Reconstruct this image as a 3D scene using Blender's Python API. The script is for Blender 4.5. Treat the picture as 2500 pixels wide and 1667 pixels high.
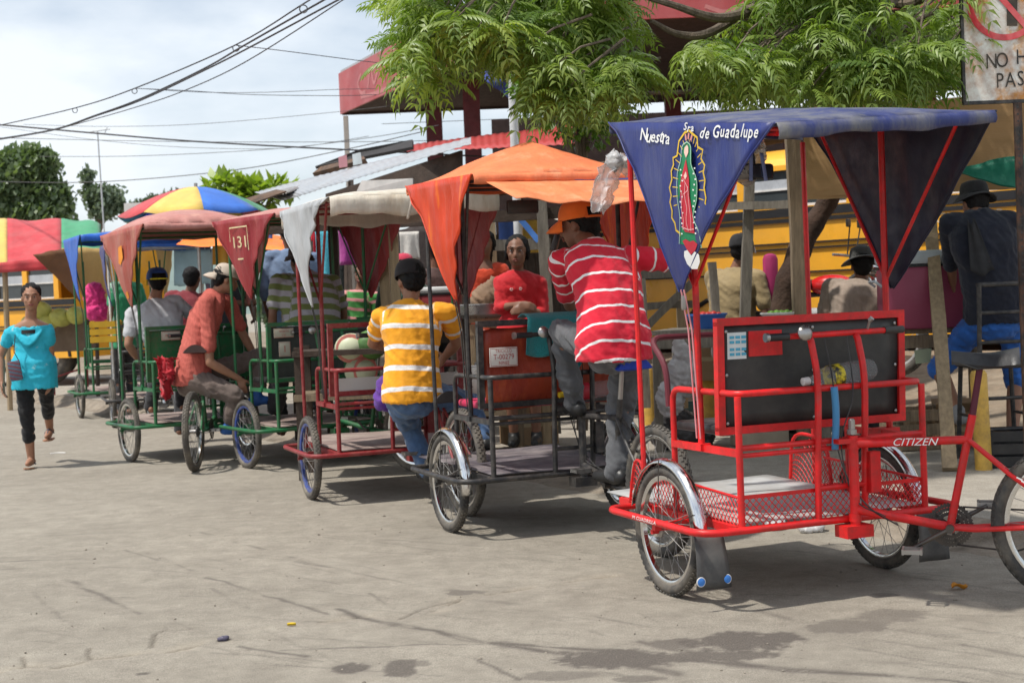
import bpy, bmesh, math, random
import numpy as np
from mathutils import Vector, Matrix, Quaternion
random.seed(7); np.random.seed(7)
pi=math.pi; rad=math.radians
for o in list(bpy.data.objects): bpy.data.objects.remove(o)
scene=bpy.context.scene
COL=scene.collection
# ------------------------------------------------------------------ camera
CAM_H=1.30; PITCH=rad(1.69); ROLL=rad(2.3); FPX=3508.0
cam_d=bpy.data.cameras.new('camera'); cam=bpy.data.objects.new('camera',cam_d); COL.objects.link(cam)
cam_d.sensor_width=36; cam_d.lens=36*FPX/2500; cam_d.clip_start=.05; cam_d.clip_end=3000
cam.matrix_world=Matrix.Translation((0,0,CAM_H))@Matrix.Rotation(pi/2-PITCH,4,'X')@Matrix.Rotation(-ROLL,4,'Z')
cam_d.dof.use_dof=True; cam_d.dof.focus_distance=6.6; cam_d.dof.aperture_fstop=6.3
scene.camera=cam
# ------------------------------------------------------------------ world, sun
SUN_EL=rad(63); SUN_AZ=rad(-112)      # azimuth measured from +Y towards +X
sun_dir=Vector((math.sin(SUN_AZ)*math.cos(SUN_EL),math.cos(SUN_AZ)*math.cos(SUN_EL),math.sin(SUN_EL)))
world=bpy.data.worlds.new('World'); scene.world=world; world.use_nodes=True
wn=world.node_tree; wn.nodes.clear()
def wnode(t,**k):
    n=wn.nodes.new(t)
    for a,b in k.items(): setattr(n,a,b)
    return n
w_out=wnode('ShaderNodeOutputWorld'); w_bg=wnode('ShaderNodeBackground'); w_sky=wnode('ShaderNodeTexSky')
w_sky.sky_type='NISHITA'; w_sky.sun_disc=False; w_sky.sun_elevation=SUN_EL; w_sky.sun_rotation=SUN_AZ
w_sky.air_density=1.0; w_sky.dust_density=1.2; w_sky.ozone_density=1.0
w_tc=wnode('ShaderNodeTexCoord'); w_map=wnode('ShaderNodeMapping'); w_map.inputs['Scale'].default_value=(1,1,2.6)
w_n=wnode('ShaderNodeTexNoise'); w_n.inputs['Scale'].default_value=3.1; w_n.inputs['Detail'].default_value=7; w_n.inputs['Roughness'].default_value=.52
w_map.inputs['Location'].default_value=(.35,.1,.2)
w_r=wnode('ShaderNodeValToRGB'); w_r.color_ramp.elements[0].position=.40; w_r.color_ramp.elements[0].color=(.30,.30,.30,1)
w_r.color_ramp.elements[1].position=.60; w_r.color_ramp.elements[1].color=(.93,.93,.93,1)
w_mix=wnode('ShaderNodeMix',data_type='RGBA')
w_mix.inputs['B'].default_value=(7.6,8.05,8.5,1)       # lit cloud, in the sky's own units
L=wn.links.new
L(w_tc.outputs['Generated'],w_map.inputs['Vector']); L(w_map.outputs[0],w_n.inputs['Vector']); L(w_n.outputs['Fac'],w_r.inputs['Fac'])
L(w_r.outputs['Color'],w_mix.inputs['Factor']); L(w_sky.outputs[0],w_mix.inputs['A']); L(w_mix.outputs['Result'],w_bg.inputs['Color'])
w_bg.inputs['Strength'].default_value=.125
L(w_bg.outputs[0],w_out.inputs['Surface'])
sd=bpy.data.lights.new('sun','SUN'); sd.energy=4.0; sd.angle=rad(2.0); sd.color=(1,.955,.88)
sun=bpy.data.objects.new('sun',sd); COL.objects.link(sun); sun.rotation_euler=sun_dir.to_track_quat('Z','Y').to_euler()
scene.view_settings.view_transform='Standard'; scene.view_settings.look='None'; scene.view_settings.gamma=1
scene.view_settings.exposure=0.08; scene.view_settings.use_curve_mapping=False
# ------------------------------------------------------------------ photograph pixel (2500 wide) -> point of the place
def ray(x,y):
    u=(x-1250)/FPX; v=-(y-833.5)/FPX; c,s=math.cos(ROLL),math.sin(ROLL)
    u,v=u*c+v*s,-u*s+v*c
    return Vector((u,math.cos(PITCH)+v*math.sin(PITCH),-math.sin(PITCH)+v*math.cos(PITCH)))
def G(x,y,z=0.0):
    d=ray(x,y); return Vector((0,0,CAM_H))+d*((z-CAM_H)/d.z)
def D(x,y,Y):
    d=ray(x,y); return Vector((0,0,CAM_H))+d*(Y/d.y)
V=Vector
def lerp(a,b,t): return a+(b-a)*t
# ------------------------------------------------------------------ mesh builder
def frame_of(d):
    d=d.normalized(); a=V((0,0,1)) if abs(d.z)<.92 else V((1,0,0))
    u=d.cross(a).normalized(); return u,d.cross(u).normalized()
class MB:
    def __init__(s): s.v=[]; s.f=[]
    def add(s,vs,fs):
        o=len(s.v); s.v+= [tuple(p) for p in vs]; s.f+=[tuple(i+o for i in f) for f in fs]; return s
    def box(s,c,size,rot=None,taper=1.0):
        c=V(c); hx,hy,hz=[q/2 for q in size]; vs=[]
        for z in(-1,1):
            k=taper if z>0 else 1
            for x,y in((-1,-1),(1,-1),(1,1),(-1,1)):
                p=V((x*hx*k,y*hy*k,z*hz))
                if rot is not None: p=rot@p
                vs.append(c+p)
        return s.add(vs,[(3,2,1,0),(4,5,6,7),(0,1,5,4),(1,2,6,5),(2,3,7,6),(3,0,4,7)])
    def bbox(s,c,size,b=.01,rot=None):           # chamfered box
        bm=bmesh.new(); bmesh.ops.create_cube(bm,size=1)
        for q in bm.verts: q.co=V((q.co.x*size[0],q.co.y*size[1],q.co.z*size[2]))
        bmesh.ops.bevel(bm,geom=list(bm.edges),offset=b,segments=2,profile=.5,affect='EDGES')
        bm.verts.index_update(); c=V(c)
        vs=[c+(rot@q.co if rot is not None else q.co) for q in bm.verts]; fs=[[q.index for q in f.verts] for f in bm.faces]
        bm.free(); return s.add(vs,fs)
    def beam(s,p,q,w,h,up=(0,0,1)):              # straight bar of rectangular section
        p=V(p);q=V(q);d=(q-p); L_=d.length; d.normalize(); up=V(up)
        if abs(d.dot(up))>.97: up=V((0,1,0))
        x=d.cross(up).normalized(); z=x.cross(d)
        return s.box((p+q)/2,(w,L_,h),Matrix((x,d,z)).transposed())
    def tube(s,path,r,n=8,closed=False,cap=True):
        P=[V(p) for p in path]; N=len(P); rr=r if isinstance(r,(list,tuple)) else [r]*N
        T=[]
        for i in range(N):
            a=P[(i-1)%N] if closed or i>0 else P[i]; b=P[(i+1)%N] if closed or i<N-1 else P[i]
            d=b-a; T.append(d.normalized() if d.length>1e-9 else V((0,0,1)))
        u,w=frame_of(T[0]); vs=[]; pt=T[0]
        for i in range(N):
            q=pt.rotation_difference(T[i]); u=q@u; u=(u-T[i]*u.dot(T[i])).normalized(); w=T[i].cross(u); pt=T[i]
            for k in range(n):
                a=2*pi*k/n; vs.append(P[i]+(u*math.cos(a)+w*math.sin(a))*rr[i])
        fs=[]
        for i in range(N if closed else N-1):
            j=(i+1)%N
            for k in range(n): fs.append((i*n+k,i*n+(k+1)%n,j*n+(k+1)%n,j*n+k))
        if not closed and cap: fs+=[tuple(range(n))[::-1],tuple((N-1)*n+k for k in range(n))]
        return s.add(vs,fs)
    def cyl(s,p,q,r,r2=None,n=12): return s.tube([p,q],[r,r if r2 is None else r2],n)
    def lathe(s,prof,c=(0,0,0),axis=(0,0,1),n=16):
        ax=V(axis).normalized(); u,w=frame_of(ax); c=V(c); vs=[]; fs=[]
        for r,z in prof:
            for k in range(n):
                a=2*pi*k/n; vs.append(c+ax*z+(u*math.cos(a)+w*math.sin(a))*max(r,1e-4))
        m=len(prof)
        for i in range(m-1):
            for k in range(n): fs.append((i*n+k,i*n+(k+1)%n,(i+1)*n+(k+1)%n,(i+1)*n+k))
        fs+=[tuple(range(n))[::-1],tuple((m-1)*n+k for k in range(n))]
        return s.add(vs,fs)
    def ball(s,c,r,n=10,m=7,rot=None):
        c=V(c); rx,ry,rz=(r,r,r) if not isinstance(r,(tuple,list)) else r; vs=[];fs=[]
        for i in range(m+1):
            t=pi*i/m; ri=max(math.sin(t),1e-3)
            for k in range(n):
                a=2*pi*k/n; p=V((rx*ri*math.cos(a),ry*ri*math.sin(a),rz*math.cos(t)))
                vs.append(c+(rot@p if rot is not None else p))
        for i in range(m):
            for k in range(n): fs.append((i*n+k,(i+1)*n+k,(i+1)*n+(k+1)%n,i*n+(k+1)%n))
        return s.add(vs,fs)
    def torus(s,c,axis,R,r,n=32,m=8):
        u,w=frame_of(V(axis)); c=V(c)
        return s.tube([c+(u*math.cos(2*pi*i/n)+w*math.sin(2*pi*i/n))*R for i in range(n)],r,m,closed=True)
    def grid(s,fn,nu,nv):
        vs=[fn(i/nu,j/nv) for j in range(nv+1) for i in range(nu+1)]; w=nu+1
        return s.add(vs,[(j*w+i,j*w+i+1,(j+1)*w+i+1,(j+1)*w+i) for j in range(nv) for i in range(nu)])
    def poly(s,pts): return s.add(pts,[tuple(range(len(pts)))])
    def prism(s,pts,off):                         # flat outline given thickness by vector off
        off=V(off); n=len(pts); P=[V(p) for p in pts]
        return s.add(P+[p+off for p in P],[tuple(range(n))[::-1],tuple(range(n,2*n))]+[(i,(i+1)%n,n+(i+1)%n,n+i) for i in range(n)])
    def ribbon(s,pts,w,nrm,closed=False):         # flat strip along pts, width w, in the plane with normal nrm
        P=[V(p) for p in pts]; N=len(P); nrm=V(nrm); vs=[]
        for i in range(N):
            a=P[(i-1)%N] if closed or i>0 else P[i]; b=P[(i+1)%N] if closed or i<N-1 else P[i]
            d=(b-a).normalized(); q=d.cross(nrm).normalized()*w/2; vs+=[P[i]-q,P[i]+q]
        return s.add(vs,[(2*i,2*i+1,2*((i+1)%N)+1,2*((i+1)%N)) for i in range(N if closed else N-1)])
    def mesh(s,name,smooth=40):
        me=bpy.data.meshes.new(name); me.from_pydata(s.v,[],s.f); me.update()
        if smooth:
            me.polygons.foreach_set('use_smooth',[True]*len(me.polygons)); me.set_sharp_from_angle(angle=rad(smooth))
        return me
    def obj(s,name,mat,parent=None,smooth=40,solid=0):
        return link(name,s.mesh(name,smooth),mat,parent,solid)
def _split(s,name,mat,parent=None,smooth=40,solid=0):
    n=len(s.v); p=list(range(n))
    def find(a):
        while p[a]!=a: p[a]=p[p[a]]; a=p[a]
        return a
    for f in s.f:
        a=find(f[0])
        for q in f[1:]: p[find(q)]=a
    grp={}
    for f in s.f: grp.setdefault(find(f[0]),[]).append(f)
    out=[]
    for fs in grp.values():
        ids=sorted({i for f in fs for i in f}); mp={i:k for k,i in enumerate(ids)}
        b=MB(); b.v=[s.v[i] for i in ids]; b.f=[tuple(mp[i] for i in f) for f in fs]; out.append(b.obj(name,mat,parent,smooth,solid))
    return out
MB.split=_split
def link(name,me,mat,parent=None,solid=0):
    o=bpy.data.objects.new(name,me); COL.objects.link(o)
    if mat is not None and not me.materials:
        for m_ in (mat if isinstance(mat,(list,tuple)) else [mat]): me.materials.append(m_)
    if parent is not None: o.parent=parent
    if solid:
        md=o.modifiers.new('s','SOLIDIFY'); md.thickness=solid; md.offset=0
    return o
def tag(o,label=None,cat=None,group=None,kind=None):
    if label: o['label']=label
    if cat: o['category']=cat
    if group: o['group']=group
    if kind: o['kind']=kind
    return o
def thing(name,label,cat,loc=(0,0,0),rz=0.0,group=None):
    o=bpy.data.objects.new(name,None); COL.objects.link(o); o.empty_display_size=.1
    o.location=loc; o.rotation_euler=(0,0,rz); return tag(o,label,cat,group)
def arc(c,a0,a1,R,u,w,n=8):
    c=V(c);u=V(u);w=V(w); return [c+(u*math.cos(lerp(a0,a1,i/n))+w*math.sin(lerp(a0,a1,i/n)))*R for i in range(n+1)]
def rounded(pts,r,n=4,closed=False):              # fillet the corners of a path
    P=[V(p) for p in pts]; N=len(P); out=[]
    for i in range(N):
        if not closed and i in(0,N-1): out.append(P[i]); continue
        a,b,c=P[(i-1)%N],P[i],P[(i+1)%N]; d1=(a-b);d2=(c-b); k=min(r,d1.length*.48,d2.length*.48)
        p,q=b+d1.normalized()*k,b+d2.normalized()*k
        for j in range(n+1):
            t=j/n; out.append(p*(1-t)**2+b*2*t*(1-t)+q*t*t)
    return out
def crv(pts,n=6):                                 # smooth curve through points
    P=[V(p) for p in pts]; out=[]
    for i in range(len(P)-1):
        a=P[i-1] if i else P[i]*2-P[1]; b=P[i]; c=P[i+1]; d=P[i+2] if i+2<len(P) else P[i+1]*2-P[i]
        for j in range(n):
            t=j/n; out.append(.5*((2*b)+(c-a)*t+(2*a-5*b+4*c-d)*t*t+(3*b-a-3*c+d)*t**3))
    return out+[P[-1]]
TMP=bpy.data.scenes.new('workbench')
def evaluated(o):                                 # evaluate one object alone, away from the big scene
    TMP.collection.objects.link(o); vl=TMP.view_layers[0]; vl.update(); dg=vl.depsgraph; dg.update()
    me=bpy.data.meshes.new_from_object(o.evaluated_get(dg)); bpy.data.objects.remove(o); return me
def text_mesh(txt,size=1.0,shear=0.0,space=1.0,wt=0.0):
    cu=bpy.data.curves.new('t','FONT'); cu.body=txt; cu.size=size; cu.shear=shear; cu.align_x='CENTER'; cu.align_y='CENTER'; cu.space_character=space; cu.resolution_u=3; cu.offset=wt
    o=bpy.data.objects.new('t',cu); me=evaluated(o); bpy.data.curves.remove(cu)
    vs=[v.co.copy() for v in me.vertices]; fs=[tuple(p.vertices) for p in me.polygons]; bpy.data.meshes.remove(me); return vs,fs
def hashn(*a):
    v=math.sin(sum(q*w for q,w in zip(a,(12.9898,78.233,37.719,4.581))))*43758.5453; return v-math.floor(v)
# value noise for geometry
_PERM=np.random.RandomState(3).rand(256,256)
def vnoise(x,y):
    x=np.asarray(x,float);y=np.asarray(y,float); xi=np.floor(x).astype(int);yi=np.floor(y).astype(int); fx=x-xi;fy=y-yi
    fx=fx*fx*(3-2*fx);fy=fy*fy*(3-2*fy); g=lambda a,b:_PERM[a%256,b%256]
    return (g(xi,yi)*(1-fx)+g(xi+1,yi)*fx)*(1-fy)+(g(xi,yi+1)*(1-fx)+g(xi+1,yi+1)*fx)*fy
def fbm(x,y,o=4):
    s=0;a=.5;t=0
    for i in range(o): s=s+a*vnoise(x*2**i+17*i,y*2**i+31*i); t+=a; a*=.5
    return s/t
# ------------------------------------------------------------------ materials
MATS={}
def mat(name,col,rough=.6,metal=0.0,var=.12,vscale=6.0,bump=0.0,bscale=40.0,dirt=None,dirt_amt=.4,dirt_scale=3.0,spec=.5,coat=0.0,trans=0.0,ior=1.45,alpha=1.0,sheen=0.0,sub=0.0,stretch=None,two=None,attr=None):
    if name in MATS: return MATS[name]
    m=bpy.data.materials.new(name); m.use_nodes=True; nt=m.node_tree; B=nt.nodes['Principled BSDF']; MATS[name]=m
    N=lambda t,**k:(lambda n:[setattr(n,a,b) for a,b in k.items()] and n or n)(nt.nodes.new(t))
    LK=nt.links.new; tc=N('ShaderNodeTexCoord'); vec=tc.outputs['Object']
    if stretch:
        mp=N('ShaderNodeMapping'); mp.inputs['Scale'].default_value=stretch; LK(vec,mp.inputs[0]); vec=mp.outputs[0]
    def noise(sc,det=4,ro=.6):
        n=N('ShaderNodeTexNoise'); n.inputs['Scale'].default_value=sc; n.inputs['Detail'].default_value=det; n.inputs['Roughness'].default_value=ro; LK(vec,n.inputs['Vector']); return n.outputs['Fac']
    c=tuple(col)+(1,); src=None
    def ramp(f,p0,c0,p1,c1):
        r=N('ShaderNodeValToRGB'); e=r.color_ramp.elements; e[0].position=p0;e[0].color=c0;e[1].position=p1;e[1].color=c1; LK(f,r.inputs[0]); return r.outputs[0]
    lo=tuple(max(0,q*(1-var)) for q in col)+(1,); hi=tuple(min(1,q*(1+var)) for q in col)+(1,)
    src=ramp(noise(vscale),.32,lo,.68,hi)
    if two:                                        # second colour in patches: (colour, threshold, scale)
        mx=N('ShaderNodeMix',data_type='RGBA'); LK(ramp(noise(two[2],6,.65),two[1],(0,0,0,1),min(1,two[1]+.1),(1,1,1,1)),mx.inputs['Factor']); LK(src,mx.inputs['A']); mx.inputs['B'].default_value=tuple(two[0])+(1,); src=mx.outputs['Result']
    if attr:                                       # stripes: (attribute, period, width, colour, phase)
        at=N('ShaderNodeAttribute',attribute_name=attr[0]); m1=N('ShaderNodeMath',operation='MULTIPLY_ADD'); LK(at.outputs['Fac'],m1.inputs[0]); m1.inputs[1].default_value=1/attr[1]; m1.inputs[2].default_value=attr[4]
        m2=N('ShaderNodeMath',operation='FRACT'); LK(m1.outputs[0],m2.inputs[0]); m3=N('ShaderNodeMath',operation='LESS_THAN'); LK(m2.outputs[0],m3.inputs[0]); m3.inputs[1].default_value=attr[2]/attr[1]
        mx=N('ShaderNodeMix',data_type='RGBA'); LK(m3.outputs[0],mx.inputs['Factor']); LK(src,mx.inputs['A']); mx.inputs['B'].default_value=tuple(attr[3])+(1,); src=mx.outputs['Result']
    if dirt:
        mx=N('ShaderNodeMix',data_type='RGBA'); LK(ramp(noise(dirt_scale,7,.7),.42,(0,0,0,1),.72,(dirt_amt,)*3+(1,)),mx.inputs['Factor']); LK(src,mx.inputs['A']); mx.inputs['B'].default_value=tuple(dirt)+(1,); src=mx.outputs['Result']
    LK(src,B.inputs['Base Color'])
    rr=ramp(noise(vscale*2.3),.3,(max(.02,rough-.12),)*3+(1,),.7,(min(1,rough+.12),)*3+(1,)); LK(rr,B.inputs['Roughness'])
    B.inputs['Metallic'].default_value=metal; B.inputs['Specular IOR Level'].default_value=spec; B.inputs['Coat Weight'].default_value=coat; B.inputs['Transmission Weight'].default_value=trans; B.inputs['IOR'].default_value=ior; B.inputs['Alpha'].default_value=alpha; B.inputs['Sheen Weight'].default_value=sheen
    if sub: B.inputs['Subsurface Weight'].default_value=sub; B.inputs['Subsurface Radius'].default_value=(.02,.008,.004); B.inputs['Subsurface Scale'].default_value=.5
    if bump:
        b=N('ShaderNodeBump'); b.inputs['Strength'].default_value=bump; b.inputs['Distance'].default_value=.02; LK(noise(bscale,5),b.inputs['Height']); LK(b.outputs[0],B.inputs['Normal'])
    return m
def paint(name,col,chip=(.10,.06,.045),amt=.5): return mat(name,col,.48,var=.20,vscale=4,bump=.05,bscale=60,dirt=chip,dirt_amt=min(1,amt*1.7),dirt_scale=20,coat=.06,two=(tuple(min(1,q*1.0+.05) for q in col),.62,5))
def cloth(name,col,rough=.85,var=.14,bump=.35,bs=26,dirt=None,**k): return mat(name,col,rough,var=var,vscale=5,bump=bump,bscale=bs,dirt=dirt,sheen=.15,**k)
def plain(name,col,rough=.6,**k): return mat(name,col,rough,**k)
# ================================================================== ground
E_=V((-.53,.848,0)); N_=V((.848,.53,0)); K0=V((2.08,7.31,0))
def M(s,t,z=0): return K0+E_*s+N_*t+V((0,0,z))
def seg_dist(X,Y,pts):
    d=np.full(X.shape,1e9); al=np.zeros(X.shape); acc=0
    for a,b in zip(pts[:-1],pts[1:]):
        ax,ay=a.x,a.y; vx,vy=b.x-a.x,b.y-a.y; l2=vx*vx+vy*vy+1e-9
        t=np.clip(((X-ax)*vx+(Y-ay)*vy)/l2,0,1); q=np.hypot(X-ax-t*vx,Y-ay-t*vy); m=q<d; d=np.where(m,q,d); al=np.where(m,acc+t*math.sqrt(l2),al); acc+=math.sqrt(l2)
    return d,al
def A2(*p): return [G(.5527*x,1050+.5527*y) for x,y in p]
def A3(*p): return [G(1200+.5527*x,1250+.5527*y) for x,y in p]
def ground():
    xs=np.concatenate([-np.geomspace(400,2.35,40),np.arange(-2.32,2.7,.0115),np.geomspace(2.72,400,40)])
    ys=np.concatenate([-np.geomspace(60,.5,10),np.linspace(0,4.4,10),np.arange(4.55,8.6,.0135),np.geomspace(8.62,900,90)])
    X,Y=np.meshgrid(xs,ys); near=((X>-2.4)&(X<2.75)&(Y>4.4)&(Y<8.7)).astype(float)
    n1=fbm(X*9,Y*9,4); n2=fbm(X*38+5,Y*38,3); n3=fbm(X*2.1+9,Y*2.1,4)
    dark=np.zeros(X.shape); wx0=(fbm(X*6+3,Y*6,3)-.5)*.03; wob0=.35+1.1*fbm(X*14+7,Y*14+2,3)
    def streak(pts,w,amt=1.0,brk=.5):
        nonlocal dark
        xs_=[p_.x for p_ in pts]; ys_=[p_.y for p_ in pts]; bx=(X>min(xs_)-.2)&(X<max(xs_)+.2)&(Y>min(ys_)-.2)&(Y<max(ys_)+.2)
        if not bx.any(): return
        x_,y_=X[bx]+wx0[bx],Y[bx]+wx0[bx]; d,al=seg_dist(x_,y_,pts); wob=wob0[bx]
        m=np.exp(-(d/(w*wob*.95))**2)*np.clip((fbm(al*5+pts[0].x*9,d*30+pts[0].y,3)-brk+.12)*5,0,1); dark[bx]=np.maximum(dark[bx],m*amt)
    for p,w,a,b in ((A2((20,550),(210,625)),.012,.7,.45),(A2((300,660),(360,690),(620,810)),.016,.75,.42),(A2((100,400),(540,525),(860,620)),.011,.55,.5),(A2((920,650),(1030,685),(1060,690),(1440,815)),.014,.8,.36),
        (A2((1490,790),(1540,810),(1680,850),(1900,885),(2130,935),(2352,970),(2600,1010)),.022,.95,.36),(A2((1060,955),(1350,1000)),.018,.9,.3),(A2((1250,970),(1550,960),(1850,945),(2130,945)),.011,.75,.42),(A2((2080,1000),(2300,1100)),.014,.8,.4),
        (A2((880,450),(1030,490),(1400,590),(1860,690)),.013,.55,.55),(A2((930,700),(1110,790)),.01,.5,.45),(A2((1630,720),(1750,790)),.01,.6,.45),(A2((20,600),(190,760),(270,830)),.012,.35,.5),
        (A3((0,580),(430,605),(900,650),(1300,690),(2000,740),(2352,790)),.03,.9,.38),(A3((660,570),(1100,665)),.03,.85,.35),(A3((320,620),(830,710)),.035,.85,.4),(A3((2080,585),(2352,640)),.022,.6,.45),
        (A3((300,430),(700,505)),.012,.5,.5),(A3((250,465),(490,545)),.012,.45,.5),(A3((1080,410),(1400,490)),.025,.45,.5),(A3((1900,450),(2200,490)),.02,.45,.5),(A3((1500,640),(2100,690),(2352,715)),.018,.4,.5),(A3((1700,560),(2200,640)),.012,.4,.5),
        (A2((180,550),(440,575)),.008,.5,.55),(A2((1300,580),(1460,605)),.013,.7,.45),(A2((1990,710),(2130,715)),.03,.7,.45),(A2((2100,750),(2352,770)),.02,.55,.45)): streak(p,w,a,b)
    rr=np.random.RandomState(21)
    for q in range(170):
        x0,y0=rr.uniform(-2.2,2.4),rr.uniform(4.7,8.4); a=rr.normal(-.62,.22); l=rr.uniform(.12,.6)*(1 if rr.rand()<.75 else 2.6); p0=V((x0,y0,0)); streak([p0,p0+V((math.cos(a),math.sin(a),0))*l*.5+V((0,rr.normal(0,.01),0)),p0+V((math.cos(a),math.sin(a),0))*l],rr.uniform(.003,.010),rr.uniform(.2,.6),rr.uniform(.40,.53))
    def blot(c,rx,ry,amt,sharp=6):
        nonlocal dark
        q=((X-c.x)/rx)**2+((Y-c.y)/ry)**2; m=np.clip((1.0-q+(n1-.5)*1.1+(n2-.5)*1.0)*sharp*.45,0,1); dark=np.maximum(dark,m*amt*(q<3.5))
    for c,rx,ry,a in ((A3((1100,570))[0],.25,.16,.95),(A3((850,580))[0],.14,.10,.7),(A3((1560,505))[0],.17,.12,.55),(A3((1750,460))[0],.18,.12,.5),(A3((560,650))[0],.24,.15,.9),(A3((900,640))[0],.30,.08,.8),(A2((1560,1050))[0],.08,.09,.85),(A2((1770,1050))[0],.07,.13,.8),(A2((1870,1030))[0],.04,.05,.5),(A3((650,735))[0],.10,.05,.6),(A3((1750,365))[0],.06,.05,.45),(A3((300,720))[0],.15,.07,.5),(A2((2040,718))[0],.07,.06,.6),(A2((990,925))[0],.03,.04,.9),(A2((630,1072))[0],.03,.025,.8)): blot(c,rx,ry,a)
    crack=np.zeros(X.shape); light=np.zeros(X.shape)
    jp=A2((-150,1085),(0,1070),(120,1040),(250,1045),(400,1010),(560,990),(700,985),(900,940),(1050,915),(1200,880),(1440,840),(1700,810),(1800,825),(1950,790),(2050,740),(2200,715),(2350,690),(2700,640))
    wx=(fbm(X*5+3,Y*5,4)-.5)*.10; d,al=seg_dist(X+wx,Y+wx*.6,jp); crack=np.maximum(crack,np.clip(1.2-d/.010,0,1)*np.clip((n1-.38)*5,0,1)); light=np.maximum(light,np.clip(1-d/(.03+.09*n3),0,1)*np.clip((n1-.35)*4,0,1))
    for pts in (A2((90,1000),(110,1040)),A2((390,1010),(400,960)),A2((660,960),(690,900),(740,880),(850,880)),A2((1780,830),(1900,780),(2050,740))):
        d,_=seg_dist(X+wx*.5,Y+wx*.4,pts); crack=np.maximum(crack,np.clip(1.2-d/.008,0,1)*.8)
    Z=-.018*crack*near+(.010*(n3-.5)+.004*(n1-.5))*np.clip((Y-4)/2,0,1)*np.clip((60-Y)/30,0,1)+(-.006*light*near)
    nx,ny=len(xs),len(ys); co=np.stack([X,Y,Z],-1).reshape(-1,3)
    me=bpy.data.meshes.new('road'); me.vertices.add(nx*ny); me.vertices.foreach_set('co',co.ravel())
    I=np.arange((ny-1)*(nx-1)); j=I//(nx-1); i=I%(nx-1); a=j*nx+i; F=np.stack([a,a+1,a+nx+1,a+nx],-1)
    me.loops.add(F.size); me.loops.foreach_set('vertex_index',F.ravel().astype(np.int32)); me.polygons.add(len(F)); me.polygons.foreach_set('loop_start',np.arange(0,F.size,4,dtype=np.int32)); me.polygons.foreach_set('use_smooth',np.ones(len(F),bool)); me.update(); me.validate()
    for nm,arr in(('stain',dark),('joint',np.clip(light*.7,0,1)),('gap',crack*near)):
        at=me.attributes.new(nm,'FLOAT','POINT'); arr=np.clip(arr*(1.15 if nm=='stain' else 1),0,1); at.data.foreach_set('value',arr.ravel().astype(np.float32))
    return me
def ground_mat(name='worn concrete road',c0=(.288,.260,.216),c1=(.382,.348,.292)):
    m=bpy.data.materials.new(name); m.use_nodes=True; nt=m.node_tree; B=nt.nodes['Principled BSDF']; LK=nt.links.new
    def N(t,**k):
        n=nt.nodes.new(t)
        for a,b in k.items(): setattr(n,a,b)
        return n
    geo=N('ShaderNodeNewGeometry'); pos=geo.outputs['Position']
    def noise(sc,det=5,ro=.6,st=None):
        v=pos
        if st:
            mp=N('ShaderNodeMapping'); mp.inputs['Scale'].default_value=st[:3]; mp.inputs['Rotation'].default_value=(0,0,st[3]); LK(pos,mp.inputs[0]); v=mp.outputs[0]
        n=N('ShaderNodeTexNoise'); n.inputs['Scale'].default_value=sc; n.inputs['Detail'].default_value=det; n.inputs['Roughness'].default_value=ro; LK(v,n.inputs['Vector']); return n.outputs['Fac']
    def ramp(f,p0,c0_,p1,c1_):
        r=N('ShaderNodeValToRGB'); e=r.color_ramp.elements; e[0].position=p0;e[0].color=tuple(c0_)+(1,);e[1].position=p1;e[1].color=tuple(c1_)+(1,); LK(f,r.inputs[0]); return r.outputs[0]
    def mix(a,b,f,mode='MIX'):
        x=N('ShaderNodeMix',data_type='RGBA',blend_type=mode)
        for s,q in(('A',a),('B',b)):
            if isinstance(q,tuple): x.inputs[s].default_value=q+(1,)
            else: LK(q,x.inputs[s])
        if isinstance(f,float): x.inputs['Factor'].default_value=f
        else: LK(f,x.inputs['Factor'])
        return x.outputs['Result']
    col=ramp(noise(.7,6,.65),.3,c0,.7,c1)
    col=mix(col,ramp(noise(7,7,.75),.3,(.72,.71,.70),.7,(1.16,1.16,1.15)),.9,'MULTIPLY')
    col=mix(col,ramp(noise(210,3,.7),.35,(.55,.53,.51),.62,(1.2,1.2,1.2)),.8,'MULTIPLY')
    # faint scuffs along the lane
    col=mix(col,(.20,.185,.165),ramp(noise(5,4,.6,(.6,7,1,rad(24))),.63,(0,0,0),.70,(.5,.5,.5)))
    col=mix(col,(.17,.155,.135),ramp(noise(3,5,.7,(1,5.5,1,rad(28))),.66,(0,0,0),.72,(.45,.45,.45)))
    col=mix(col,(.24,.215,.18),ramp(noise(60,2,.5),.66,(0,0,0),.70,(.6,.6,.6)))
    for nm,c_,k in(('joint',(.42,.365,.285),.8),('stain',(.105,.090,.078),.95),('gap',(.10,.085,.07),.85)):
        at=N('ShaderNodeAttribute',attribute_name=nm); f=at.outputs['Fac']
        mu=N('ShaderNodeMath',operation='MULTIPLY'); LK(f,mu.inputs[0])
        if nm=='stain': LK(ramp(noise(150,3,.7),.30,(.55,)*3,.55,(1,)*3),mu.inputs[1])
        else: mu.inputs[1].default_value=k
        col=mix(col,c_,mu.outputs[0])
    LK(col,B.inputs['Base Color']); LK(ramp(noise(30),.3,(.78,)*3,.7,(.95,)*3),B.inputs['Roughness']); B.inputs['Specular IOR Level'].default_value=.3
    b=N('ShaderNodeBump'); b.inputs['Strength'].default_value=.8; b.inputs['Distance'].default_value=.008; LK(noise(120,6,.75),b.inputs['Height']); LK(b.outputs[0],B.inputs['Normal'])
    MATS[name]=m; return m
ROADM=ground_mat()
tag(link('road',ground(),ROADM),kind='structure')
PAVEM=ground_mat('dusty pavement concrete',(.36,.325,.275),(.45,.415,.36))
DIRTM=mat('packed dirt',(.20,.155,.11),.95,var=.3,vscale=5,bump=.5,bscale=40,dirt=(.33,.28,.21),dirt_amt=.7)
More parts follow.
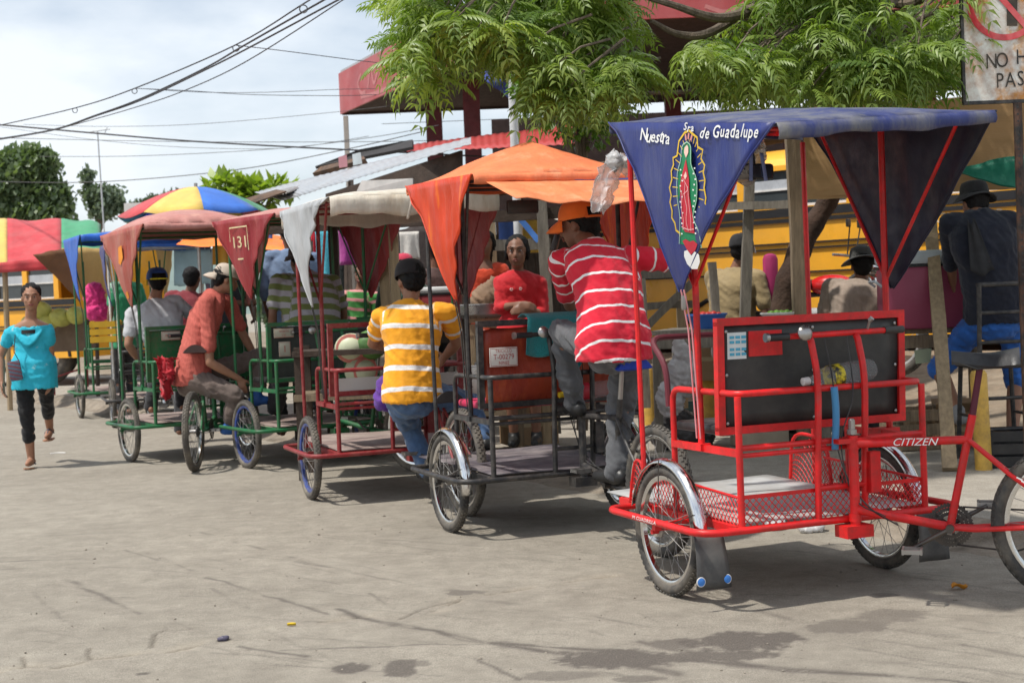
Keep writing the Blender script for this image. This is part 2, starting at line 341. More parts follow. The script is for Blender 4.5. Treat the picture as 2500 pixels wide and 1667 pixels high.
def pave():
    b=MB(); prof=[(.06,.06),(.09,.108),(.16,.11),(.5,.112),(1.0,.116),(1.6,.12),(2.2,.125),(2.6,.13)]
    ns=150
    def fn(u,v):
        i=v*(len(prof)-1); k=min(int(i),len(prof)-2); f=i-k; t=lerp(prof[k][0],prof[k+1][0],f); z=lerp(prof[k][1],prof[k+1][1],f); s=lerp(-6,26,u)
        w=float(fbm(s*1.7+3,t*3,3))-.5; return M(s,t+w*.16*math.exp(-max(t,0)*3),z+w*.06*math.exp(-max(t,0)*4)+.006*(float(fbm(s*5,t*5,2))-.5))
    b.grid(fn,ns*2,(len(prof)-1)*2); return b
tag(pave().obj('pavement',PAVEM,smooth=60),kind='structure')
KERBM=mat('crumbling dirty kerb concrete',(.20,.165,.125),.95,var=.35,vscale=6,bump=.9,bscale=24,dirt=(.36,.31,.25),dirt_amt=.8,dirt_scale=5)
b=MB()
def kf(u,v):
    s=lerp(-6,26,u); prof=[(-.30,-.012),(-.16,.008),(-.07,.035),(-.01,.082),(.05,.108),(.11,.114),(.15,.108)]; i=v*6; k=min(int(i),5); t=lerp(prof[k][0],prof[k+1][0],i-k); z=lerp(prof[k][1],prof[k+1][1],i-k)
    n=float(fbm(s*2.3+1,t*5,4))-.5; n2=float(fbm(s*9,t*14+3,3))-.5; e=math.sin(pi*min(1,v*1.05))
    return M(s,t+n*.16*e,z+(n*.05+n2*.03)*e)
b.grid(kf,420,16); tag(b.obj('kerb',KERBM,smooth=60),kind='structure')
b=MB(); b.grid(lambda u,v:M(lerp(-6,40,u),lerp(2.45,24,v),.13+.42*min(1,max(0,(v-.02)*9))+.05*(float(fbm(u*60,v*30,3))-.5)),90,50)
tag(b.obj('market_yard',DIRTM,smooth=60),kind='structure')
# ================================================================== pedicabs
RUBBER=mat('tyre rubber',(.045,.043,.041),.75,var=.3,vscale=12,bump=.2,bscale=90,dirt=(.22,.19,.15),dirt_amt=.75,dirt_scale=7)
RUBBERD=mat('dusty tyre rubber',(.10,.09,.08),.85,var=.3,vscale=12,bump=.2,bscale=90,dirt=(.30,.26,.20),dirt_amt=.8,dirt_scale=5)
CHROME=mat('worn chrome',(.72,.72,.72),.16,1.0,var=.08,vscale=8,dirt=(.25,.2,.15),dirt_amt=.35,dirt_scale=9)
STEEL=mat('dull steel',(.42,.41,.40),.38,.9,var=.15,dirt=(.12,.08,.05),dirt_amt=.5)
DARKSTEEL=mat('greasy dark steel',(.07,.068,.065),.45,.6,var=.3,dirt=(.16,.10,.06),dirt_amt=.4)
BLACKPL=mat('black plastic',(.022,.022,.024),.45,var=.2,dirt=(.15,.13,.1),dirt_amt=.3)
BLACKVINYL=mat('black vinyl',(.028,.028,.03),.42,var=.2,bump=.1,bscale=120,dirt=(.15,.13,.1),dirt_amt=.25)
RED=paint('red enamel',(.70,.012,.014),(.22,.03,.02),.35)
DARKRED=paint('dark red enamel',(.22,.012,.016),(.30,.10,.08),.4)
BLACKEN=paint('black enamel',(.020,.020,.022),(.14,.12,.10),.35)
GREEN=paint('green enamel',(.012,.14,.048),(.10,.09,.06),.4)
WHITEP=paint('white paint',(.75,.75,.73),(.3,.25,.18),.3)
YELLOWP=paint('yellow enamel',(.75,.42,.02),(.2,.12,.05),.4)
SPOKE=mat('dull spoke wire',(.26,.25,.24),.65,.4,var=.15)
_wm={}
def wheel_meshes(R,tr,nsp):
    k=(R,tr,nsp)
    if k in _wm: return _wm[k]
    t=MB(); t.torus((0,0,0),(1,0,0),R-tr,tr,56,10)
    nb=64
    for i in range(nb):
        a=2*pi*i/nb
        for sx in(-1,0,1):
            b=a+(pi/nb if sx==0 else 0); lean=.55*sx
            rr=R-tr+tr*math.cos(lean); c=V((tr*math.sin(lean),rr*math.cos(b),rr*math.sin(b)))
            t.box(c,(tr*.5,R*.055,.007),Matrix.Rotation(b-pi/2,3,'X')@Matrix.Rotation(lean,3,'Y'))
    rim=MB(); Ri=R-2*tr+.004
    prof=[(.014,Ri+.004),(.016,Ri-.004),(.010,Ri-.018),(-.010,Ri-.018),(-.016,Ri-.004),(-.014,Ri+.004)]
    n=48; vs=[V((x,r*math.cos(2*pi*i/n),r*math.sin(2*pi*i/n))) for i in range(n) for x,r in prof]; m=len(prof)
    rim.add(vs,[(i*m+j,i*m+(j+1)%m,((i+1)%n)*m+(j+1)%m,((i+1)%n)*m+j) for i in range(n) for j in range(m)])
    hub=MB(); hub.lathe([(.008,-.07),(.008,-.05),(.028,-.042),(.028,-.034),(.016,-.028),(.016,.028),(.028,.034),(.028,.042),(.008,.05),(.008,.07)],axis=(1,0,0),n=14)
    sp=MB()
    for i in range(nsp):
        a=2*pi*i/nsp; s_=1 if i%2 else -1; off=.5*(1 if (i//2)%2 else -1)
        sp.tube([(s_*.037,.026*math.cos(a+off*2),.026*math.sin(a+off*2)),(0,(Ri-.016)*math.cos(a),(Ri-.016)*math.sin(a))],.0014,4,cap=False)
    _wm[k]=(t.mesh('tyre'),rim.mesh('rim'),hub.mesh('hub'),sp.mesh('spokes')); return _wm[k]
def wheel(par,c,yaw,R=.28,tr=.024,rim=CHROME,tyre=RUBBER,nsp=28,name='wheel'):
    w=bpy.data.objects.new(name,None); COL.objects.link(w); w.parent=par; w.location=c; w.rotation_euler=(hashn(c[0],c[1])*3,0,0); w.rotation_mode='XYZ'
    w.rotation_euler=(0,0,yaw)
    for nm,me,mt in zip(('tyre','rim','hub','spokes'),wheel_meshes(R,tr,nsp),(tyre,rim,STEEL,SPOKE)):
        o=bpy.data.objects.new(nm,me.copy() if mt.name not in [m_.name for m_ in me.materials] and me.materials else me); COL.objects.link(o)
        if not o.data.materials: o.data.materials.append(mt)
        elif o.data.materials[0]!=mt: o.data.materials[0]=mt
        o.parent=w
    return w
def fender(par,c,yaw,R,mt,a0=-8,a1=165,w=.062):
    b=MB(); q=Matrix.Rotation(yaw,3,'Z'); c=V(c); n=22
    def fn(u,v):
        a=rad(lerp(a0,a1,v)); x=(u-.5)*w; r=R+.016-.016*(2*u-1)**2*1.3
        return c+q@V((x,-r*math.cos(a),r*math.sin(a)))
    b.grid(fn,6,n); o=b.obj('fender',mt,par,50,solid=.003)
    s=MB()
    for sx in(-1,1):
        for a in(20,90):
            r=R+.01; s.tube([c+q@V((sx*.034,-r*math.cos(rad(a)),r*math.sin(rad(a)))),c+q@V((sx*.05,0,0))],.0025,5)
    s.split('fender_stay',DARKSTEEL,par)
    return o
def expanded(b,P,nu,nv,r=.0022):                  # diamond mesh over the patch P(u,v)
    for k in range(-nv,nu):
        for sg in(1,-1):
            pts=[]
            for j in range(nv+1):
                i=(k+j) if sg>0 else (k+nv-j)
                if 0<=i<=nu: pts.append(P(i/nu,j/nv))
            if len(pts)>1: b.tube(pts,r,4,cap=False)
def flap_map(FL,RL,T,aT,bul,out):
    FL,RL,T,out=V(FL),V(RL),V(T),V(out)
    def f(a,b,lift=0):
        top=lerp(FL,RL,a); dn=T-lerp(FL,RL,aT)
        # hanging cloth bows out a little in its middle
        return top+dn*b+out*(bul*math.sin(pi*min(max(b,0),1))*.8+lift)
    return f
def make_flap(par,FL,RL,T,aT,eL,eR,out,mt,pleat=.004,bul=.03,name='canopy_flap',nb=18,na=20):
    f=flap_map(FL,RL,T,aT,bul,out); b=MB()
    def fn(u,v):
        aL=aT*(v**eL)*.985; aR=1-(1-aT)*(v**eR)*.985; a=lerp(aL,aR,u)
        ph=a*34+3*math.sin(a*9)
        return f(a,v,pleat*math.sin(ph)*(1-v)**.4*min(1,v*6+.15)+.006*math.sin(7*v+a*5)+.022*(float(fbm(a*6+T[1]*5,v*4+T[2],3))-.5))
    b.grid(fn,na,nb); o=b.obj(name,mt,par,80,solid=.002)
    hm=MB(); hm.tube([fn(0,i/nb) for i in range(nb+1)],.0045,6); hm.tube([fn(1,i/nb) for i in range(nb+1)],.0045,6); hm.split('flap_hem',mt,o,80)
    return o,f
def make_canopy(par,C,dome,mt,valance=.06,name='canopy_top',val_sides=(1,1,1,1),nz=.012,seed=0,peak=False):
    FL,FR,RR,RL=[V(q) for q in C]; b=MB()
    def top(u,v):
        p=lerp(lerp(FL,FR,u),lerp(RL,RR,u),v)
        e=(4*u*(1-u))**.75*(4*v*(1-v))**.6 if not peak else (1-abs(2*u-1)**1.25)*(1-abs(2*v-1)**1.5)
        z=dome*e+nz*(float(fbm(u*5+seed,v*5+seed*2,3))-.5)*2*min(1,6*min(u,1-u,v,1-v)+.15)
        return p+V((0,0,z))
    b.grid(top,18,18)
    def edge(p0,p1,dr):
        def fn(u,v):
            p=p0(u); k=valance*(1+.10*math.sin(u*11+seed)+.06*math.sin(u*27+seed*3))
            return p+V((0,0,-k*v))+dr*(.014*math.sin(pi*v*.9)+.006*math.sin(u*40+seed)*v)
        return fn
    if val_sides[0]: b.grid(edge(lambda u:top(u,1),None,(RL-FL).normalized()),24,4)
    if val_sides[1]: b.grid(edge(lambda u:top(1-u,0),None,(FL-RL).normalized()),24,4)
    if val_sides[2]: b.grid(edge(lambda u:top(0,u),None,(FL-FR).normalized()),24,3)
    if val_sides[3]: b.grid(edge(lambda u:top(1,1-u),None,(FR-FL).normalized()),24,3)
    bm=bmesh.new(); me=b.mesh('x',80); bm.from_mesh(me); bmesh.ops.remove_doubles(bm,verts=bm.verts,dist=.0005); bm.to_mesh(me); bm.free()
    me.name=name
    return link(name,me,mt,par,solid=.003)
def bike(par,head,bdir,frame_m,saddle_m,R=.325,rim=CHROME,tyre=RUBBER,crank_a=-20,post_m=None,zs=1.02,saddle_w=1.0,far_pedal=True,pedal_m=STEEL):
    h=V(head); d=V((bdir[0],bdir[1],0)).normalized(); sd=V((-d.y,d.x,0))     # d points rearwards, sd sideways
    A=lambda a,z,s=0: V((h.x,h.y,0))+d*a+V((0,0,z))+sd*s
    bb=A(.375,.305); hub=A(.86,R); sc=A(.455,.66)
    b=MB()
    b.cyl(A(0,.30),A(0,.68),.021,n=12); b.cyl(A(0,.625),A(0,.655),.026); b.cyl(A(0,.325),A(0,.355),.026)
    b.tube([A(0,.645),sc],.0175,10); b.tube([A(0,.375),bb],.019,10); b.tube([bb,A(.475,.76)],.0165,10)
    b.cyl(bb-sd*.036,bb+sd*.036,.022)
    for s in(-1,1):
        b.tube([bb+sd*s*.022,A(.47,.30,s*.036),hub+sd*s*.062],.0105,8)
        b.tube([sc+sd*s*.014,A(.60,.53,s*.034),hub+sd*s*.062],.009,8)
    b.cyl(A(.585,.545,-.034),A(.585,.545,.034),.007)
    b.obj('bicycle_frame',frame_m,par)
    s=MB(); s.tube([A(.475,.76),A(.512,zs-.05)],.0135,10); s.obj('seat_post',post_m or STEEL,par)
    # saddle: wide tail, narrow nose towards the cart
    m=MB(); n=14
    def top(u,v):
        t=v; a=lerp(.40,.66,t); wd=(.022+.10*max(0,(t-.3)/.7)**1.25)*saddle_w; x=(2*u-1)
        z=zs+.018*math.sin(pi*t)*-.6+.02*max(0,t-.6)-(.042+.02*t)*abs(x)**2.2
        k=1 if t<.985 else .8
        return A(a,z,x*wd*k)
    m.grid(top,10,n)
    def low(u,v):
        p=top(1-u,v); c=top(.5,v); q=lerp(c,p,.88); return V((q.x,q.y,c.z-.055-.012*v))
    m.grid(low,10,n)
    for e in(0,1): m.grid(lambda u,v:lerp(top(u,e),low(1-u,e),v),10,1)
    for e in(0,1): m.grid(lambda u,v:lerp(top(e,v),low(1-e,v),u),1,n)
    so=m.obj('saddle',saddle_m,par,60)
    sr=MB()
    for s_ in(-1,1): sr.tube([A(.43,zs-.05,s_*.018),A(.50,zs-.075,s_*.024),A(.60,zs-.06,s_*.045)],.0045,6)
    sr.split('saddle_rail',DARKSTEEL,so)
    yaw=math.atan2(d.y,d.x)+pi/2
    wheel(par,hub,yaw,R,.027,rim,tyre,32)
    # chainring, crank, pedals, chain
    c=MB(); cs=1
    for R1,o in((.088,.048),(.072,.043),(.055,.038)):
        cc=bb+sd*o*cs; n=40; u1=d; w1=V((0,0,1)); vs=[]; 
        for i in range(n*2):
            rr=R1+(.004 if i%2 else -.002); a=2*pi*i/(2*n); vs.append(cc+(u1*math.cos(a)+w1*math.sin(a))*rr)
        inner=[cc+(u1*math.cos(2*pi*i/(2*n))+w1*math.sin(2*pi*i/(2*n)))*(R1-.014) for i in range(n*2)]
        N2=2*n
        for off in(0,.003*cs):
            c.add([p+sd*off for p in vs+inner],[(i,(i+1)%N2,N2+(i+1)%N2,N2+i) for i in range(N2)])
    for i in range(5):
        a=2*pi*i/5; c.beam(bb+sd*.045*cs,bb+sd*.045*cs+(d*math.cos(a)+V((0,0,1))*math.sin(a))*.078,.012,.004,up=sd)
    c.obj('chainring',DARKSTEEL,par)
    ch=MB()
    pts=[A(.375+.05,.305+.075,.043),A(.86,R+.035,.043)]; ch.tube(pts,.004,4); ch.tube([A(.40,.225,.043),A(.62,.20,.043),A(.86,R-.05,.043)],.004,4)
    cg=bb*0+A(.86,R,.04); ch.lathe([(.045,-.012),(.045,0),(.035,.004),(.03,.012)],cg,sd,18)
    ch.obj('chain',DARKSTEEL,par)
    for s_,ang in((-1,crank_a),(1,crank_a+180)):
        if s_>0 and not far_pedal: pass
        a=rad(ang); dirv=d*math.cos(a)*-1+V((0,0,1))*math.sin(a); p0=bb+sd*s_*.055; p1=p0+dirv*.165+sd*s_*.012
        k=MB(); k.cyl(bb+sd*s_*.03,bb+sd*s_*.066,.017,n=14); k.tube([p0,p1],[.011,.008],8); ko=k.obj('crank',DARKSTEEL,par)
        q=MB(); pc=p1+sd*s_*.055
        for e in(-1,1): q.beam(pc+d*e*.036-sd*.045,pc+d*e*.036+sd*.045,.008,.022)
        for e in(-1,0,1): q.beam(pc-d*.04+sd*e*.04,pc+d*.04+sd*e*.04,.009,.018)
        q.obj('pedal',pedal_m,ko)
    return dict(A=A,sd=sd,d=d,bb=bb,hub=hub,yaw=yaw)
def pedicab(cfg):
    g=cfg.get; h=rad(cfg['head']); Lw=cfg['left']; r=V((math.cos(h),math.sin(h),0)); O=V((Lw.x,Lw.y,0))+r*.55
    t=thing('pedicab',cfg['label'],'pedicab',O,h,'pedicabs queued along the kerb')
    if g('tilt'): t.rotation_euler=(0,rad(-cfg['tilt']),h)
    F=cfg['frame']; post_m=g('post',F)
    zr=.33; X=.64
    # outer rail round the wheels
    b=MB(); path=rounded([(-X,.42,zr),(-X,-.46,zr),(X,-.46,zr),(X,.42,zr),(.46,.42,zr)],.10); path=[V((-.46,.42,zr))]+path
    b.tube(rounded([(-.46,.42,zr),(-X,.42,zr),(-X,-.46,zr),(X,-.46,zr),(X,.42,zr),(.46,.42,zr)],.11),.0155,10)
    for s in(-1,1):
        b.beam((s*.46,-.44,zr),(s*.46,.62,zr),.03,.03); b.beam((s*.46,-.02,zr-.025),(s*.63,-.02,zr-.025),.03,.035); b.cyl((s*.47,0,.28),(s*.63,0,.28),.011)
    b.beam((-.46,.62,zr),(.46,.62,zr),.03,.03); b.beam((-.475,0,.30),(.475,0,.30),.03,.03)
    b.obj('base_rail',F,t)
    d=MB(); n=10
    d.grid(lambda u,v:V((lerp(-.45,.45,u),lerp(-.44,.80,v),zr+.022+.004*math.sin(u*9+v*5))),10,10); d.obj('deck',cfg['deck'],t,solid=.006)
    for s in(-1,1): wheel(t,(s*.55,0,.28),0,.28,.025,g('rim',CHROME),g('tyre',RUBBER),28)
    if g('fender',True):
        for s in(-1,1): fender(t,(s*.55,0,.28),0,.295,g('fender_m',CHROME))
    if g('guard'):
        b=MB()
        z0,z1=zr,zr+.13
        expanded(b,lambda u,v:V((lerp(-.45,.45,u),-.44,lerp(z0,z1,v))),30,4)
        for s in(-1,1): expanded(b,lambda u,v:V((s*.455,lerp(-.44,.30,u),lerp(z0,z1+.03*u,v))),25,4)
        expanded(b,lambda u,v:V((-.485,lerp(.30,.48,u),lerp(zr,zr+.22*math.sin(pi*(.25+.6*u)),v))),6,6)
        expanded(b,lambda u,v:V((.485,lerp(.30,.62,u),lerp(zr,zr+.24*math.sin(pi*(.3+.55*u)),v))),10,6)
        b.obj('mesh_guard',F,t)
        b=MB()
        for s in(-1,1): b.tube([(s*.455,-.44,z1),(s*.455,.30,z1+.03)],.006,6)
        b.beam((-.45,-.44,z1),(.45,-.44,z1),.004,.016); b.tube(crv([(.485,.28,zr),(.485,.32,zr+.2),(.485,.45,zr+.25),(.485,.60,zr+.22),(.485,.64,zr)],5),.009,8)
        b.tube(crv([(-.485,.30,zr),(-.485,.33,zr+.17),(-.485,.42,zr+.2),(-.485,.49,zr)],5),.007,8)
        b.obj('guard_rim',F,t)
    # arm rail loop with legs
    za=.88
    b=MB(); b.tube(rounded([(-.45,.10,zr),(-.45,.10,za),(-.45,-.45,za),(.455,-.45,za),(.455,.10,za),(.455,.10,zr)],.06),.0135,10); b.obj('arm_rail',F,t)
    for s in(-1,1):
        k=MB(); k.tube([(s*.452,-.45,za-.01),(s*.452,-.45,zr)],.0145,10); k.obj('rail_post',F,t)
        k=MB(); k.beam((s*.452,-.45,.64),(s*.452,.10,.64),.028,.028); k.obj('side_rail',F,t)
    k=MB(); k.tube([(-.45,-.45,.66),(.45,-.45,.66)],.0125,8); k.tube([(-.45,-.452,.63),(.45,-.452,.63)],.010,8); k.split('rear_rail',F,t)
    # seat and backrest
    st=MB(); st.bbox((0,-.06,.715),(.84,.42,.04),.015); st.obj('seat',cfg.get('seat',BLACKVINYL),t)
    yb=-.31; bw=.45; z0,z1=.72,1.17
    fm=g('back_frame',F); k=MB(); lean=.03
    bp=lambda x,z:V((x,yb+lean*(.95-z),z))
    k.beam(bp(-bw,z0),bp(-bw,z1),.032,.034,up=(0,1,0)); k.beam(bp(bw,z0),bp(bw,z1),.032,.034,up=(0,1,0)); k.beam(bp(-bw-.016,z0),bp(bw+.016,z0),.034,.032); k.beam(bp(-bw-.016,z1),bp(bw+.016,z1),.034,.032)
    k.obj('backrest_frame',fm,t)
    if g('board'):
        k=MB(); k.grid(lambda u,v:bp(lerp(-bw+.015,bw-.015,u),lerp(z0+.015,z1-.015,v))+V((0,.004*math.sin(u*8)*math.sin(v*5+1),0)),10,8); bo=k.obj('backrest_board',cfg['board'],t,solid=.012)
        k=MB()
        for x in(-.42,0,.42):
            for z in(.75,.95,1.13): k.lathe([(.007,0),(.007,.003),(.003,.005)],bp(x,z)-V((0,.007,0)),(0,-1,0),8)
        k.split('screw',STEEL,bo)
    # posts
    for x,y in((-.5,.30),(.5,.44)):
        k=MB(); k.tube([(x,y,zr-.01),(x*1.01,y+.02,2.0)],.0125,8); k.obj('canopy_post',post_m,t)
    for s in(-1,1):
        k=MB(); k.tube([(s*.455+(.05 if s>0 else 0),-.15,.655),(s*.46+(.05 if s>0 else 0),-.15,1.99)],.0145,8); k.cyl((s*.456+(.05 if s>0 else 0),-.15,.86),(s*.456+(.05 if s>0 else 0),-.15,.90),.0165); k.obj('canopy_post',post_m,t)
        k=MB(); k.box((s*.455+(.03 if s>0 else 0),-.15,.645),(.05 if s<0 else .10,.07,.03)); k.obj('post_foot',F,t)
    C=cfg['canopy']; z=C['z']
    FL=V((-.57,C['yf'],z[0])); XR=C.get('xr',.57); FR=V((XR,C['yf']+C.get('skew',.1),z[1])); RR=V((XR,C['yr']+C.get('skew',.1),z[2])); RL=V((-.57,C['yr'],z[3]))
    k=MB(); dz=V((0,0,-.032)); i_=V((.04,0,0))
    j_=V((0,.06,0)); cp=[FL+i_+dz-j_,FR-i_+dz-j_,RR-i_+dz+j_,RL+i_+dz+j_]
    for a in range(4): k.tube([cp[a],cp[(a+1)%4]],.010,6)
    k.tube([lerp(cp[0],cp[3],.5),lerp(cp[1],cp[2],.5)],.010,6); k.obj('canopy_frame',post_m,t)
    make_canopy(t,(FL,FR,RR,RL),C.get('dome',.05),cfg['top_m'],C.get('val',.06),seed=cfg['seed'],val_sides=C.get('vals',(1,1,0,0)),peak=C.get('peak',False))
    tz=C.get('tip',1.30)
    out=V((-1,0,0))
    fo,fmap=make_flap(t,FL+V((-.012,0,0)),RL+V((-.012,0,0)),V((-.52,C.get('ty',-.16),tz)),C.get('aT',.456),C.get('eL',.65),C.get('eR',.95),out,cfg['flap_m'],C.get('pleat',.004),C.get('bul',.03))
    make_flap(t,FR+V((.012,0,0)),RR+V((.012,0,0)),V((.56,C.get('ty',-.16),tz-.02)),C.get('aT',.456),.85,.95,V((1,0,0)),cfg.get('flap_in',cfg['flap_m']),C.get('pleat',.004),.02)
    k=MB()
    for s,a,c in((-1,FL,RL),(1,FR,RR)):
        for q in(.12,.86):
            e=lerp(a,c,q); k.tube([V((s*.462+(.05 if s>0 else 0),-.15,tz+.02)),V((s*.54,e.y,e.z-.02))],.0085,6)
    k.split('flap_brace',post_m if not g('brace') else g('brace'),t)
    k=MB()
    for o_ in(-.012,.012): k.tube([(-.525,-.16+o_,tz+.01),(-.49,-.15+o_*1.3,tz-.16),(-.468,-.15+o_*1.3,.68)],.0035,6)
    k.split('flap_cord',g('cord',BLACKPL),t)
    # push bar / handlebar
    k=MB()
    for x in(-.09,.14): k.tube(crv([(x,-.455,zr+.01),(x,-.468,.62),(x+.005,-.475,.90),(x-.004,-.455,1.06),(x-.004,-.44,1.09)],4),.0145,9)
    k.split('push_upright',F,t)
    k=MB(); k.tube([(-.20,-.43,1.10),(.30,-.43,1.105)],.0125,10); hb=k.obj('handlebar',F,t)
    k=MB(); k.tube([(-.29,-.43,1.10),(-.19,-.43,1.10)],.0165,10); k.tube([(.285,-.43,1.105),(.38,-.43,1.105)],.0165,10); k.split('grip',BLACKPL,hb)
    k=MB(); k.cyl((-.30,-.43,1.10),(-.285,-.43,1.10),.019); k.lathe([(.03,0),(.034,.012),(.03,.02),(.012,.03)],(-.135,-.46,1.11),(0,-1,.3),12); k.tube([(.20,-.43,1.11),(.20,-.45,1.15)],.006,6); k.tube([(.20,-.45,1.15),(.205,-.46,1.16)],.011,8); k.split('clamp',STEEL,hb)
    # pivot
    k=MB(); k.box((.06,-.48,.66),(.16,.07,.02)); k.box((.06,-.49,.285),(.13,.09,.05)); k.tube([(-.09,-.465,.47),(.14,-.465,.47)],.011,8); k.box((.17,-.48,.52),(.05,.04,.17)); k.split('pivot_bracket',F,t)
    k=MB(); k.lathe([(.02,0),(.02,.02),(.014,.022),(.014,.06),(.009,.065)],(.06,-.495,.685),(0,0,1),8); k.obj('pivot_bolt',STEEL,t)
    by=rad(g('byaw',0)); bd=V((math.sin(by),-math.cos(by),0))
    binfo=bike(t,(.06,-.50,0),bd,g('bike_m',F),g('saddle_m',BLACKVINYL),g('bR',.325),g('rim_b',CHROME),g('tyre_b',g('tyre',RUBBER)),g('crank',-20),g('post_b'),pedal_m=g('pedal',STEEL),zs=g('zs',1.02))
    k=MB(); k.tube(crv([(-.02,-.43,1.10),(0,-.46,.9),(.01,-.44,.7),(.05,-.47,.5),(.10,-.55,.38),(.12,-.7,.33)],5),.0035,5); k.tube(crv([(.10,-.42,1.10),(.09,-.47,.85),(.03,-.46,.65),(.06,-.50,.42),(.10,-.65,.36)],5),.003,5); k.split('brake_cable',BLACKPL,t)
    return dict(t=t,O=O,r=r,f=V((-math.sin(h),math.cos(h),0)),fmap=fmap,flap=fo,b=binfo,h=h,cfg=cfg)
def W(c,x,y,z): return c['t'].matrix_basis@V((x,y,z))   # a point of a cart in the world
def decal(fmap,pts,lift=.004): return [fmap(a,b,lift) for a,b in pts]

def tarp(name,col,fade,dirtc,rough=.5,amt=.45,bump=.3):
    return mat(name,col,rough,var=.16,vscale=3.5,bump=bump*1.6,bscale=9,dirt=dirtc,dirt_amt=min(1,amt*1.3),dirt_scale=3.2,two=(fade,.56,4.0),spec=.35,stretch=(1.7,1.7,.45))
NAVY=tarp('navy vinyl tarp',(.018,.030,.165),(.030,.046,.20),(.10,.10,.14),.38,.35,.15)
NAVYTOP=tarp('dusty navy vinyl tarp',(.026,.036,.135),(.09,.095,.125),(.17,.165,.16),.5,.85,.2)
ORANGE=tarp('faded orange tarp',(.76,.21,.085),(.78,.28,.14),(.62,.16,.08),.7,.5)
ORANGEF=tarp('orange red flap tarp',(.62,.055,.012),(.85,.18,.015),(.40,.03,.02),.40,.4)
WHITET=tarp('dirty white tarp',(.66,.61,.53),(.58,.50,.40),(.42,.33,.25),.6,.4)
GREYT=tarp('grey white plastic tarp',(.42,.43,.44),(.34,.35,.37),(.30,.29,.28),.42,.3)
REDT=tarp('red brown tarp',(.36,.075,.055),(.42,.16,.12),(.45,.25,.18),.5,.45)
MAROON=tarp('maroon tarp',(.26,.018,.024),(.33,.05,.05),(.36,.12,.10),.45,.35)
MAROONTOP=tarp('sun bleached maroon tarp',(.46,.22,.19),(.55,.30,.24),(.4,.12,.1),.6,.4)
BLUET=tarp('blue tarp',(.025,.12,.50),(.05,.2,.6),(.1,.15,.3),.5,.3)
TAN=tarp('tan canvas',(.55,.36,.13),(.62,.44,.2),(.30,.2,.1),.8,.4)
DECKGREY=mat('scuffed grey sheet metal',(.50,.50,.49),.55,.2,var=.12,vscale=5,dirt=(.30,.25,.19),dirt_amt=.6,dirt_scale=4)
DECKDIRT=mat('dirty deck',(.26,.19,.17),.8,var=.25,vscale=6,dirt=(.36,.31,.26),dirt_amt=.7)
DECKBLUE=mat('dark deck',(.10,.085,.10),.7,var=.3,dirt=(.3,.26,.24),dirt_amt=.7)
BLUERIM=paint('blue rim paint',(.02,.055,.26),(.2,.18,.16),.45)
BLUEVINYL=mat('blue saddle vinyl',(.012,.05,.42),.4,var=.2,bump=.15,bscale=60)
BROWNV=mat('brown saddle vinyl',(.045,.022,.018),.45,var=.2)
BOARD=mat('black vinyl board',(.026,.027,.027),.5,var=.25,vscale=8,bump=.06,bscale=30,dirt=(.13,.12,.10),dirt_amt=.35)
k_=1.063
CARTS={}
CARTS[1]=pedicab(dict(label='red tricycle pedicab with navy blue canopy, nearest to the camera',head=22,left=G(1637,1451),frame=RED,deck=DECKGREY,board=BOARD,guard=True,top_m=NAVYTOP,flap_m=NAVY,seed=1,flap_in=mat('shade-darkened navy vinyl',(.007,.009,.028),.5,var=.3,bump=.2,bscale=9),  # flap_in: shade inside the canopy is put into this darker navy
    canopy=dict(yf=.37,yr=-.99,xr=.56,z=(2.075,2.08,1.98,1.90),dome=.05,val=.055,skew=.16,tip=1.30,ty=-.13),byaw=50,cord=mat('pink cord',(.75,.30,.32),.6),crank=-28,saddle_m=BLACKVINYL,rim=CHROME,post_b=mat('maroon tape',(.10,.015,.03),.7)))
CARTS[2]=pedicab(dict(label='black tricycle pedicab with faded orange canopy and chrome mudguards',head=22.7,left=G(1035*k_,1220*k_),frame=BLACKEN,deck=DECKBLUE,top_m=ORANGE,flap_m=ORANGEF,seed=2,
    canopy=dict(yf=.46,yr=-.62,z=(1.99,2.00,1.98,1.96),dome=.21,peak=True,val=.05,skew=.05,tip=1.30,eL=.72,eR=.9,pleat=.012,aT=.58),byaw=0,saddle_m=BLUEVINYL,seat=mat('pink vinyl seat',(.55,.03,.10),.5,var=.2),bike_m=BLACKEN,crank=25,zs=.98))
CARTS[3]=pedicab(dict(label='dark red tricycle pedicab with dirty white canopy and no mudguards',head=21,left=G(715*k_,1145*k_),frame=DARKRED,deck=DECKDIRT,top_m=WHITET,flap_m=GREYT,flap_in=MAROON,seed=3,fender=False,rim=BLUERIM,tyre=RUBBERD,
    canopy=dict(yf=.46,yr=-.95,z=(1.98,2.0,2.0,1.97),dome=.07,val=.12,skew=.08,tip=1.30,eL=.8,eR=.45,pleat=.014,aT=.40),byaw=2,crank=10,bike_m=DARKRED,zs=.74))
CARTS[4]=pedicab(dict(label='green tricycle pedicab with maroon canopy flap marked 131',head=32,left=G(570*k_,1075*k_),frame=GREEN,deck=DECKDIRT,top_m=MAROONTOP,flap_m=MAROON,seed=4,fender=False,rim=BLUERIM,tyre=RUBBERD,
    canopy=dict(yf=.50,yr=-.85,z=(2.05,2.06,2.04,2.03),dome=.08,val=.04,skew=.08,tip=1.38,pleat=.012,eL=.8,eR=.8,aT=.45),byaw=16,crank=40))
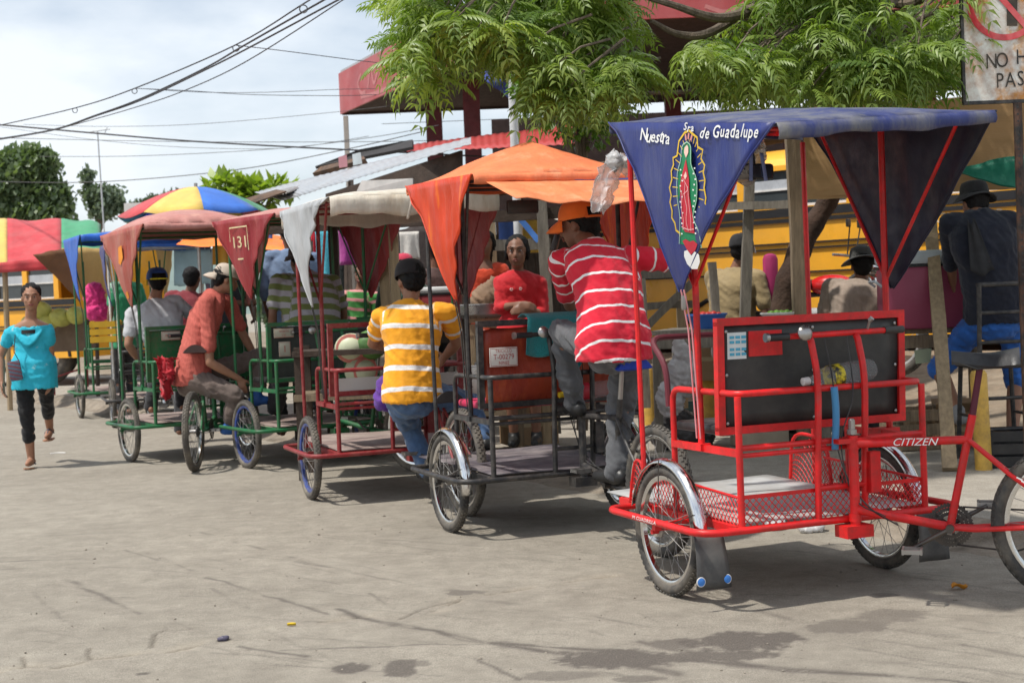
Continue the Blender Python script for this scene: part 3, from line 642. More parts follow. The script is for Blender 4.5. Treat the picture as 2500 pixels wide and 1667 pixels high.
CARTS[5]=pedicab(dict(label='green tricycle pedicab with red brown canopy and brown saddle, beside the man in coral shirt',head=32,left=G(300*k_,1060*k_),frame=GREEN,deck=DECKDIRT,top_m=MAROONTOP,flap_m=REDT,seed=5,fender=False,tyre=RUBBERD,
    canopy=dict(yf=.50,yr=-.75,z=(2.02,2.04,2.06,2.05),dome=.16,val=.05,skew=.05,tip=1.36,eL=.75,eR=.9,aT=.5,pleat=.01),byaw=-32,saddle_m=BROWNV,crank=0,seat=BLACKVINYL))
CARTS[6]=pedicab(dict(label='pedicab with white posts and a narrow dark navy flap',head=20,left=G(278,1043),frame=BLACKEN,post=WHITEP,deck=DECKDIRT,top_m=BLUET,flap_m=NAVY,seed=6,fender=False,tyre=RUBBERD,
    canopy=dict(yf=.45,yr=-.5,z=(2.1,2.1,2.1,2.1),dome=.06,val=.05,skew=.0,tip=1.40,aT=.5,eL=.5,eR=.5),byaw=0))
CARTS[7]=pedicab(dict(label='green tricycle pedicab with bright blue canopy flap, farthest of the queue',head=26,left=G(198,1020),frame=GREEN,deck=DECKDIRT,guard=False,top_m=BLUET,flap_m=BLUET,flap_in=TAN,seed=7,fender=False,tyre=RUBBERD,
    canopy=dict(yf=.55,yr=-.75,z=(2.3,2.32,2.32,2.3),dome=.05,val=.08,skew=.05,tip=1.5,aT=.5,eL=.7,eR=.8),byaw=0))
# ================================================================== people
def remesh(b,voxel,smooth=4):
    me=bpy.data.meshes.new('tmp'); me.from_pydata(b.v,[],b.f); o=bpy.data.objects.new('tmp',me)
    m=o.modifiers.new('r','REMESH'); m.mode='VOXEL'; m.voxel_size=voxel; m.use_smooth_shade=True
    if smooth:
        s=o.modifiers.new('s','SMOOTH'); s.iterations=smooth; s.factor=.5
    out=evaluated(o); bpy.data.meshes.remove(me)
    out.polygons.foreach_set('use_smooth',np.ones(len(out.polygons),bool)); return out
def wrinkle(me,amp,sc,seed=0):
    n=len(me.vertices); co=np.empty(n*3); me.vertices.foreach_get('co',co); co=co.reshape(-1,3); no=np.empty(n*3); me.vertices.foreach_get('normal',no); no=no.reshape(-1,3)
    a=fbm(co[:,0]*sc+co[:,2]*sc*.8+seed,co[:,1]*sc-co[:,2]*sc*1.5+seed*3,3); r=1-2*np.abs(a-.5)*2.2
    r2=1-2*np.abs(fbm(co[:,0]*sc*1.4+co[:,1]*sc+seed,co[:,2]*sc*1.9+co[:,0]*sc*1.9+seed,2)-.5)*2.6
    co+=no*(r*amp+r2*amp*.75)[:,None]; me.vertices.foreach_set('co',co.ravel()); me.update()
def stripe_attr(me,segs):
    n=len(me.vertices); co=np.empty(n*3); me.vertices.foreach_get('co',co); co=co.reshape(-1,3); best=np.full(n,1e9); s=np.zeros(n)
    for p,q,off,bias in segs:
        p_,q_=np.array(p),np.array(q); d=q_-p_; l=np.linalg.norm(d); d/=l; t=(co-p_)@d; tc=np.clip(t,0,l); dist=np.linalg.norm(co-p_-tc[:,None]*d,axis=1)-bias; m=dist<best; best=np.where(m,dist,best); s=np.where(m,off+t,s)
    at=me.attributes.new('s','FLOAT','POINT'); s=s+.022*(fbm(co[:,0]*7+3,co[:,2]*5+co[:,1]*6,2)-.5); at.data.foreach_set('value',(s+5).astype(np.float32))
def cap_(b,p,q,r1,r2,n=10):
    p=V(p);q=V(q);d=(q-p); L_=max(d.length,1e-4); d=d/L_ ; P=[];R=[]
    for i in range(4): a=pi/2*i/4; P.append(p-d*r1*math.cos(a)); R.append(max(r1*math.sin(a),.0015))
    P+= [p,lerp(p,q,.5),q]; R+=[r1,(r1+r2)/2,r2]
    for i in range(1,5): a=pi/2*i/4; P.append(q+d*r2*math.sin(a)); R.append(max(r2*math.cos(a),.0015))
    b.tube(P,R,n)
def loft(b,rings,n=18):                           # rings: (centre, lateral axis, depth axis, w, d)
    vs=[];N=len(rings)
    for c,x,y,w,d in rings:
        for k in range(n):
            a=2*pi*k/n; ca,sa=math.cos(a),math.sin(a); vs.append(V(c)+x*w*math.copysign(abs(ca)**.85,ca)+y*d*math.copysign(abs(sa)**.85,sa))
    fs=[(i*n+k,i*n+(k+1)%n,(i+1)*n+(k+1)%n,(i+1)*n+k) for i in range(N-1) for k in range(n)]+[tuple(range(n))[::-1],tuple((N-1)*n+k for k in range(n))]
    b.add(vs,fs)
def ik(a,c,l1,l2,pole):
    a=V(a);c=V(c);d=c-a; L_=min(d.length,(l1+l2)*.999); u=d.normalized(); c=a+u*L_
    x=(l1*l1-l2*l2+L_*L_)/(2*L_); h=math.sqrt(max(l1*l1-x*x,0)); p=V(pole); p=(p-u*p.dot(u)); p=p.normalized() if p.length>1e-6 else frame_of(u)[0]
    return a+u*x+p*h,c
SKIN=mat('brown skin',(.33,.165,.10),.55,var=.10,vscale=10,bump=.05,bscale=90,sub=.12)
SKIND=mat('dark brown skin',(.21,.10,.062),.5,var=.10,vscale=10,bump=.05,bscale=90,sub=.10)
HAIR=mat('black hair',(.007,.006,.006),.6,spec=.25,var=.3,bump=.5,bscale=70,stretch=(1,1,.3))
EYEW=mat('off white',(.7,.68,.65),.4); EYEG=mat('eye white',(.42,.38,.36),.35); EYEB=mat('eye dark',(.015,.01,.008),.2); LIP=mat('lips',(.30,.10,.08),.5)
def hand(b,w,dirv,nrm,thumb,curl=.5,sc=1.0):
    """palm plus five separate bent fingers; dirv: along the hand, nrm: out of the back of the hand, thumb: side the thumb is on"""
    d=V(dirv).normalized(); n=V(nrm); n=(n-d*n.dot(d)).normalized(); x=d.cross(n); x=x if x.dot(V(thumb))>0 else -x
    w=V(w); 
    loft(b,[(w,x,n,.024*sc,.018*sc),(w+d*.03*sc,x,n,.034*sc,.017*sc),(w+d*.075*sc,x,n,.040*sc,.015*sc),(w+d*.092*sc,x,n,.038*sc,.012*sc)],12)
    for i,(o,l) in enumerate(((.029,.070),(.010,.078),(-.010,.073),(-.028,.058))):
        p=w+d*.085*sc+x*o*sc; a=curl*(.8+.1*i); q=p+(d*math.cos(a)-n*math.sin(a))*l*.5*sc; r_=q+(d*math.cos(a*2.1)-n*math.sin(a*2.1))*l*.5*sc
        cap_(b,p,q,.0095*sc,.0088*sc,8); cap_(b,q,r_,.0088*sc,.0072*sc,8)
    p=w+d*.025*sc+x*.030*sc; q=p+(d*.6+x*.75-n*.25).normalized()*.038*sc; r_=q+(d*.85+x*.35-n*.45).normalized()*.032*sc
    cap_(b,p,q,.0125*sc,.0105*sc,8); cap_(b,q,r_,.0105*sc,.0085*sc,8)
def person(label,J,face,shirt,pants,skin=SKIN,cat='person',hair='short',head_yaw=0,head_pitch=0,voxel=.012,sleeve=.5,leg=1.0,bulk=1.0,shoes=None,stripes=None,hem=.10,hscale=1.0,flare=0,hands=True,curl=.5,look=True,female=False,neckline=0,collar=False,shirt_name='shirt',pants_name='trousers',wr=.006,drape=False,loose=1.0,hrad=1.0,group=None,scoop=False):
    """J: joints in world space; face: horizontal facing direction"""
    f=V((face[0],face[1],0)).normalized(); lat=V((f.y,-f.x,0))      # lat = the person's right
    J={k:(V(v) if not isinstance(v,float) else v) for k,v in J.items()}; pel=J['pelvis']; nk=J['neck']
    root=V((pel.x,pel.y,J.get('ground',V((0,0,0))).z if 'ground' in J else 0))
    up=(nk-pel).normalized(); tl=J.get('lat',lat); tl=(tl-up*tl.dot(up)).normalized(); dep=tl.cross(up); dep=dep if dep.dot(f)>-.2 or True else -dep
    if dep.dot(f)<0: dep=-dep
    sw=.175*bulk
    shR=J.get('shR',nk+tl*sw-up*.055); shL=J.get('shL',nk-tl*sw-up*.055)
    hipR=pel+lat*.088*bulk; hipL=pel-lat*.088*bulk
    JO={}
    for s,sh,sg in(('R',shR,1),('L',shL,-1)):
        wr_=J.get('wr'+s,sh+V((0,0,-.50))+f*.08+lat*.04*sg); pole=J.get('pe'+s,-f*.6+lat*sg*.5-V((0,0,.3)))
        JO['el'+s],JO['wr'+s]=ik(sh,wr_,.285,.25,pole)
        if 'el'+s in J: JO['el'+s]=J['el'+s]; JO['wr'+s]=wr_
    for s,hp,sg in(('R',hipR,1),('L',hipL,-1)):
        an=J.get('an'+s,hp+V((0,0,-.84)))
        JO['kn'+s],JO['an'+s]=ik(hp,an,.43,.42,J.get('pk'+s,f+V((0,0,.15))))
        if 'kn'+s in J: JO['kn'+s]=J['kn'+s]; JO['an'+s]=an
    t=thing('person',label,cat,root,0,group); R0=root
    Lc=lambda p:V(p)-R0
    hd=J.get('head',nk+up*.10+f*.02+V((0,0,.05)))
    Rh=Matrix((lat,f,V((0,0,1)))).transposed()@Matrix.Rotation(rad(head_yaw),3,'Z')@Matrix.Rotation(rad(head_pitch),3,'X')
    hs=1.0*hrad
    Hh=lambda x,y,z:Lc(hd)+Rh@V((x*hs,y*hs,z*hs))
    # --- body: one continuous surface
    b=MB(); bow=J.get('bow',.03)
    sp_=lambda t_:lerp(pel,nk,t_)-dep*bow*math.sin(pi*min(1,max(0,t_)))
    rings=lambda e,lo:[(Lc(pel-up*lo),tl,dep,(.135+e)*bulk,(.10+e)),(Lc(pel),tl,dep,(.158 if not female else .165)*bulk+e,.112*bulk+e),(Lc(sp_(.25)),tl,dep,(.138 if not female else .122)*bulk+e,.105*bulk+e),(Lc(sp_(.5)),tl,dep,.150*bulk+e,.112*bulk+e),(Lc(sp_(.72)),tl,dep,.176*bulk+e,.118*bulk+e),(Lc(sp_(.88)),tl,dep,.160*bulk+e,.098*bulk+e),(Lc(lerp(pel,nk,.97)),tl,dep,.105*bulk+e,.075+e),(Lc(lerp(pel,nk,1.03)),tl,dep,.06+e*.6,.06+e*.6)]
    loft(b,rings(-.012,.06))
    cap_(b,Lc(nk)-up*.02,Hh(0,-.015,-.05),.056*(.9 if female else 1),.052*(.9 if female else 1))
    b.ball(Hh(0,-.012,.028),(.074*hs,.092*hs,.086*hs),16,12,Rh); b.ball(Hh(0,.018,-.035),(.060*hs,.070*hs,.070*hs),14,10,Rh); b.ball(Hh(0,.045,-.085),(.032*hs,.030*hs,.022*hs),10,8,Rh)
    if look:
        cap_(b,Hh(0,.082,.012),Hh(0,.100,-.028),.008*hs,.013*hs,8); b.ball(Hh(0,.072,.030),(.052*hs,.016*hs,.010*hs),10,6,Rh); b.ball(Hh(0,.080,-.058),(.022*hs,.012*hs,.010*hs),8,6,Rh)
        for s in(-1,1): b.ball(Hh(s*.074,-.010,-.005),(.012*hs,.020*hs,.030*hs),8,6,Rh); b.ball(Hh(s*.036,.058,-.022),(.022*hs,.02*hs,.02*hs),8,6,Rh)
    ar=1.0*(.86 if female else 1)
    if scoop: b.ball(Lc(lerp(pel,nk,.93))+dep*.088,(.052,.034,.060),12,8)
    for s,sh in(('R',shR),('L',shL)):
        cap_(b,Lc(lerp(sh,nk-up*.05,.25)),Lc(sh),.06*ar,.054*ar); cap_(b,Lc(sh),Lc(JO['el'+s]),.049*ar,.038*ar); e,w_=Lc(JO['el'+s]),Lc(JO['wr'+s])
        cap_(b,e,lerp(e,w_,.3),.038*ar,.040*ar); cap_(b,lerp(e,w_,.3),w_,.040*ar,.026*ar)
        if hands:
            dv=J.get('hd'+s,(w_-e).normalized()); hand(b,w_-dv*.005,dv,J.get('hn'+s,lat*(1 if s=='R' else -1)+f*.2),J.get('ht'+s,f),curl,.95)
    lr=.92 if female else 1.0
    for s,hp in(('R',hipR),('L',hipL)):
        kn,an=Lc(JO['kn'+s]),Lc(JO['an'+s]); cap_(b,Lc(hp),kn,.082*lr,.056*lr); cap_(b,kn,lerp(kn,an,.3),.054*lr,.056*lr); cap_(b,lerp(kn,an,.3),an,.056*lr,.036*lr)
        td=J.get('td'+s,f); td=V(td).normalized(); tp=J.get('tp'+s,V((0,0,-.035))); toe=an+td*.15+tp
        cap_(b,an-td*.035+V((0,0,-.03)),an+td*.07+tp*.8,.034,.034,8); cap_(b,an+td*.06+tp*.9,toe,.034,.022,8)
        JO['to'+s]=toe
    link('body',remesh(b,voxel,3),skin,t)
    # --- clothes
    b=MB(); e=.012*loose; e=e+.0; rg=[(c_,x_,y_,w_+(.012 if i_<3 else 0),d_+((.030 if i_<2 else .016) if i_<3 else 0)) for i_,(c_,x_,y_,w_,d_) in enumerate(rings(e,hem))]; rg[0]=(Lc(pel)-V((0,0,hem)),lat,f,(.155+flare)*bulk+e+.010,(.128+flare)*bulk+e+.018)
    if neckline: rg=rg[:-1]; c_,x_,y_,w_,d_=rg[-1]; rg[-1]=(c_-up*neckline,x_,y_,w_,d_)
    c_,x_,y_,w_,d_=rg[0]; rg=[(c_+up*.03,x_,y_,w_-.03,d_-.03),(c_+up*.006,x_,y_,w_-.015,d_-.015)]+rg
    loft(b,rg); segs=[(Lc(pel-up*.3),Lc(nk),-.3,.10)]
    if drape:
        for i in range(4):
            z=.60-.06*i; w_=.050+.010*i; c=Lc(lerp(pel,nk,z)); pts=[]
            for k in range(9):
                a=-1+2*k/8; pts.append(c+tl*a*(w_+.03)+dep*(.118+.008*i-.06*a*a)+up*(.055+.022*i)*abs(a)**1.6)
            b.tube(pts,.012,8)
    for s,sh in(('R',shR),('L',shL)):
        el,w_=Lc(JO['el'+s]),Lc(JO['wr'+s]); s0=Lc(sh)
        cap_(b,lerp(s0,Lc(nk)-up*.05,.3),s0,.062*ar+e*.4,.054*ar+e*.6)
        k=min(1,sleeve); cap_(b,s0,lerp(s0,el,k),.052*ar+e*.7,(lerp(.050,.041,k))*ar+e*(1.2 if k<1 else .8))
        if sleeve>1: cap_(b,el,lerp(el,w_,sleeve-1),.045*ar+e,.036*ar+e)
        segs.append((s0,lerp(s0,el,1.0),0,.045)); 
        if sleeve>1: segs.append((el,w_,.285,.03))
    if collar: b.torus(Lc(nk)+up*.005,up,.062,.016,16,6)
    me=remesh(b,voxel,2); wrinkle(me,wr,9,hashn(pel.x,pel.y)*20)
    if stripes: stripe_attr(me,segs)
    link(shirt_name,me,shirt,t)
    b=MB(); e2=.014
    loft(b,[(Lc(pel-up*.05),tl,dep,.145*bulk+e2,.108*bulk+e2),(Lc(pel),tl,dep,.154*bulk+e2*.4,.110*bulk+e2*.4),(Lc(lerp(pel,nk,.12)),tl,dep,.150*bulk,.106*bulk)])
    b.ball(Lc(pel)-V((0,0,.065)),(.125*bulk,.115*bulk,.085),16,10,Matrix((lat,f,V((0,0,1)))).transposed())
    for s,hp in(('R',hipR),('L',hipL)):
        kn,an=Lc(JO['kn'+s]),Lc(JO['an'+s]); kk=min(1,leg*2); cap_(b,Lc(hp),lerp(Lc(hp),kn,kk),.088*lr*loose,lerp(.088,.062,kk)*lr*loose+.008)
        if leg>.5: q=(leg-.5)*2; cap_(b,kn,lerp(kn,an,q),.062*lr*loose,lerp(.062,.052 if not female else .042,q)*loose)
    me=remesh(b,voxel,2); wrinkle(me,wr*1.7,8,hashn(pel.y,pel.x)*20); link(pants_name,me,pants,t)
    if shoes:
        for s in 'RL':
            an=Lc(JO['an'+s]); toe=JO['to'+s]; td=(toe-an); tdh=V(J.get('td'+s,f)).normalized(); b=MB(); tp=J.get('tp'+s,V((0,0,-.035)))
            cap_(b,an-tdh*.04+V((0,0,-.028)),an+tdh*.06+tp*.75,.045,.043,10); cap_(b,an+tdh*.05+tp*.8,toe+tdh*.01,.042,.032,10); cap_(b,an+V((0,0,.02)),an+V((0,0,-.03)),.047,.046)
            link('shoe',remesh(b,.010,2),shoes,t)
    if look:
        for s in(-1,1):
            q=MB(); q.ball(Hh(s*.031,.074,.010),(.0115*hs,.007*hs,.0055*hs),10,6,Rh); eo=q.obj('eye',EYEG,t); q=MB(); q.ball(Hh(s*.031,.080,.010),(.0062*hs,.004*hs,.0056*hs),8,6,Rh); q.obj('pupil',EYEB,eo)
            q=MB(); q.tube([Hh(s*.014,.084,.031),Hh(s*.034,.084,.037),Hh(s*.054,.070,.029)],[.003,.0036,.002],6); q.obj('eyebrow',HAIR,t)
        q=MB(); q.tube([Hh(-.024,.086,-.055),Hh(-.008,.094,-.051),Hh(0,.093,-.053),Hh(.008,.094,-.051),Hh(.024,.086,-.055)],[.002,.0055,.0045,.0055,.002],6); q.tube([Hh(-.022,.086,-.058),Hh(0,.092,-.063),Hh(.022,.086,-.058)],[.002,.0065,.002],6); q.obj('mouth',LIP,t)
    if hair in('short','bun','long'):
        b=MB(); b.ball(Hh(0,-.030,.044),(.082*hs,.090*hs,.082*hs),16,12,Rh); b.ball(Hh(0,-.06,-.005),(.070*hs,.055*hs,.068*hs),12,8,Rh)
        if hair=='bun': b.ball(Hh(0,-.11,.03),(.045,.04,.045),12,8,Rh); b.ball(Hh(0,-.035,.058),(.084,.088,.074),14,10,Rh)
        if hair=='long':
            b.ball(Hh(0,-.036,.052),(.084,.088,.076),14,10,Rh); cap_(b,Hh(0,-.07,.0),Hh(0,-.09,-.16),.06,.035)
            for s in(-1,1): b.ball(Hh(s*.072,-.02,0),(.02,.04,.06),8,6,Rh)
        me=remesh(b,max(.008,voxel*.8),2); wrinkle(me,.005,28); link('hair',me,HAIR,t)
    return dict(t=t,H=Hh,Rh=Rh,J=JO,Lc=Lc,root=root,up=up,dep=dep,tl=tl,pel=pel,nk=nk,shR=shR,shL=shL)
def baseball(p,m,m2=None,yaw=0,hole=False,hs=1.0,brim=True):
    Hh=p['H']; q=Matrix.Rotation(rad(yaw),3,'Z'); b=MB(); n=24; mm=9
    H2=lambda x,y,z:Hh(*( (q@V((x,y-.0,z)))*hs + V((0,-.012,.022)) ))
    def dome(u,v):
        a=2*pi*u; t=v*pi/2; r=math.cos(t)**.55 if v<1 else 0
        return H2(.087*r*math.cos(a),.104*r*math.sin(a),.008+.098*math.sin(t))
    b.grid(dome,n,mm)
    if hole: b.f=[f_ for f_ in b.f if not (f_[0]//(n+1)<3 and 15<=(f_[0]%(n+1))<=20)]
    o=b.obj('cap',m,p['t'],60,solid=.004)
    if hole:
        k=MB(); k.tube([H2(.088*math.cos(a),.105*math.sin(a),.010) for a in np.linspace(2*pi*14.5/24,2*pi*21.5/24,8)],.007,6); k.obj('cap_strap',m2 or m,o)
    if brim:
        k=MB()
        def br(u,v):
            a=rad(lerp(35,145,u)); r=1+v*.72*max(0,math.sin((a-rad(35))/rad(110)*pi))**.5
            return H2(.088*math.cos(a)*(1+.1*v),.104*math.sin(a)*r,.012-.030*v*v-.012*v-.02*(math.cos(a)**2)*v)
        k.grid(br,12,5); k.obj('cap_brim',m2 or m,o,60,solid=.004)
    k=MB(); k.ball(H2(0,0,.107),.008,8,5); k.obj('cap_button',m,o)
    return o
# clothing materials
def strp(name,base,col,per,w,ph=0,**kw): return mat(name,base,.85,var=.08,vscale=5,bump=.3,bscale=22,sheen=.1,attr=('s',per,w,col,ph),**kw)
DENIM=cloth('blue denim',(.055,.11,.22),var=.5,dirt=(.18,.26,.38),dirt_amt=.5); GREYJ=cloth('grey denim',(.085,.088,.095),var=.25); DARKJ=cloth('charcoal trousers',(.035,.035,.038))
BEIGEP=cloth('taupe cargo trousers',(.145,.108,.092),var=.12); BLACKC=cloth('black cotton',(.012,.012,.014)); NAVYC=cloth('navy cotton',(.010,.013,.026)); BLUESH=cloth('bright blue shorts',(.03,.14,.50),var=.25)
SHOEB=mat('black shoe leather',(.02,.02,.02),.5); SHOET=mat('tan sandal',(.36,.18,.10),.6); SHOEG=mat('grey trainers',(.3,.3,.3),.6); SHOEBL=mat('blue clogs',(.03,.12,.40),.5)
# ---- man in red striped shirt on the black pedicab
c2=CARTS[2]; f2=c2['f']; r2=c2['r']
ORCAP=cloth('orange cap cotton',(.80,.16,.02),bump=.15); GREYCAP=mat('cap mesh dark',(.05,.05,.05),.8)
pel=D(1497,838,7.36)
J=dict(pelvis=pel,neck=D(1448,605,7.62),shL=D(1365,640,7.70),shR=D(1572,632,7.55),head=D(1412,552,7.78),wrL=D(1352,618,7.95),elL=D(1392,745,8.02),elR=D(1630,640,7.62),wrR=D(1618,470,7.85),
    bow=.05,knL=D(1372,812,7.80),anL=D(1402,985,7.86),knR=D(1515,990,7.62),anR=D(1505,1150,7.45),hdR=V((-.05,.1,1)),hnR=V((.3,-1,0)),htR=V((-1,0,0)),hdL=V((.25,.1,1)),hnL=V((-.9,-.3,0)),htL=V((0,1,0)),pkR=f2*1.0+r2*.25)
p=person('man in red shirt with white stripes and orange cap, seated with his back turned',J,f2+V((-.25,0,0)),strp('red cotton with white stripes',(.62,.012,.035),(.80,.78,.78),.092,.013,.35),GREYJ,SKIND,hair='short',head_yaw=28,head_pitch=-6,voxel=.009,sleeve=.72,hem=.085,flare=.0,bulk=1.10,shoes=SHOEB,stripes=True,wr=.007,collar=True,loose=1.0,hrad=1.06,group=None)
baseball(p,ORCAP,yaw=0,hole=True,hs=1.08); RED_MAN=p
k=MB(); w_=p['J']['wrL']; k.bbox((0,0,0),(.012,.05,.11),.004); ph=k.obj('phone',BLACKPL); ph.location=D(1356,588,7.93); ph.rotation_euler=(.2,.3,.5); tag(ph,'dark mobile phone held to the ear of the man in the orange cap','phone')
# ---- man in yellow striped shirt on the dark red pedicab
c3=CARTS[3]; f3=c3['f']; r3=c3['r']
pel=D(1005,962,9.0)
J=dict(pelvis=pel,neck=D(1000,742,9.12),head=D(1003,690,9.20),shL=D(930,775,9.12),shR=D(1095,765,9.10),elL=D(910,838,9.35),wrL=D(965,850,9.52),elR=D(1114,838,9.3),wrR=D(1085,872,9.48),knL=D(1000,1035,9.42),anL=D(1045,1150,9.2),knR=D(1150,985,9.2),anR=D(1180,1072,9.1))
p=person('man in yellow shirt with white stripes seated on the dark red pedicab, dark cap',J,f3,strp('yellow cotton with white stripes',(.85,.36,.015),(.80,.78,.76),.132,.030,.15),DENIM,SKIN,hair='short',head_pitch=-14,voxel=.010,sleeve=.55,hem=.05,bulk=1.05,shoes=SHOEB,stripes=True,collar=True,loose=1.0,hrad=1.05)
baseball(p,cloth('black cap cotton',(.016,.014,.016),bump=.1),yaw=150,hs=1.10,brim=False); YEL=p
# ---- woman walking at the left
TURQ=mat('turquoise jersey',(.02,.42,.56),.75,var=.12,vscale=4,bump=.25,bscale=14,two=((.35,.58,.60),.62,11))
fw=V((.10,-1,0)); gx=G(66,1146); gx2=G(108,1128)
pel=V((-4.14,12.42,.93))
J=dict(pelvis=pel,neck=D(74,782,12.40),head=D(76,728,12.36),anR=V((gx.x+.0,gx.y+.12,.085)),anL=V((gx2.x,gx2.y+.22,.12)),elR=D(2,870,12.42),wrR=D(6,935,12.35),elL=D(124,868,12.45),wrL=D(122,925,12.38),tpL=V((0,0,-.07)),hnL=V((1,0,0)),hnR=V((-1,0,0)),shR=D(24,815,12.40),shL=D(118,812,12.40),peL=V((.6,.5,0)),peR=V((-.6,.5,0)))
p=person('woman in turquoise draped top and black leggings walking towards the camera',J,fw,TURQ,cloth('black leggings',(.010,.010,.012),bump=.05),SKIN,hair='bun',head_yaw=10,voxel=.009,sleeve=.35,hem=.24,flare=.012,leg=.78,female=True,neckline=.065,drape=True,curl=.35,wr=.004,pants_name='leggings',shirt_name='top',hrad=1.0); WOM=p
b=MB(); loft(b,[(p['Lc'](lerp(p['pel'],p['nk'],.70)),p['tl'],p['dep'],.10,.124),(p['Lc'](lerp(p['pel'],p['nk'],.79)),p['tl'],p['dep'],.10,.118)]); b.obj('black_undershirt',BLACKC,p['t'])
for s in 'RL':
    an=p['Lc'](p['J']['an'+s]); to=p['J']['to'+s]; td=(to-an); td.z=0; td.normalize(); sd=V((td.y,-td.x,0)); b=MB(); low=min(to.z,an.z-.06)-.03
    base=[an+td*x+sd*y for x,y in((-.05,-.03),(-.06,0),(-.05,.03),(.03,.035),(.12,.042),(.175,.015),(.175,-.02),(.12,-.042),(.03,-.035))]; tilt=.0
    b.prism([V((q.x,q.y,to.z-.030+ (an.z-to.z-.065)*max(0,1-((q-an).dot(td)+.06)/.2))) for q in base],(0,0,-.012)); so=b.obj('sandal',SHOET,p['t'])
    k=MB(); k.tube(crv([an+td*.02+sd*.042+V((0,0,-.05)),an+td*.05+V((0,0,-.012)),an+td*.02-sd*.042+V((0,0,-.05))],4),.006,6); k.tube([an+td*.05+V((0,0,-.014)),to-td*.03+V((0,0,.02))],.006,6); k.obj('strap',mat('dark bead strap',(.05,.06,.09),.4),so)
pm=mat('woven striped cloth',(.16,.07,.09),.9,var=.3,vscale=3,bump=.3,bscale=60,attr=('s',.035,.012,(.08,.16,.22),0))
b=MB(); b.bbox((0,0,0),(.105,.03,.17),.014); me=b.mesh('shoulder_pouch'); at=me.attributes.new('s','FLOAT','POINT'); at.data.foreach_set('value',[v.co.z+v.co.x*.4+3 for v in me.vertices])
po=link('shoulder_pouch',me,pm); po.location=D(37,905,12.22); po.rotation_euler=(0,rad(-8),rad(10)); tag(po,'small woven striped pouch hanging at the hip of the walking woman','pouch')
k=MB(); hb=po.location; k.tube([V((.04,.03,.08)),V((.02,.0,.16)),V((.05,.04,.30))],.004,5); k.obj('pouch_strap',BLACKPL,po)
# ---- man in coral shirt, seated sideways by the brown saddle
CORAL=mat('coral checked cotton',(.47,.105,.08),.85,var=.15,vscale=30,bump=.3,bscale=20,stretch=(3,3,.4))
fc=V((.92,.38,0))
J=dict(pelvis=D(468,925,12.15),neck=D(524,716,12.25),head=D(553,684,12.22),shR=D(505,738,12.02),shL=D(560,740,12.45),wrR=D(585,925,12.05),elR=D(512,885,11.95),wrL=D(640,905,12.5),knR=D(575,965,12.0),anR=D(560,1040,12.05),knL=D(640,870,12.45),anL=D(628,970,12.35),hdR=V((.3,0,-1)),hnR=V((.2,-1,0)),tdL=fc,tdR=fc)
p=person('man in coral shirt and beige cap seated sideways, leaning forward',J,fc,CORAL,BEIGEP,SKIN,hair='short',head_pitch=-18,voxel=.010,sleeve=.75,hem=.05,leg=.86,shoes=SHOEBL,collar=True,loose=1.1,bulk=1.0); 
baseball(p,cloth('beige cap cotton',(.50,.42,.34),bump=.2),yaw=160,hole=False,hs=1.08,brim=True)
# ---- passengers seen from behind
c5=CARTS[5]; c4=CARTS[4]
p=person('man in pale grey t-shirt and blue cap seen from behind',dict(pelvis=W(c5,-.12,-.02,.80),neck=D(372,737,12.9),head=D(384,690,12.95),wrL=W(c5,-.36,.15,.85),wrR=W(c5,.40,.2,1.0),anL=W(c5,-.2,.45,.45),anR=W(c5,.1,.45,.45)),c5['f']+V((.25,0,0)),cloth('pale grey cotton',(.46,.46,.48)),DARKJ,SKIN,voxel=.013,sleeve=.6,bulk=1.15,hem=.08,look=True)
baseball(p,cloth('royal blue cap cotton',(.02,.06,.22)),cloth('yellow strap',(.7,.6,.03)),yaw=8,hole=True,hs=1.08)
p=person('man in green and grey striped shirt and dark hat seen from behind',dict(pelvis=W(c4,.08,-.05,.80),neck=D(745,672,12.3),head=D(730,640,12.4),anL=W(c4,-.1,.45,.45),anR=W(c4,.3,.45,.45)),c4['f'],strp('olive and lilac striped cotton',(.15,.18,.055),(.36,.34,.38),.10,.05,.1),DARKJ,SKIND,voxel=.013,sleeve=.7,bulk=1.45,hem=.05,stripes=True,loose=1.3)
def brimhat(p,m,R=.16,tilt=0):
    b=MB(); Hh=p['H']; q=Matrix.Rotation(rad(tilt),3,'X'); prof=[(.0,.125),(.05,.122),(.078,.11),(.088,.085),(.093,.05),(.096,.03),(.12,.022),(R*.9,.012),(R,.0),(R*.985,-.004),(.12,.014),(.094,.022)]
    n=28; vs=[]
    for r_,z in prof:
        for k in range(n):
            a=2*pi*k/n; v=q@V((r_*math.cos(a),r_*1.1*math.sin(a),z-.02*math.cos(2*a)*max(0,(r_-.1)/(R-.1)))); vs.append(Hh(v.x,v.y-.012,v.z+.03))
    m_=len(prof); fs=[(i*n+k,i*n+(k+1)%n,(i+1)*n+(k+1)%n,(i+1)*n+k) for i in range(m_-1) for k in range(n)]
    b.add(vs,fs); return b.obj('hat',m,p['t'],60)
brimhat(p,cloth('dark brown felt',(.05,.03,.025)),.13)
p=person('man in light blue shirt standing behind the maroon flap',dict(pelvis=D(705,830,13.6),neck=D(712,615,13.6),head=D(700,565,13.6),ground=(0,0,.13)),V((-.3,1,0)),cloth('light blue shirt',(.16,.23,.36)),DARKJ,SKIND,voxel=.014,sleeve=1.4,bulk=1.15,hem=.16)
p=person('person in dark red t-shirt seen from behind, short black hair',dict(pelvis=D(452,840,14.3),neck=D(463,715,14.3),head=D(470,682,14.3),ground=(0,0,.13)),V((.1,1,0)),cloth('dark red cotton',(.19,.02,.028)),DARKJ,SKIND,voxel=.015,sleeve=.6,bulk=1.05)
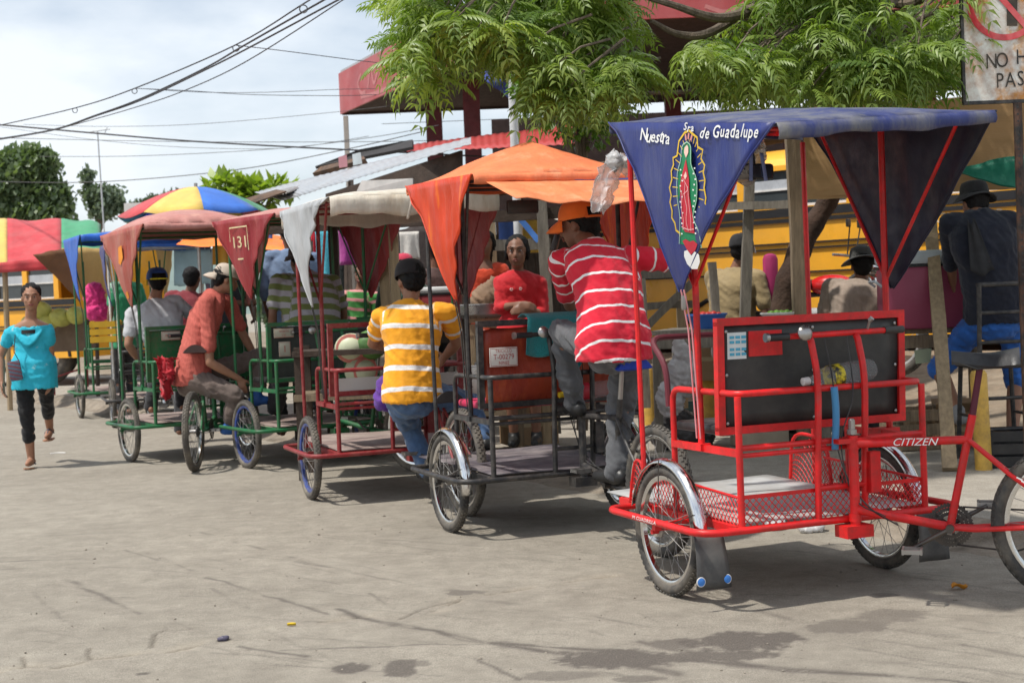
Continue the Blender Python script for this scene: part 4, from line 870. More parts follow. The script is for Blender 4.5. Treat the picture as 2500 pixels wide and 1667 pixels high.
p=person('man in dark t-shirt bending behind the coral shirted man',dict(pelvis=D(560,815,13.6),neck=D(572,650,13.5),head=D(588,605,13.4),wrR=D(592,740,13.3),wrL=D(620,770,13.4),ground=(0,0,.13)),V((.6,-.5,0)),cloth('charcoal cotton',(.05,.055,.06)),DARKJ,SKIND,voxel=.015,sleeve=.6)
p=person('person in green vest and white sleeves by the white posts',dict(pelvis=D(305,830,17.5),neck=D(308,690,17.5),head=D(302,655,17.5),ground=(0,0,.1)),V((-.7,.6,0)),cloth('green and white jersey',(.03,.26,.12),two=((.65,.65,.63),.58,3)),DARKJ,SKIND,voxel=.017,sleeve=.7)
# ---- market people
REDC=cloth('red knit cardigan',(.52,.012,.02))
p=person('woman in red cardigan standing at the food stall facing the camera',dict(pelvis=D(1272,800,11.0),neck=D(1262,665,11.0),head=D(1262,616,10.94),shR=D(1222,690,11.02),shL=D(1318,690,10.98),elR=D(1222,752,10.95),wrR=D(1270,742,10.80),elL=D(1325,765,10.95),wrL=D(1290,760,10.80),hdR=V((.9,-.3,-.25)),hnR=V((.2,-1,.2)),ground=(0,0,.2),hdL=V((-.8,-.3,.1)),hnL=V((-.2,-1,.2))),V((-.12,-1,0)),REDC,cloth('pink skirt',(.55,.12,.2)),SKIND,hair='long',voxel=.010,sleeve=1.2,female=True,neckline=0,bulk=1.0,hem=.06,hrad=1.08,shirt_name='cardigan',pants_name='skirt',leg=.6,shoes=SHOEB); W8=p
b=MB()
for s in(-.035,.035):
    for i in range(6): b.ball(p['Lc'](lerp(p['pel'],p['nk'],.70))+p['tl']*s+p['dep']*.138+V((math.cos(i)*.009,0,math.sin(i)*.009)),.004,6,4)
tag(b.obj('flower_print',EYEW,p['t']),None,None,None,'stuff')
p=person('woman in orange top behind the food stall',dict(pelvis=D(1178,770,13.2),neck=D(1182,640,13.2),head=D(1185,597,13.15),ground=(0,0,.3)),V((-.2,-1,0)),cloth('orange red jersey',(.62,.06,.02)),DARKJ,SKIND,hair='long',voxel=.014,sleeve=.1,female=True,neckline=.06)
p=person('person with black hair behind the red and white cooler',dict(pelvis=D(1062,800,13.4),neck=D(1064,660,13.4),head=D(1062,615,13.4),ground=(0,0,.3)),V((-.5,.8,0)),cloth('dark brown shirt',(.07,.035,.03)),DARKJ,SKIND,voxel=.016,sleeve=.6)
p=person('child in green striped shirt at the back of the stall',dict(pelvis=D(876,810,13.8),neck=D(880,712,13.8),head=D(884,672,13.8),ground=(0,0,.3)),V((-.3,-1,0)),strp('green and pink striped cotton',(.05,.24,.05),(.6,.25,.25),.09,.03,.2),DARKJ,SKIND,voxel=.016,sleeve=.5,stripes=True,bulk=.85,hrad=.95)
p=person('person in pink cap seated among the stalls',dict(pelvis=D(985,800,13.0),neck=D(985,692,13.0),head=D(987,655,13.0),ground=(0,0,.3)),V((.3,1,0)),cloth('dark green shirt',(.03,.06,.04)),DARKJ,SKIND,voxel=.017,sleeve=.5)
baseball(p,cloth('hot pink cap cotton',(.60,.04,.09)),hs=1.05)
p=person('man in khaki shirt and black and white cap seen from behind',dict(pelvis=D(1790,800,11.6),neck=D(1795,660,11.6),head=D(1812,612,11.6),ground=(0,0,.3),elL=D(1750,745,11.75),wrL=D(1800,760,12.0)),V((.55,.8,0)),cloth('khaki cotton',(.30,.225,.115)),DARKJ,SKIND,voxel=.012,sleeve=.75,bulk=1.15,hem=.08,loose=1.2,collar=True)
baseball(p,BLACKC,cloth('white cap brim',(.65,.66,.62)),hs=1.1)
p=person('man in beige pinstripe shirt and grey brimmed hat seen from behind',dict(pelvis=D(2085,850,10.9),neck=D(2100,690,11.0),head=D(2104,650,11.05),ground=(0,0,.2)),V((.1,1,0)),cloth('beige pinstripe cotton',(.33,.26,.21),stretch=(6,6,.2)),DARKJ,SKIND,voxel=.012,sleeve=.7,bulk=1.25,hem=.05,loose=1.2)
brimhat(p,cloth('charcoal hat cotton',(.045,.045,.042)),.16,-10)
# ---- man in navy at the right
fn=V((-.15,1,0))
J=dict(pelvis=D(2432,775,9.6),neck=D(2385,520,9.5),head=D(2378,498,9.62),shL=D(2315,545,9.55),shR=D(2475,540,9.5),anL=D(2340,1010,9.7),knL=D(2292,900,9.95),anR=D(2470,1075,9.6),knR=D(2480,930,9.8),wrL=D(2330,740,10.0),wrR=D(2520,760,10.0),ground=(0,0,.12))
p=person('man in navy shirt, blue shorts and black hat with scarf, at the right edge',J,fn,NAVYC,BLUESH,SKIN,voxel=.011,sleeve=1.3,bulk=1.2,hem=.04,leg=.5,shoes=SHOEG,loose=1.05,pants_name='shorts')
brimhat(p,BLACKC,.14,-6)
b=MB(); q=D(2375,540,9.32)-p['root']
def scf(u,v): return q+V(((u-.5)*(.05+.11*v)+.05*v,-.02+.05*(1-v)+.012*math.sin(u*9),-.34*v+.02*math.cos(u*7)))
b.grid(scf,8,10); b.obj('scarf',mat('black scarf with print',(.02,.02,.022),.8,var=.3,two=((.35,.10,.14),.68,9)),p['t'],60,solid=.006)
# ================================================================== market stalls behind the kerb
WOOD=mat('weathered timber',(.23,.175,.115),.85,var=.3,vscale=7,bump=.4,bscale=30,stretch=(6,6,.7),dirt=(.12,.09,.06),dirt_amt=.5)
WOODL=mat('pale timber',(.36,.27,.165),.8,var=.22,vscale=7,bump=.35,bscale=30,stretch=(6,6,.7),dirt=(.2,.14,.09),dirt_amt=.4)
WOODG=mat('grey timber',(.19,.17,.14),.9,var=.28,vscale=7,bump=.4,bscale=30,stretch=(5,5,.8))
WOODD=mat('dark stained and shade-toned timber',(.055,.038,.028),.85,var=.3,bump=.3)
PLY=mat('plywood',(.40,.245,.11),.7,var=.18,vscale=3,bump=.1,bscale=20,stretch=(.6,1,5),dirt=(.25,.14,.07),dirt_amt=.4)
GALV=mat('galvanised sheet',(.46,.48,.50),.45,.5,var=.12,vscale=4,dirt=(.30,.24,.19),dirt_amt=.5,dirt_scale=2)
RUSTY=mat('rusty dark sheet',(.10,.065,.045),.8,.2,var=.4,dirt=(.22,.11,.05),dirt_amt=.5)
BOLL=mat('yellow bollard paint',(.62,.38,.07),.6,var=.15,vscale=6,dirt=(.16,.10,.06),dirt_amt=.55,dirt_scale=16)
def timber(name,p,q,w,h,mt,label,cat='post',parent=None,bow=.004):
    p=V(p);q=V(q); b=MB(); n=8; d=(q-p); u,w2=frame_of(d); vs=[]; sd=hashn(p.x,p.y,q.z)*9
    for i in range(n+1):
        t=i/n; c=lerp(p,q,t)+u*bow*math.sin(t*5+sd)+w2*bow*math.cos(t*4+sd)
        k=1+.05*math.sin(t*13+sd)
        for a,e in((-1,-1),(1,-1),(1,1),(-1,1)): vs.append(c+u*a*w/2*k+w2*e*h/2*k)
    fs=[(3,2,1,0),tuple(4*n+k for k in range(4))]+[(4*i+k,4*i+(k+1)%4,4*(i+1)+(k+1)%4,4*(i+1)+k) for i in range(n) for k in range(4)]
    b.add(vs,fs); o=b.obj(name,mt,parent,30)
    if parent is None: tag(o,label,cat,'timber posts and rails of the market stalls')
    return o
def drop(p,z): return V((p.x,p.y,z))
def post_px(x0,y0,x1,y1,dep,w,mt,label,ground=.12):
    a=D(x0,y0,dep); b_=D(x1,y1,dep)
    return timber('timber_post',a,b_,w,w,mt,label,'post')
# main posts in front
timber('timber_post',D(2266,455,10.35),G(2319,1150,.12),.085,.085,WOODL,'pale round edged timber post right of the red pedicab, in front of the pink cooler')
a=D(1935,330,10.6); b_=G(1966,1090,.12); timber('timber_post',a,drop(a+(b_-a)*1.0,.10),.085,.10,WOOD,'thick timber post beside the red pedicab posts, left of the tree trunk')
timber('timber_post',D(1830,380,11.0),drop(D(1800,800,11.0),.12),.075,.075,WOODG,'grey timber post in front of the khaki shirted man')
timber('timber_post',D(1737,640,11.1),D(1752,800,11.1),.06,.06,WOODG,'short leaning grey timber post left of the khaki shirted man')
timber('timber_post',D(2128,420,13.0),drop(D(2140,640,13.0),.3),.09,.09,WOODL,'timber post behind the grey brimmed hat')
timber('timber_post',D(1322,490,11.6),drop(D(1345,760,11.6),.2),.085,.085,WOODG,'grey timber post right of the woman in red cardigan')
timber('timber_post',D(1194,500,13.6),drop(D(1200,640,13.6),.3),.10,.10,WOODL,'pale timber post behind the woman in orange top')
timber('timber_post',D(958,520,12.0),drop(D(966,760,12.0),.2),.075,.075,WOODL,'pale timber post left of the dark cap of the yellow shirted man')
timber('timber_post',D(935,600,12.2),drop(D(950,770,12.2),.2),.085,.085,WOODL,'slanted pale timber post by the white cloth')
timber('timber_post',D(812,520,12.8),drop(D(822,760,12.8),.2),.08,.08,WOODD,'dark timber post behind the striped shirt back')
timber('timber_post',D(1135,560,11.4),drop(D(1130,780,11.4),.2),.07,.07,WOODD,'dark timber post beside the aluminium pan')
timber('timber_post',D(1655,560,12.4),drop(D(1662,780,12.4),.3),.07,.07,WOODL,'pale timber post right of the raised arm, against the yellow bus')
timber('timber_post',D(1560,580,12.6),drop(D(1572,800,12.6),.3),.07,.07,WOODG,'grey timber post left of the raised arm, against the yellow bus')
# rails
timber('timber_rail',D(1775,505,11.0),D(1950,497,10.75),.05,.06,WOODG,'thin grey timber rail crossing the bus windows','rail')
timber('timber_rail',D(1545,672,12.0),D(1690,664,12.0),.06,.07,WOODG,'grey timber rail behind the striped shirt, level with the bus','rail')
timber('timber_rail',D(1690,690,11.8),D(1575,800,11.8),.06,.06,WOODG,'slanting grey timber brace left of the blue flap tip','rail')
timber('timber_rail',D(1580,748,11.9),D(1690,742,11.9),.05,.06,WOODG,'low grey timber rail behind the flap cords','rail')
timber('timber_rail',D(1150,533,11.7),D(1395,516,11.7),.08,.09,WOODD,'dark timber beam above the woman in red cardigan','beam')
timber('timber_rail',D(1140,601,13.4),D(1345,594,13.4),.05,.10,WOODG,'grey plank rail behind the woman in orange top','rail')
timber('timber_rail',D(1262,528,13.0),D(1316,588,13.0),.05,.05,mat('blue painted pipe',(.08,.22,.60),.5),'slanting blue painted bar under the stall roof','bar')
timber('timber_rail',D(640,560,13.2),D(1160,532,12.4),.09,.10,WOODD,'long dark timber beam under the stall roof','beam')
# table planks
def table(label,p0,p1,depth,z,n,mt,legs=True,leg_m=None,th=.035):
    p0=V(p0);p1=V(p1); t=thing('stall_table',label,'table',drop(p0,.12)); dirn=(p1-p0); dirn.z=0; L_=dirn.length; dirn.normalize(); sd=V((-dirn.y,dirn.x,0)); R0=t.location
    for i in range(n):
        w=depth/n; c=lerp(p0,p1,.5)+sd*(w*(i+.5)); c.z=z+.004*hashn(i,p0.x); b=MB(); b.box(V((0,0,0)),(L_+.06*(hashn(i,p0.y)-.5),w-.008,th)); o=b.obj('plank',mt,t,0); o.location=c-V(R0); o.rotation_euler=(0,0,math.atan2(dirn.y,dirn.x))
    b=MB(); b.beam(p0+sd*.02+V((0,0,z-p0.z-.07)),p1+sd*.02+V((0,0,z-p1.z-.07)),.03,.09); b.v=[tuple(V(q)-V(R0)) for q in b.v]; b.obj('apron',leg_m or mt,t,0)
    if legs:
        for k in(.03,.97):
            for e in(.04,depth-.04):
                q=lerp(p0,p1,k)+sd*e; b=MB(); b.beam(V((q.x,q.y,.10))-V(R0),V((q.x,q.y,z-.03))-V(R0),.06,.06); b.obj('leg',leg_m or mt,t,0)
    return t
table('long grey plank table behind the red pedicab',D(1585,812,10.7),D(2020,790,10.25),.7,1.0,4,WOODG)
table('brown plank table carrying the pink cooler',D(2180,830,10.05),D(2390,815,9.9),.6,.96,3,WOOD)
table('timber food table with the aluminium pan',D(1138,768,11.2),D(1330,762,11.2),.6,1.14,3,WOODL)
table('dark counter table behind the dark red pedicab',D(700,800,13.0),D(1120,785,12.4),.7,1.06,4,WOODD)
# plywood board and cloths above the right stall
def board(name,label,cat,pts,mt,th=.018,group=None):
    c=sum((V(p) for p in pts),V((0,0,0)))/len(pts); n=(V(pts[1])-V(pts[0])).cross(V(pts[2])-V(pts[0])).normalized(); b=MB(); b.prism([V(p)-c for p in pts],n*th); o=b.obj(name,mt,None,0); o.location=c; return tag(o,label,cat,group)
board('plywood_board','tan plywood fascia board above the right hand stall','board',[D(1962,482,10.25),D(2130,476,10.2),D(2300,464,10.1),D(2600,450,9.9),D(2600,230,9.9),D(1962,262,10.25)],PLY)
def sheet(name,label,cat,fn,mt,nu=14,nv=10,sol=.004,group=None):
    b=MB(); b.grid(fn,nu,nv); c=V(b.v[len(b.v)//2]); b.v=[tuple(V(q)-c) for q in b.v]; o=b.obj(name,mt,None,80,solid=sol); o.location=c; return tag(o,label,cat,group)
def quad(A,B,C,Dq,sag=0,wav=0,seed=0):
    A,B,C,Dq=V(A),V(B),V(C),V(Dq)
    return lambda u,v: lerp(lerp(A,B,u),lerp(Dq,C,u),v)+V((0,0,-sag*4*u*(1-u)*4*v*(1-v)+wav*(float(fbm(u*5+seed,v*5+seed,3))-.5)*2))
GREENT=tarp('green tarp',(.01,.16,.10),(.02,.2,.13),(.02,.1,.07),.5,.3)
sheet('green_tarp','green tarp slung across the corner of the right stall','tarp',quad(D(2318,412,9.95),D(2600,360,9.6),D(2600,490,9.5),D(2330,418,9.85),.06,.02),GREENT)
# cooler
def cooler(label,c,size,rz,body,lid,group=None,mark=None):
    t=thing('cooler',label,'cooler',c,rz,group); w,d,h=size
    b=MB(); b.bbox((0,0,h*.40),(w,d,h*.80),.03); b.obj('box',body,t); b=MB(); b.bbox((0,0,h*.90),(w*1.03,d*1.03,h*.18),.03); b.obj('lid',lid,t)
    b=MB(); b.tube(rounded([(-w*.53,-d*.3,h*.55),(-w*.60,-d*.3,h*.62),(-w*.60,d*.3,h*.62),(-w*.53,d*.3,h*.55)],.03),.010,6); b.obj('handle',lid,t)
    b=MB(); b.tube(rounded([(w*.53,-d*.3,h*.55),(w*.60,-d*.3,h*.50),(w*.60,d*.3,h*.50),(w*.53,d*.3,h*.55)],.03),.010,6); b.obj('handle',lid,t)
    b=MB(); b.box((0,0,h*.795),(w*1.012,d*1.012,h*.025)); b.obj('seam',BLACKPL,t)
    if mark:
        b=MB(); 
        for s in mark: b.ribbon([V((x*w,-d*.502-.002,z*h)) for x,z in s],.018,V((0,-1,0)))
        b.obj('white_mark',EYEW,t,0)
    return t
PINKC=mat('faded pink plastic',(.33,.055,.11),.45,var=.15,vscale=3,dirt=(.16,.05,.07),dirt_amt=.35); LIDC=mat('pale blue grey plastic',(.45,.50,.53),.45,var=.1)
cooler('large pink cooler with pale grey lid on the brown table',drop(D(2272,815,10.12),.978),(.66,.42,.55),rad(-4),PINKC,LIDC)
cooler('red cooler with white lid and white mark behind the orange flap',drop(D(1078,752,12.55),1.095),(.40,.34,.34),rad(6),mat('dull red plastic',(.28,.03,.035),.45),mat('white plastic lid',(.55,.55,.54),.5),mark=[[(.0,.36),(.0,.16),(.32,.16),(.32,.36)]])
# food pan, pot, sack
ALU=mat('aluminium',(.55,.55,.56),.32,.95,var=.1,dirt=(.2,.18,.15),dirt_amt=.35)
t=thing('cooking_pan','wide aluminium pan on the timber food table','pan',drop(D(1182,760,11.35),1.16)); b=MB(); b.lathe([(.0,.0),(.19,.0),(.235,.03),(.25,.10),(.262,.105),(.262,.112),(.245,.112),(.225,.035),(.18,.012),(.0,.012)],n=28); b.obj('bowl',ALU,t)
for s in(-1,1): b=MB(); b.tube(crv([(s*.25,-.04,.09),(s*.30,-.03,.10),(s*.30,.03,.10),(s*.25,.04,.09)],4),.008,6); b.obj('handle',ALU,t)
b=MB(); b.lathe([(.0,.018),(.12,.05),(.19,.055),(.2,.04)],n=20); b.obj('food',mat('fried food',(.25,.10,.04),.7,bump=.6,bscale=60),t)
t=thing('cooking_pot','large dented aluminium pot below the food table','pot',drop(D(1190,820,11.25),.45)); b=MB(); b.lathe([(.0,.0),(.24,.0),(.26,.03),(.265,.34),(.28,.345),(.28,.355),(.255,.355),(.25,.03),(0,.02)],n=28); b.obj('body',ALU,t)
for s in(-1,1): b=MB(); b.tube(crv([(s*.265,-.05,.28),(s*.32,-.04,.29),(s*.32,.04,.29),(s*.265,.05,.28)],4),.009,6); b.obj('handle',ALU,t)
t=thing('timber_stand','low timber stand under the aluminium pot','stand',drop(D(1190,820,11.25),.1)); b=MB(); b.box((0,0,.33),(.56,.5,.04)); b.obj('top',WOOD,t)
for sx in(-1,1):
    for sy in(-1,1): b=MB(); b.box((sx*.23,sy*.2,.16),(.05,.05,.32)); b.obj('leg',WOOD,t)
def blobthing(name,label,cat,c,prims,mt,vox=.012,wr=.01,group=None,loc0=None):
    b=MB()
    for p_ in prims:
        if p_[0]=='e': b.ball(p_[1],p_[2],14,10)
        else: cap_(b,p_[1],p_[2],p_[3],p_[4])
    me=remesh(b,vox,3); wrinkle(me,wr,16,hashn(c[0],c[1])*9); o=link(name,me,mt); o.location=c; return tag(o,label,cat,group)
blobthing('cloth_sack','brown cloth sack leaning beside the aluminium pan','sack',drop(D(1188,735,11.75),1.15),[('e',(0,0,.12),(.13,.10,.15)),('c',(0,0,.2),(.06,0,.3),.07,.03)],cloth('brown sackcloth',(.25,.16,.10)),.014,.015)
PLASTW=mat('white plastic bag',(.70,.70,.70),.35,var=.08,bump=.5,bscale=18,trans=.25,alpha=.92); PLASTG=mat('grey plastic bag',(.42,.40,.40),.4,var=.15,bump=.5,bscale=16)
blobthing('plastic_bag','grey plastic bag hanging below the plank table','bag',D(1668,905,10.35),[('e',(0,0,-.03),(.10,.08,.15)),('c',(0,0,.1),(-.02,0,.22),.06,.025),('e',(-.1,0,-.2),(.09,.07,.12))],PLASTG,.012,.018)
# bollards
for i,(x,y,tx,lab) in enumerate(((1588,1040,1578,'yellow pipe bollard right of the blue saddle'),(1735,1050,1722,'yellow rust spotted pipe bollard left of the backrest board'),(1926,1075,1918,'yellow pipe bollard behind the hanging blue strap'),(2130,1062,2122,'yellow pipe bollard behind the arm rail end'),(2402,1148,2385,'tall yellow pipe bollard behind the red seat post'))):
    g=G(x,y,.115); t=thing('bollard',lab,'bollard',g,0,'yellow pipe bollards along the pavement'); hh=.52 if i<4 else .62; R_=.052 if i!=1 else .075
    if i==1: hh=.55
    b=MB(); b.lathe([(R_*1.02,-.03),(R_,.01),(R_,hh-.02),(R_*.8,hh),(R_*.7,hh+.004)],n=18); b.obj('pipe',BOLL,t); t.rotation_euler=(0,rad(-1.5),0)
# crate & box clutter under the table
def crate(label,c,size,rz,mt,nsl=3,group='crates under the stall tables'):
    t=thing('crate',label,'crate',c,rz,group); w,d,h=size
    for s in(-1,1):
        for i in range(nsl):
            z=h*(i+.5)/nsl; b=MB(); b.box((0,s*d/2,z),(w,.014,h/nsl*.78)); b.obj('slat',mt,t,0); b=MB(); b.box((s*w/2,0,z),(.014,d-.016,h/nsl*.78)); b.obj('slat',mt,t,0)
    for sx in(-1,1):
        for sy in(-1,1): b=MB(); b.box((sx*(w/2-.018),sy*(d/2-.018),h/2),(.02,.02,h)); b.obj('corner_post',mt,t,0)
    b=MB(); b.box((0,0,.012),(w-.03,d-.03,.014)); b.obj('floor',mt,t,0); return t
TEALP=mat('dark teal plastic',(.02,.06,.06),.5,var=.2,dirt=(.15,.14,.12),dirt_amt=.5)
crate('dark teal crate on the pavement beside the arm rail',drop(G(1705,1040,.12)+V((.05,.25,0)),.12),(.36,.26,.20),rad(15),TEALP)
crate('black plastic crate at the right edge below the stool',drop(G(2480,1140,.12)+V((.05,.1,0)),.12),(.40,.30,.24),rad(-8),BLACKPL)
crate('timber crate beneath the brown table',drop(D(2235,960,10.2),.12),(.42,.32,.30),rad(6),WOOD)
crate('timber crate in the shade behind the yellow bollards',drop(D(1880,980,10.9),.12),(.45,.34,.32),rad(-12),WOODD)
board('paper_sheet','pale green paper on the end of the brown table','paper',[D(2232,855,10.0),D(2275,850,10.0),D(2272,885,10.0),D(2236,888,10.0)],mat('pale green paper',(.45,.50,.33),.9),.003)
t=thing('water_bucket','grey blue plastic bucket in the shade behind the blue strap','bucket',drop(G(2030,1060,.12)+V((0,.3,0)),.12)); b=MB(); b.lathe([(0,0),(.10,0),(.135,.26),(.145,.262),(.145,.275),(.128,.275),(.095,.012),(0,.012)],n=20); b.obj('shell',mat('grey blue plastic',(.18,.22,.27),.5),t); b=MB(); b.tube(crv([(-.14,0,.26),(-.1,.08,.30),(0,.12,.31),(.1,.08,.30),(.14,0,.26)],4),.004,5); b.obj('handle',STEEL,t)
blobthing('waste_bag','dark rubbish bag slumped under the plank table','bag',drop(D(1650,960,10.9),.24),[('e',(0,0,0),(.2,.16,.15)),('e',(.15,.05,-.03),(.13,.12,.1)),('c',(0,0,.1),(.03,0,.22),.08,.02)],mat('dark plastic',(.05,.045,.045),.4,bump=.5,bscale=14),.016,.02)
# black stool-chair at the right
t=thing('bar_chair','tall black metal chair under the man in navy shirt','chair',drop(D(2440,1120,9.35),.12),rad(4)); CH=BLACKEN
for x in(-.17,.17):
    b=MB(); b.tube([(x*1.15,-.16,0),(x,-.14,.62),(x,-.17,1.16)],.016,8); b.obj('back_leg',CH,t); b=MB(); b.tube([(x*1.15,.20,0),(x,.18,.62)],.016,8); b.obj('front_leg',CH,t)
    b=MB(); b.tube([(x*1.1,-.15,.3),(x*1.1,.19,.3)],.010,6); b.obj('side_rung',CH,t)
for z in(.22,.42,.78,.97,1.15): b=MB(); b.tube([(-.18,-.155,z),(.18,-.155,z)],.012 if z<1.1 else .016,8); b.obj('rung',CH,t)
b=MB(); b.bbox((0,.02,.635),(.40,.40,.05),.02); b.obj('seat',BLACKVINYL,t)
# sign post with rusty sign
SIGNW=mat('rusted white sign sheet',(.72,.71,.66),.5,var=.06,dirt=(.33,.12,.03),dirt_amt=.95,dirt_scale=7,two=((.55,.27,.07),.50,3.6))
t=thing('road_sign','rusty white sign with red ring and black arrow at the top right','sign',drop(D(2490,700,8.5),0)); R0=V(t.location)
def sg(x,y,dz=0): return D(x,y,8.5-dz)-R0
b=MB(); b.prism([sg(2346,-160),sg(2358,249),sg(2640,238),sg(2628,-170)],(0,.012,0)); pn=b.obj('panel',SIGNW,t,0)
b=MB(); b.prism([sg(2340,-160,.004),sg(2352,251,.004),sg(2359,251,.004),sg(2347,-160,.004)],(0,.03,0)); b.prism([sg(2353,248,.004),sg(2353,256,.004),sg(2640,245,.004),sg(2640,237,.004)],(0,.03,0)); b.obj('edge',BLACKEN,pn,0)
SR=mat('sign red',(.62,.02,.035),.5,dirt=(.7,.65,.6),dirt_amt=.3); SB=mat('sign black',(.02,.02,.02),.6,dirt=(.3,.2,.1),dirt_amt=.3)
b=MB(); b.ribbon([sg(2452+84*math.cos(2*pi*i/48),8+84*math.sin(2*pi*i/48),.006) for i in range(48)],.036,(0,-1,0),True); b.obj('ring',SR,pn,0)
b=MB(); b.ribbon([sg(2400,-55,.008),sg(2510,70,.008)],.034,(0,-1,0)); b.obj('slash',SR,pn,0)
b=MB(); b.poly([sg(2458,64,.0055),sg(2484,64,.0055),sg(2484,-20,.0055),sg(2500,-20,.0055),sg(2471,-62,.0055),sg(2440,-20,.0055),sg(2458,-20,.0055)]); b.obj('arrow',SB,pn,0)
for txt,x,y in(('N',2421,152),('O',2447,149),('H',2494,141),('A',2522,139),('Y',2548,138),('P',2441,199),('A',2467,197),('S',2492,194),('O',2520,192)):
    vs,fs=text_mesh(txt,.125); b=MB(); c=sg(x,y,.006); b.add([c+V((v.x*.75,0,v.y))for v in vs],fs); b.obj('letter',SB,pn,0)
b=MB(); x0=sg(2484,250,0); 
b.tube([sg(2484,252),V((sg(2505,900).x,sg(2505,900).y,0))],.026,6); po=b.obj('post',mat('black perforated steel',(.03,.028,.026),.5,.3,dirt=(.3,.12,.06),dirt_amt=.5,dirt_scale=8),t)
b=MB()
for i in range(34):
    y=262+i*17; b.lathe([(.0065,0),(.0065,.002)],sg(2484+.033*(y-250)*1.0,y,.028),(0,-1,0),8)
b.obj('punched_holes',BLACKPL,po); tag(b and po.children[0],None,None,None,'stuff')
# ------------------------------------------------ roofs and back of the stalls
def corrug(name,label,cat,A,B,C,Dq,mt,waves=24,amp=.016,group=None,nv=4):
    A,B,C,Dq=V(A),V(B),V(C),V(Dq); n=(B-A).cross(Dq-A).normalized(); b=MB()
    b.grid(lambda u,v:lerp(lerp(A,B,u),lerp(Dq,C,u),v)+n*amp*math.sin(u*waves*2*pi)+V((0,0,.02*(float(fbm(u*7,v*3,2))-.5))),waves*6,nv); c=lerp(A,C,.5); b.v=[tuple(V(q)-c) for q in b.v]
    o=b.obj(name,mt,None,80,solid=.004); o.location=c; return tag(o,label,cat,group)
ROOFG='corrugated roof sheets over the market stalls'
corrug('corrugated_roof','long galvanised roof sloping over the market stalls','roof',D(690,490,20),D(1150,352,14.2),D(1150,334,17.2),D(622,470,23.5),GALV,30,.004,ROOFG)
corrug('corrugated_roof','short galvanised roof sheet left of the long stall roof','roof',D(628,487,20.5),D(700,470,19.5),D(770,440,22),D(640,478,23),mat('dull galvanised sheet',(.40,.39,.38),.5,.5,var=.2,dirt=(.2,.15,.1),dirt_amt=.6),10,.02,ROOFG)
board('roof_sheet','brown weathered sheet lying on the stall roof beside the umbrella','sheet',[D(594,490,19),D(625,497,18.6),D(700,470,19),D(675,466,20)],RUSTY,.02)
corrug('corrugated_roof','added grey shade roof over the food stall, behind the orange flap','roof',M(4.1,1.5,2.42),M(8.6,1.7,2.42),M(8.6,4.6,2.8),M(4.1,4.6,2.8),RUSTY,26,.018,ROOFG)  # roof added overhead to shade the stall
corrug('corrugated_roof','added rusty shade roof over the dark stalls behind the white canopy','roof',M(8.7,1.7,2.36),M(13.8,1.9,2.36),M(13.8,5.2,2.8),M(8.7,5.2,2.8),RUSTY,26,.018,ROOFG)  # also added, so its shadow darkens the stalls below
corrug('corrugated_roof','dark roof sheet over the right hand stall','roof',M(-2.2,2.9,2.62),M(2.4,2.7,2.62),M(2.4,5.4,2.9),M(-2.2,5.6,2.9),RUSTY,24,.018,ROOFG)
board('wall_panel','pale grey wall panel under the long galvanised roof','panel',[D(872,470,15.5),D(1010,462,15.2),D(1010,436,15.2),D(885,442,15.5)],mat('pale grey board',(.45,.44,.42),.8,var=.15),.02)
for s0,lab in((10.3,'behind the striped child'),(12.0,'behind the light blue shirt'),(13.7,'behind the coral shirt'),(15.4,'behind the dark red t-shirt'),(17.1,'behind the grey t-shirt'),(18.8,'behind the green vest')):  # added walls, coloured dark to stand for the shaded stall interior
    t=thing('shade_back_wall','added dark plank back wall standing for stall shade, '+lab,'wall',M(s0,5.0,.3),math.atan2(E_.y,E_.x),'added dark plank walls behind the stalls')
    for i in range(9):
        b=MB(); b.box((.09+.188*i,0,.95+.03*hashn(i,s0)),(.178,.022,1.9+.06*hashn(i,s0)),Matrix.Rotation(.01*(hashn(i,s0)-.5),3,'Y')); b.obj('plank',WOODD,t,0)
# hanging goods
rg=random.Random(5)
cols=[(.60,.02,.04),(.10,.50,.62),(.62,.10,.20),(.70,.66,.60),(.06,.12,.35),(.55,.35,.06),(.04,.20,.08),(.60,.03,.05),(.2,.45,.6),(.35,.05,.25)]
HG=[(790,580,14.2,.11,.20,0),(797,640,14.0,.10,.34,1),(712,585,14.6,.10,.14,2),(768,565,14.8,.06,.1,0),(1000,600,14.4,.1,.14,3),(930,640,13.4,.08,.22,3),(1090,590,14.6,.12,.18,8),(1150,570,15,.14,.2,1),(1240,560,14.8,.10,.2,4),(1290,575,14.9,.12,.18,5),(850,600,15.0,.10,.2,9),(905,590,15.2,.12,.2,6),(1030,570,15.2,.12,.16,7),(640,600,15.0,.12,.22,4),(610,620,15.2,.1,.2,3),(545,600,15.4,.12,.2,5)]
GP=['right of the white flap','low beside the striped shirt back','left of the white flap','just above the white flap edge','left of the orange flap','beside the slanted pale post','behind the orange flap','over the orange topped woman','right of the pale post','left of the grey post','behind the maroon inner flap','under the white canopy','above the pink cap','behind the light blue shirt','above the bending man','above the beige cap']
cn=['red','cyan','pink','white','navy','mustard','green','crimson','pale blue','purple']
for gi,(x,y,d_,w,h,ci) in enumerate(HG):
    c=D(x,y,d_); sd_=rg.random()*9; lab=cn[ci]+' garment hanging in the stalls, '+GP[gi]
    sheet('hanging_garment',lab,'garment',lambda u,v:c+V(((u-.5)*w*(2.0-.5*v*(1-v)),.03*math.sin(u*9+sd_)*v,(.5-v)*h*2)),cloth('garment '+cn[ci],cols[ci]),8,8,.004,'garments hung in the stalls')
OR2=tarp('bright orange tarp',(.85,.20,.02),(.9,.28,.03),(.7,.12,.02),.5,.2)
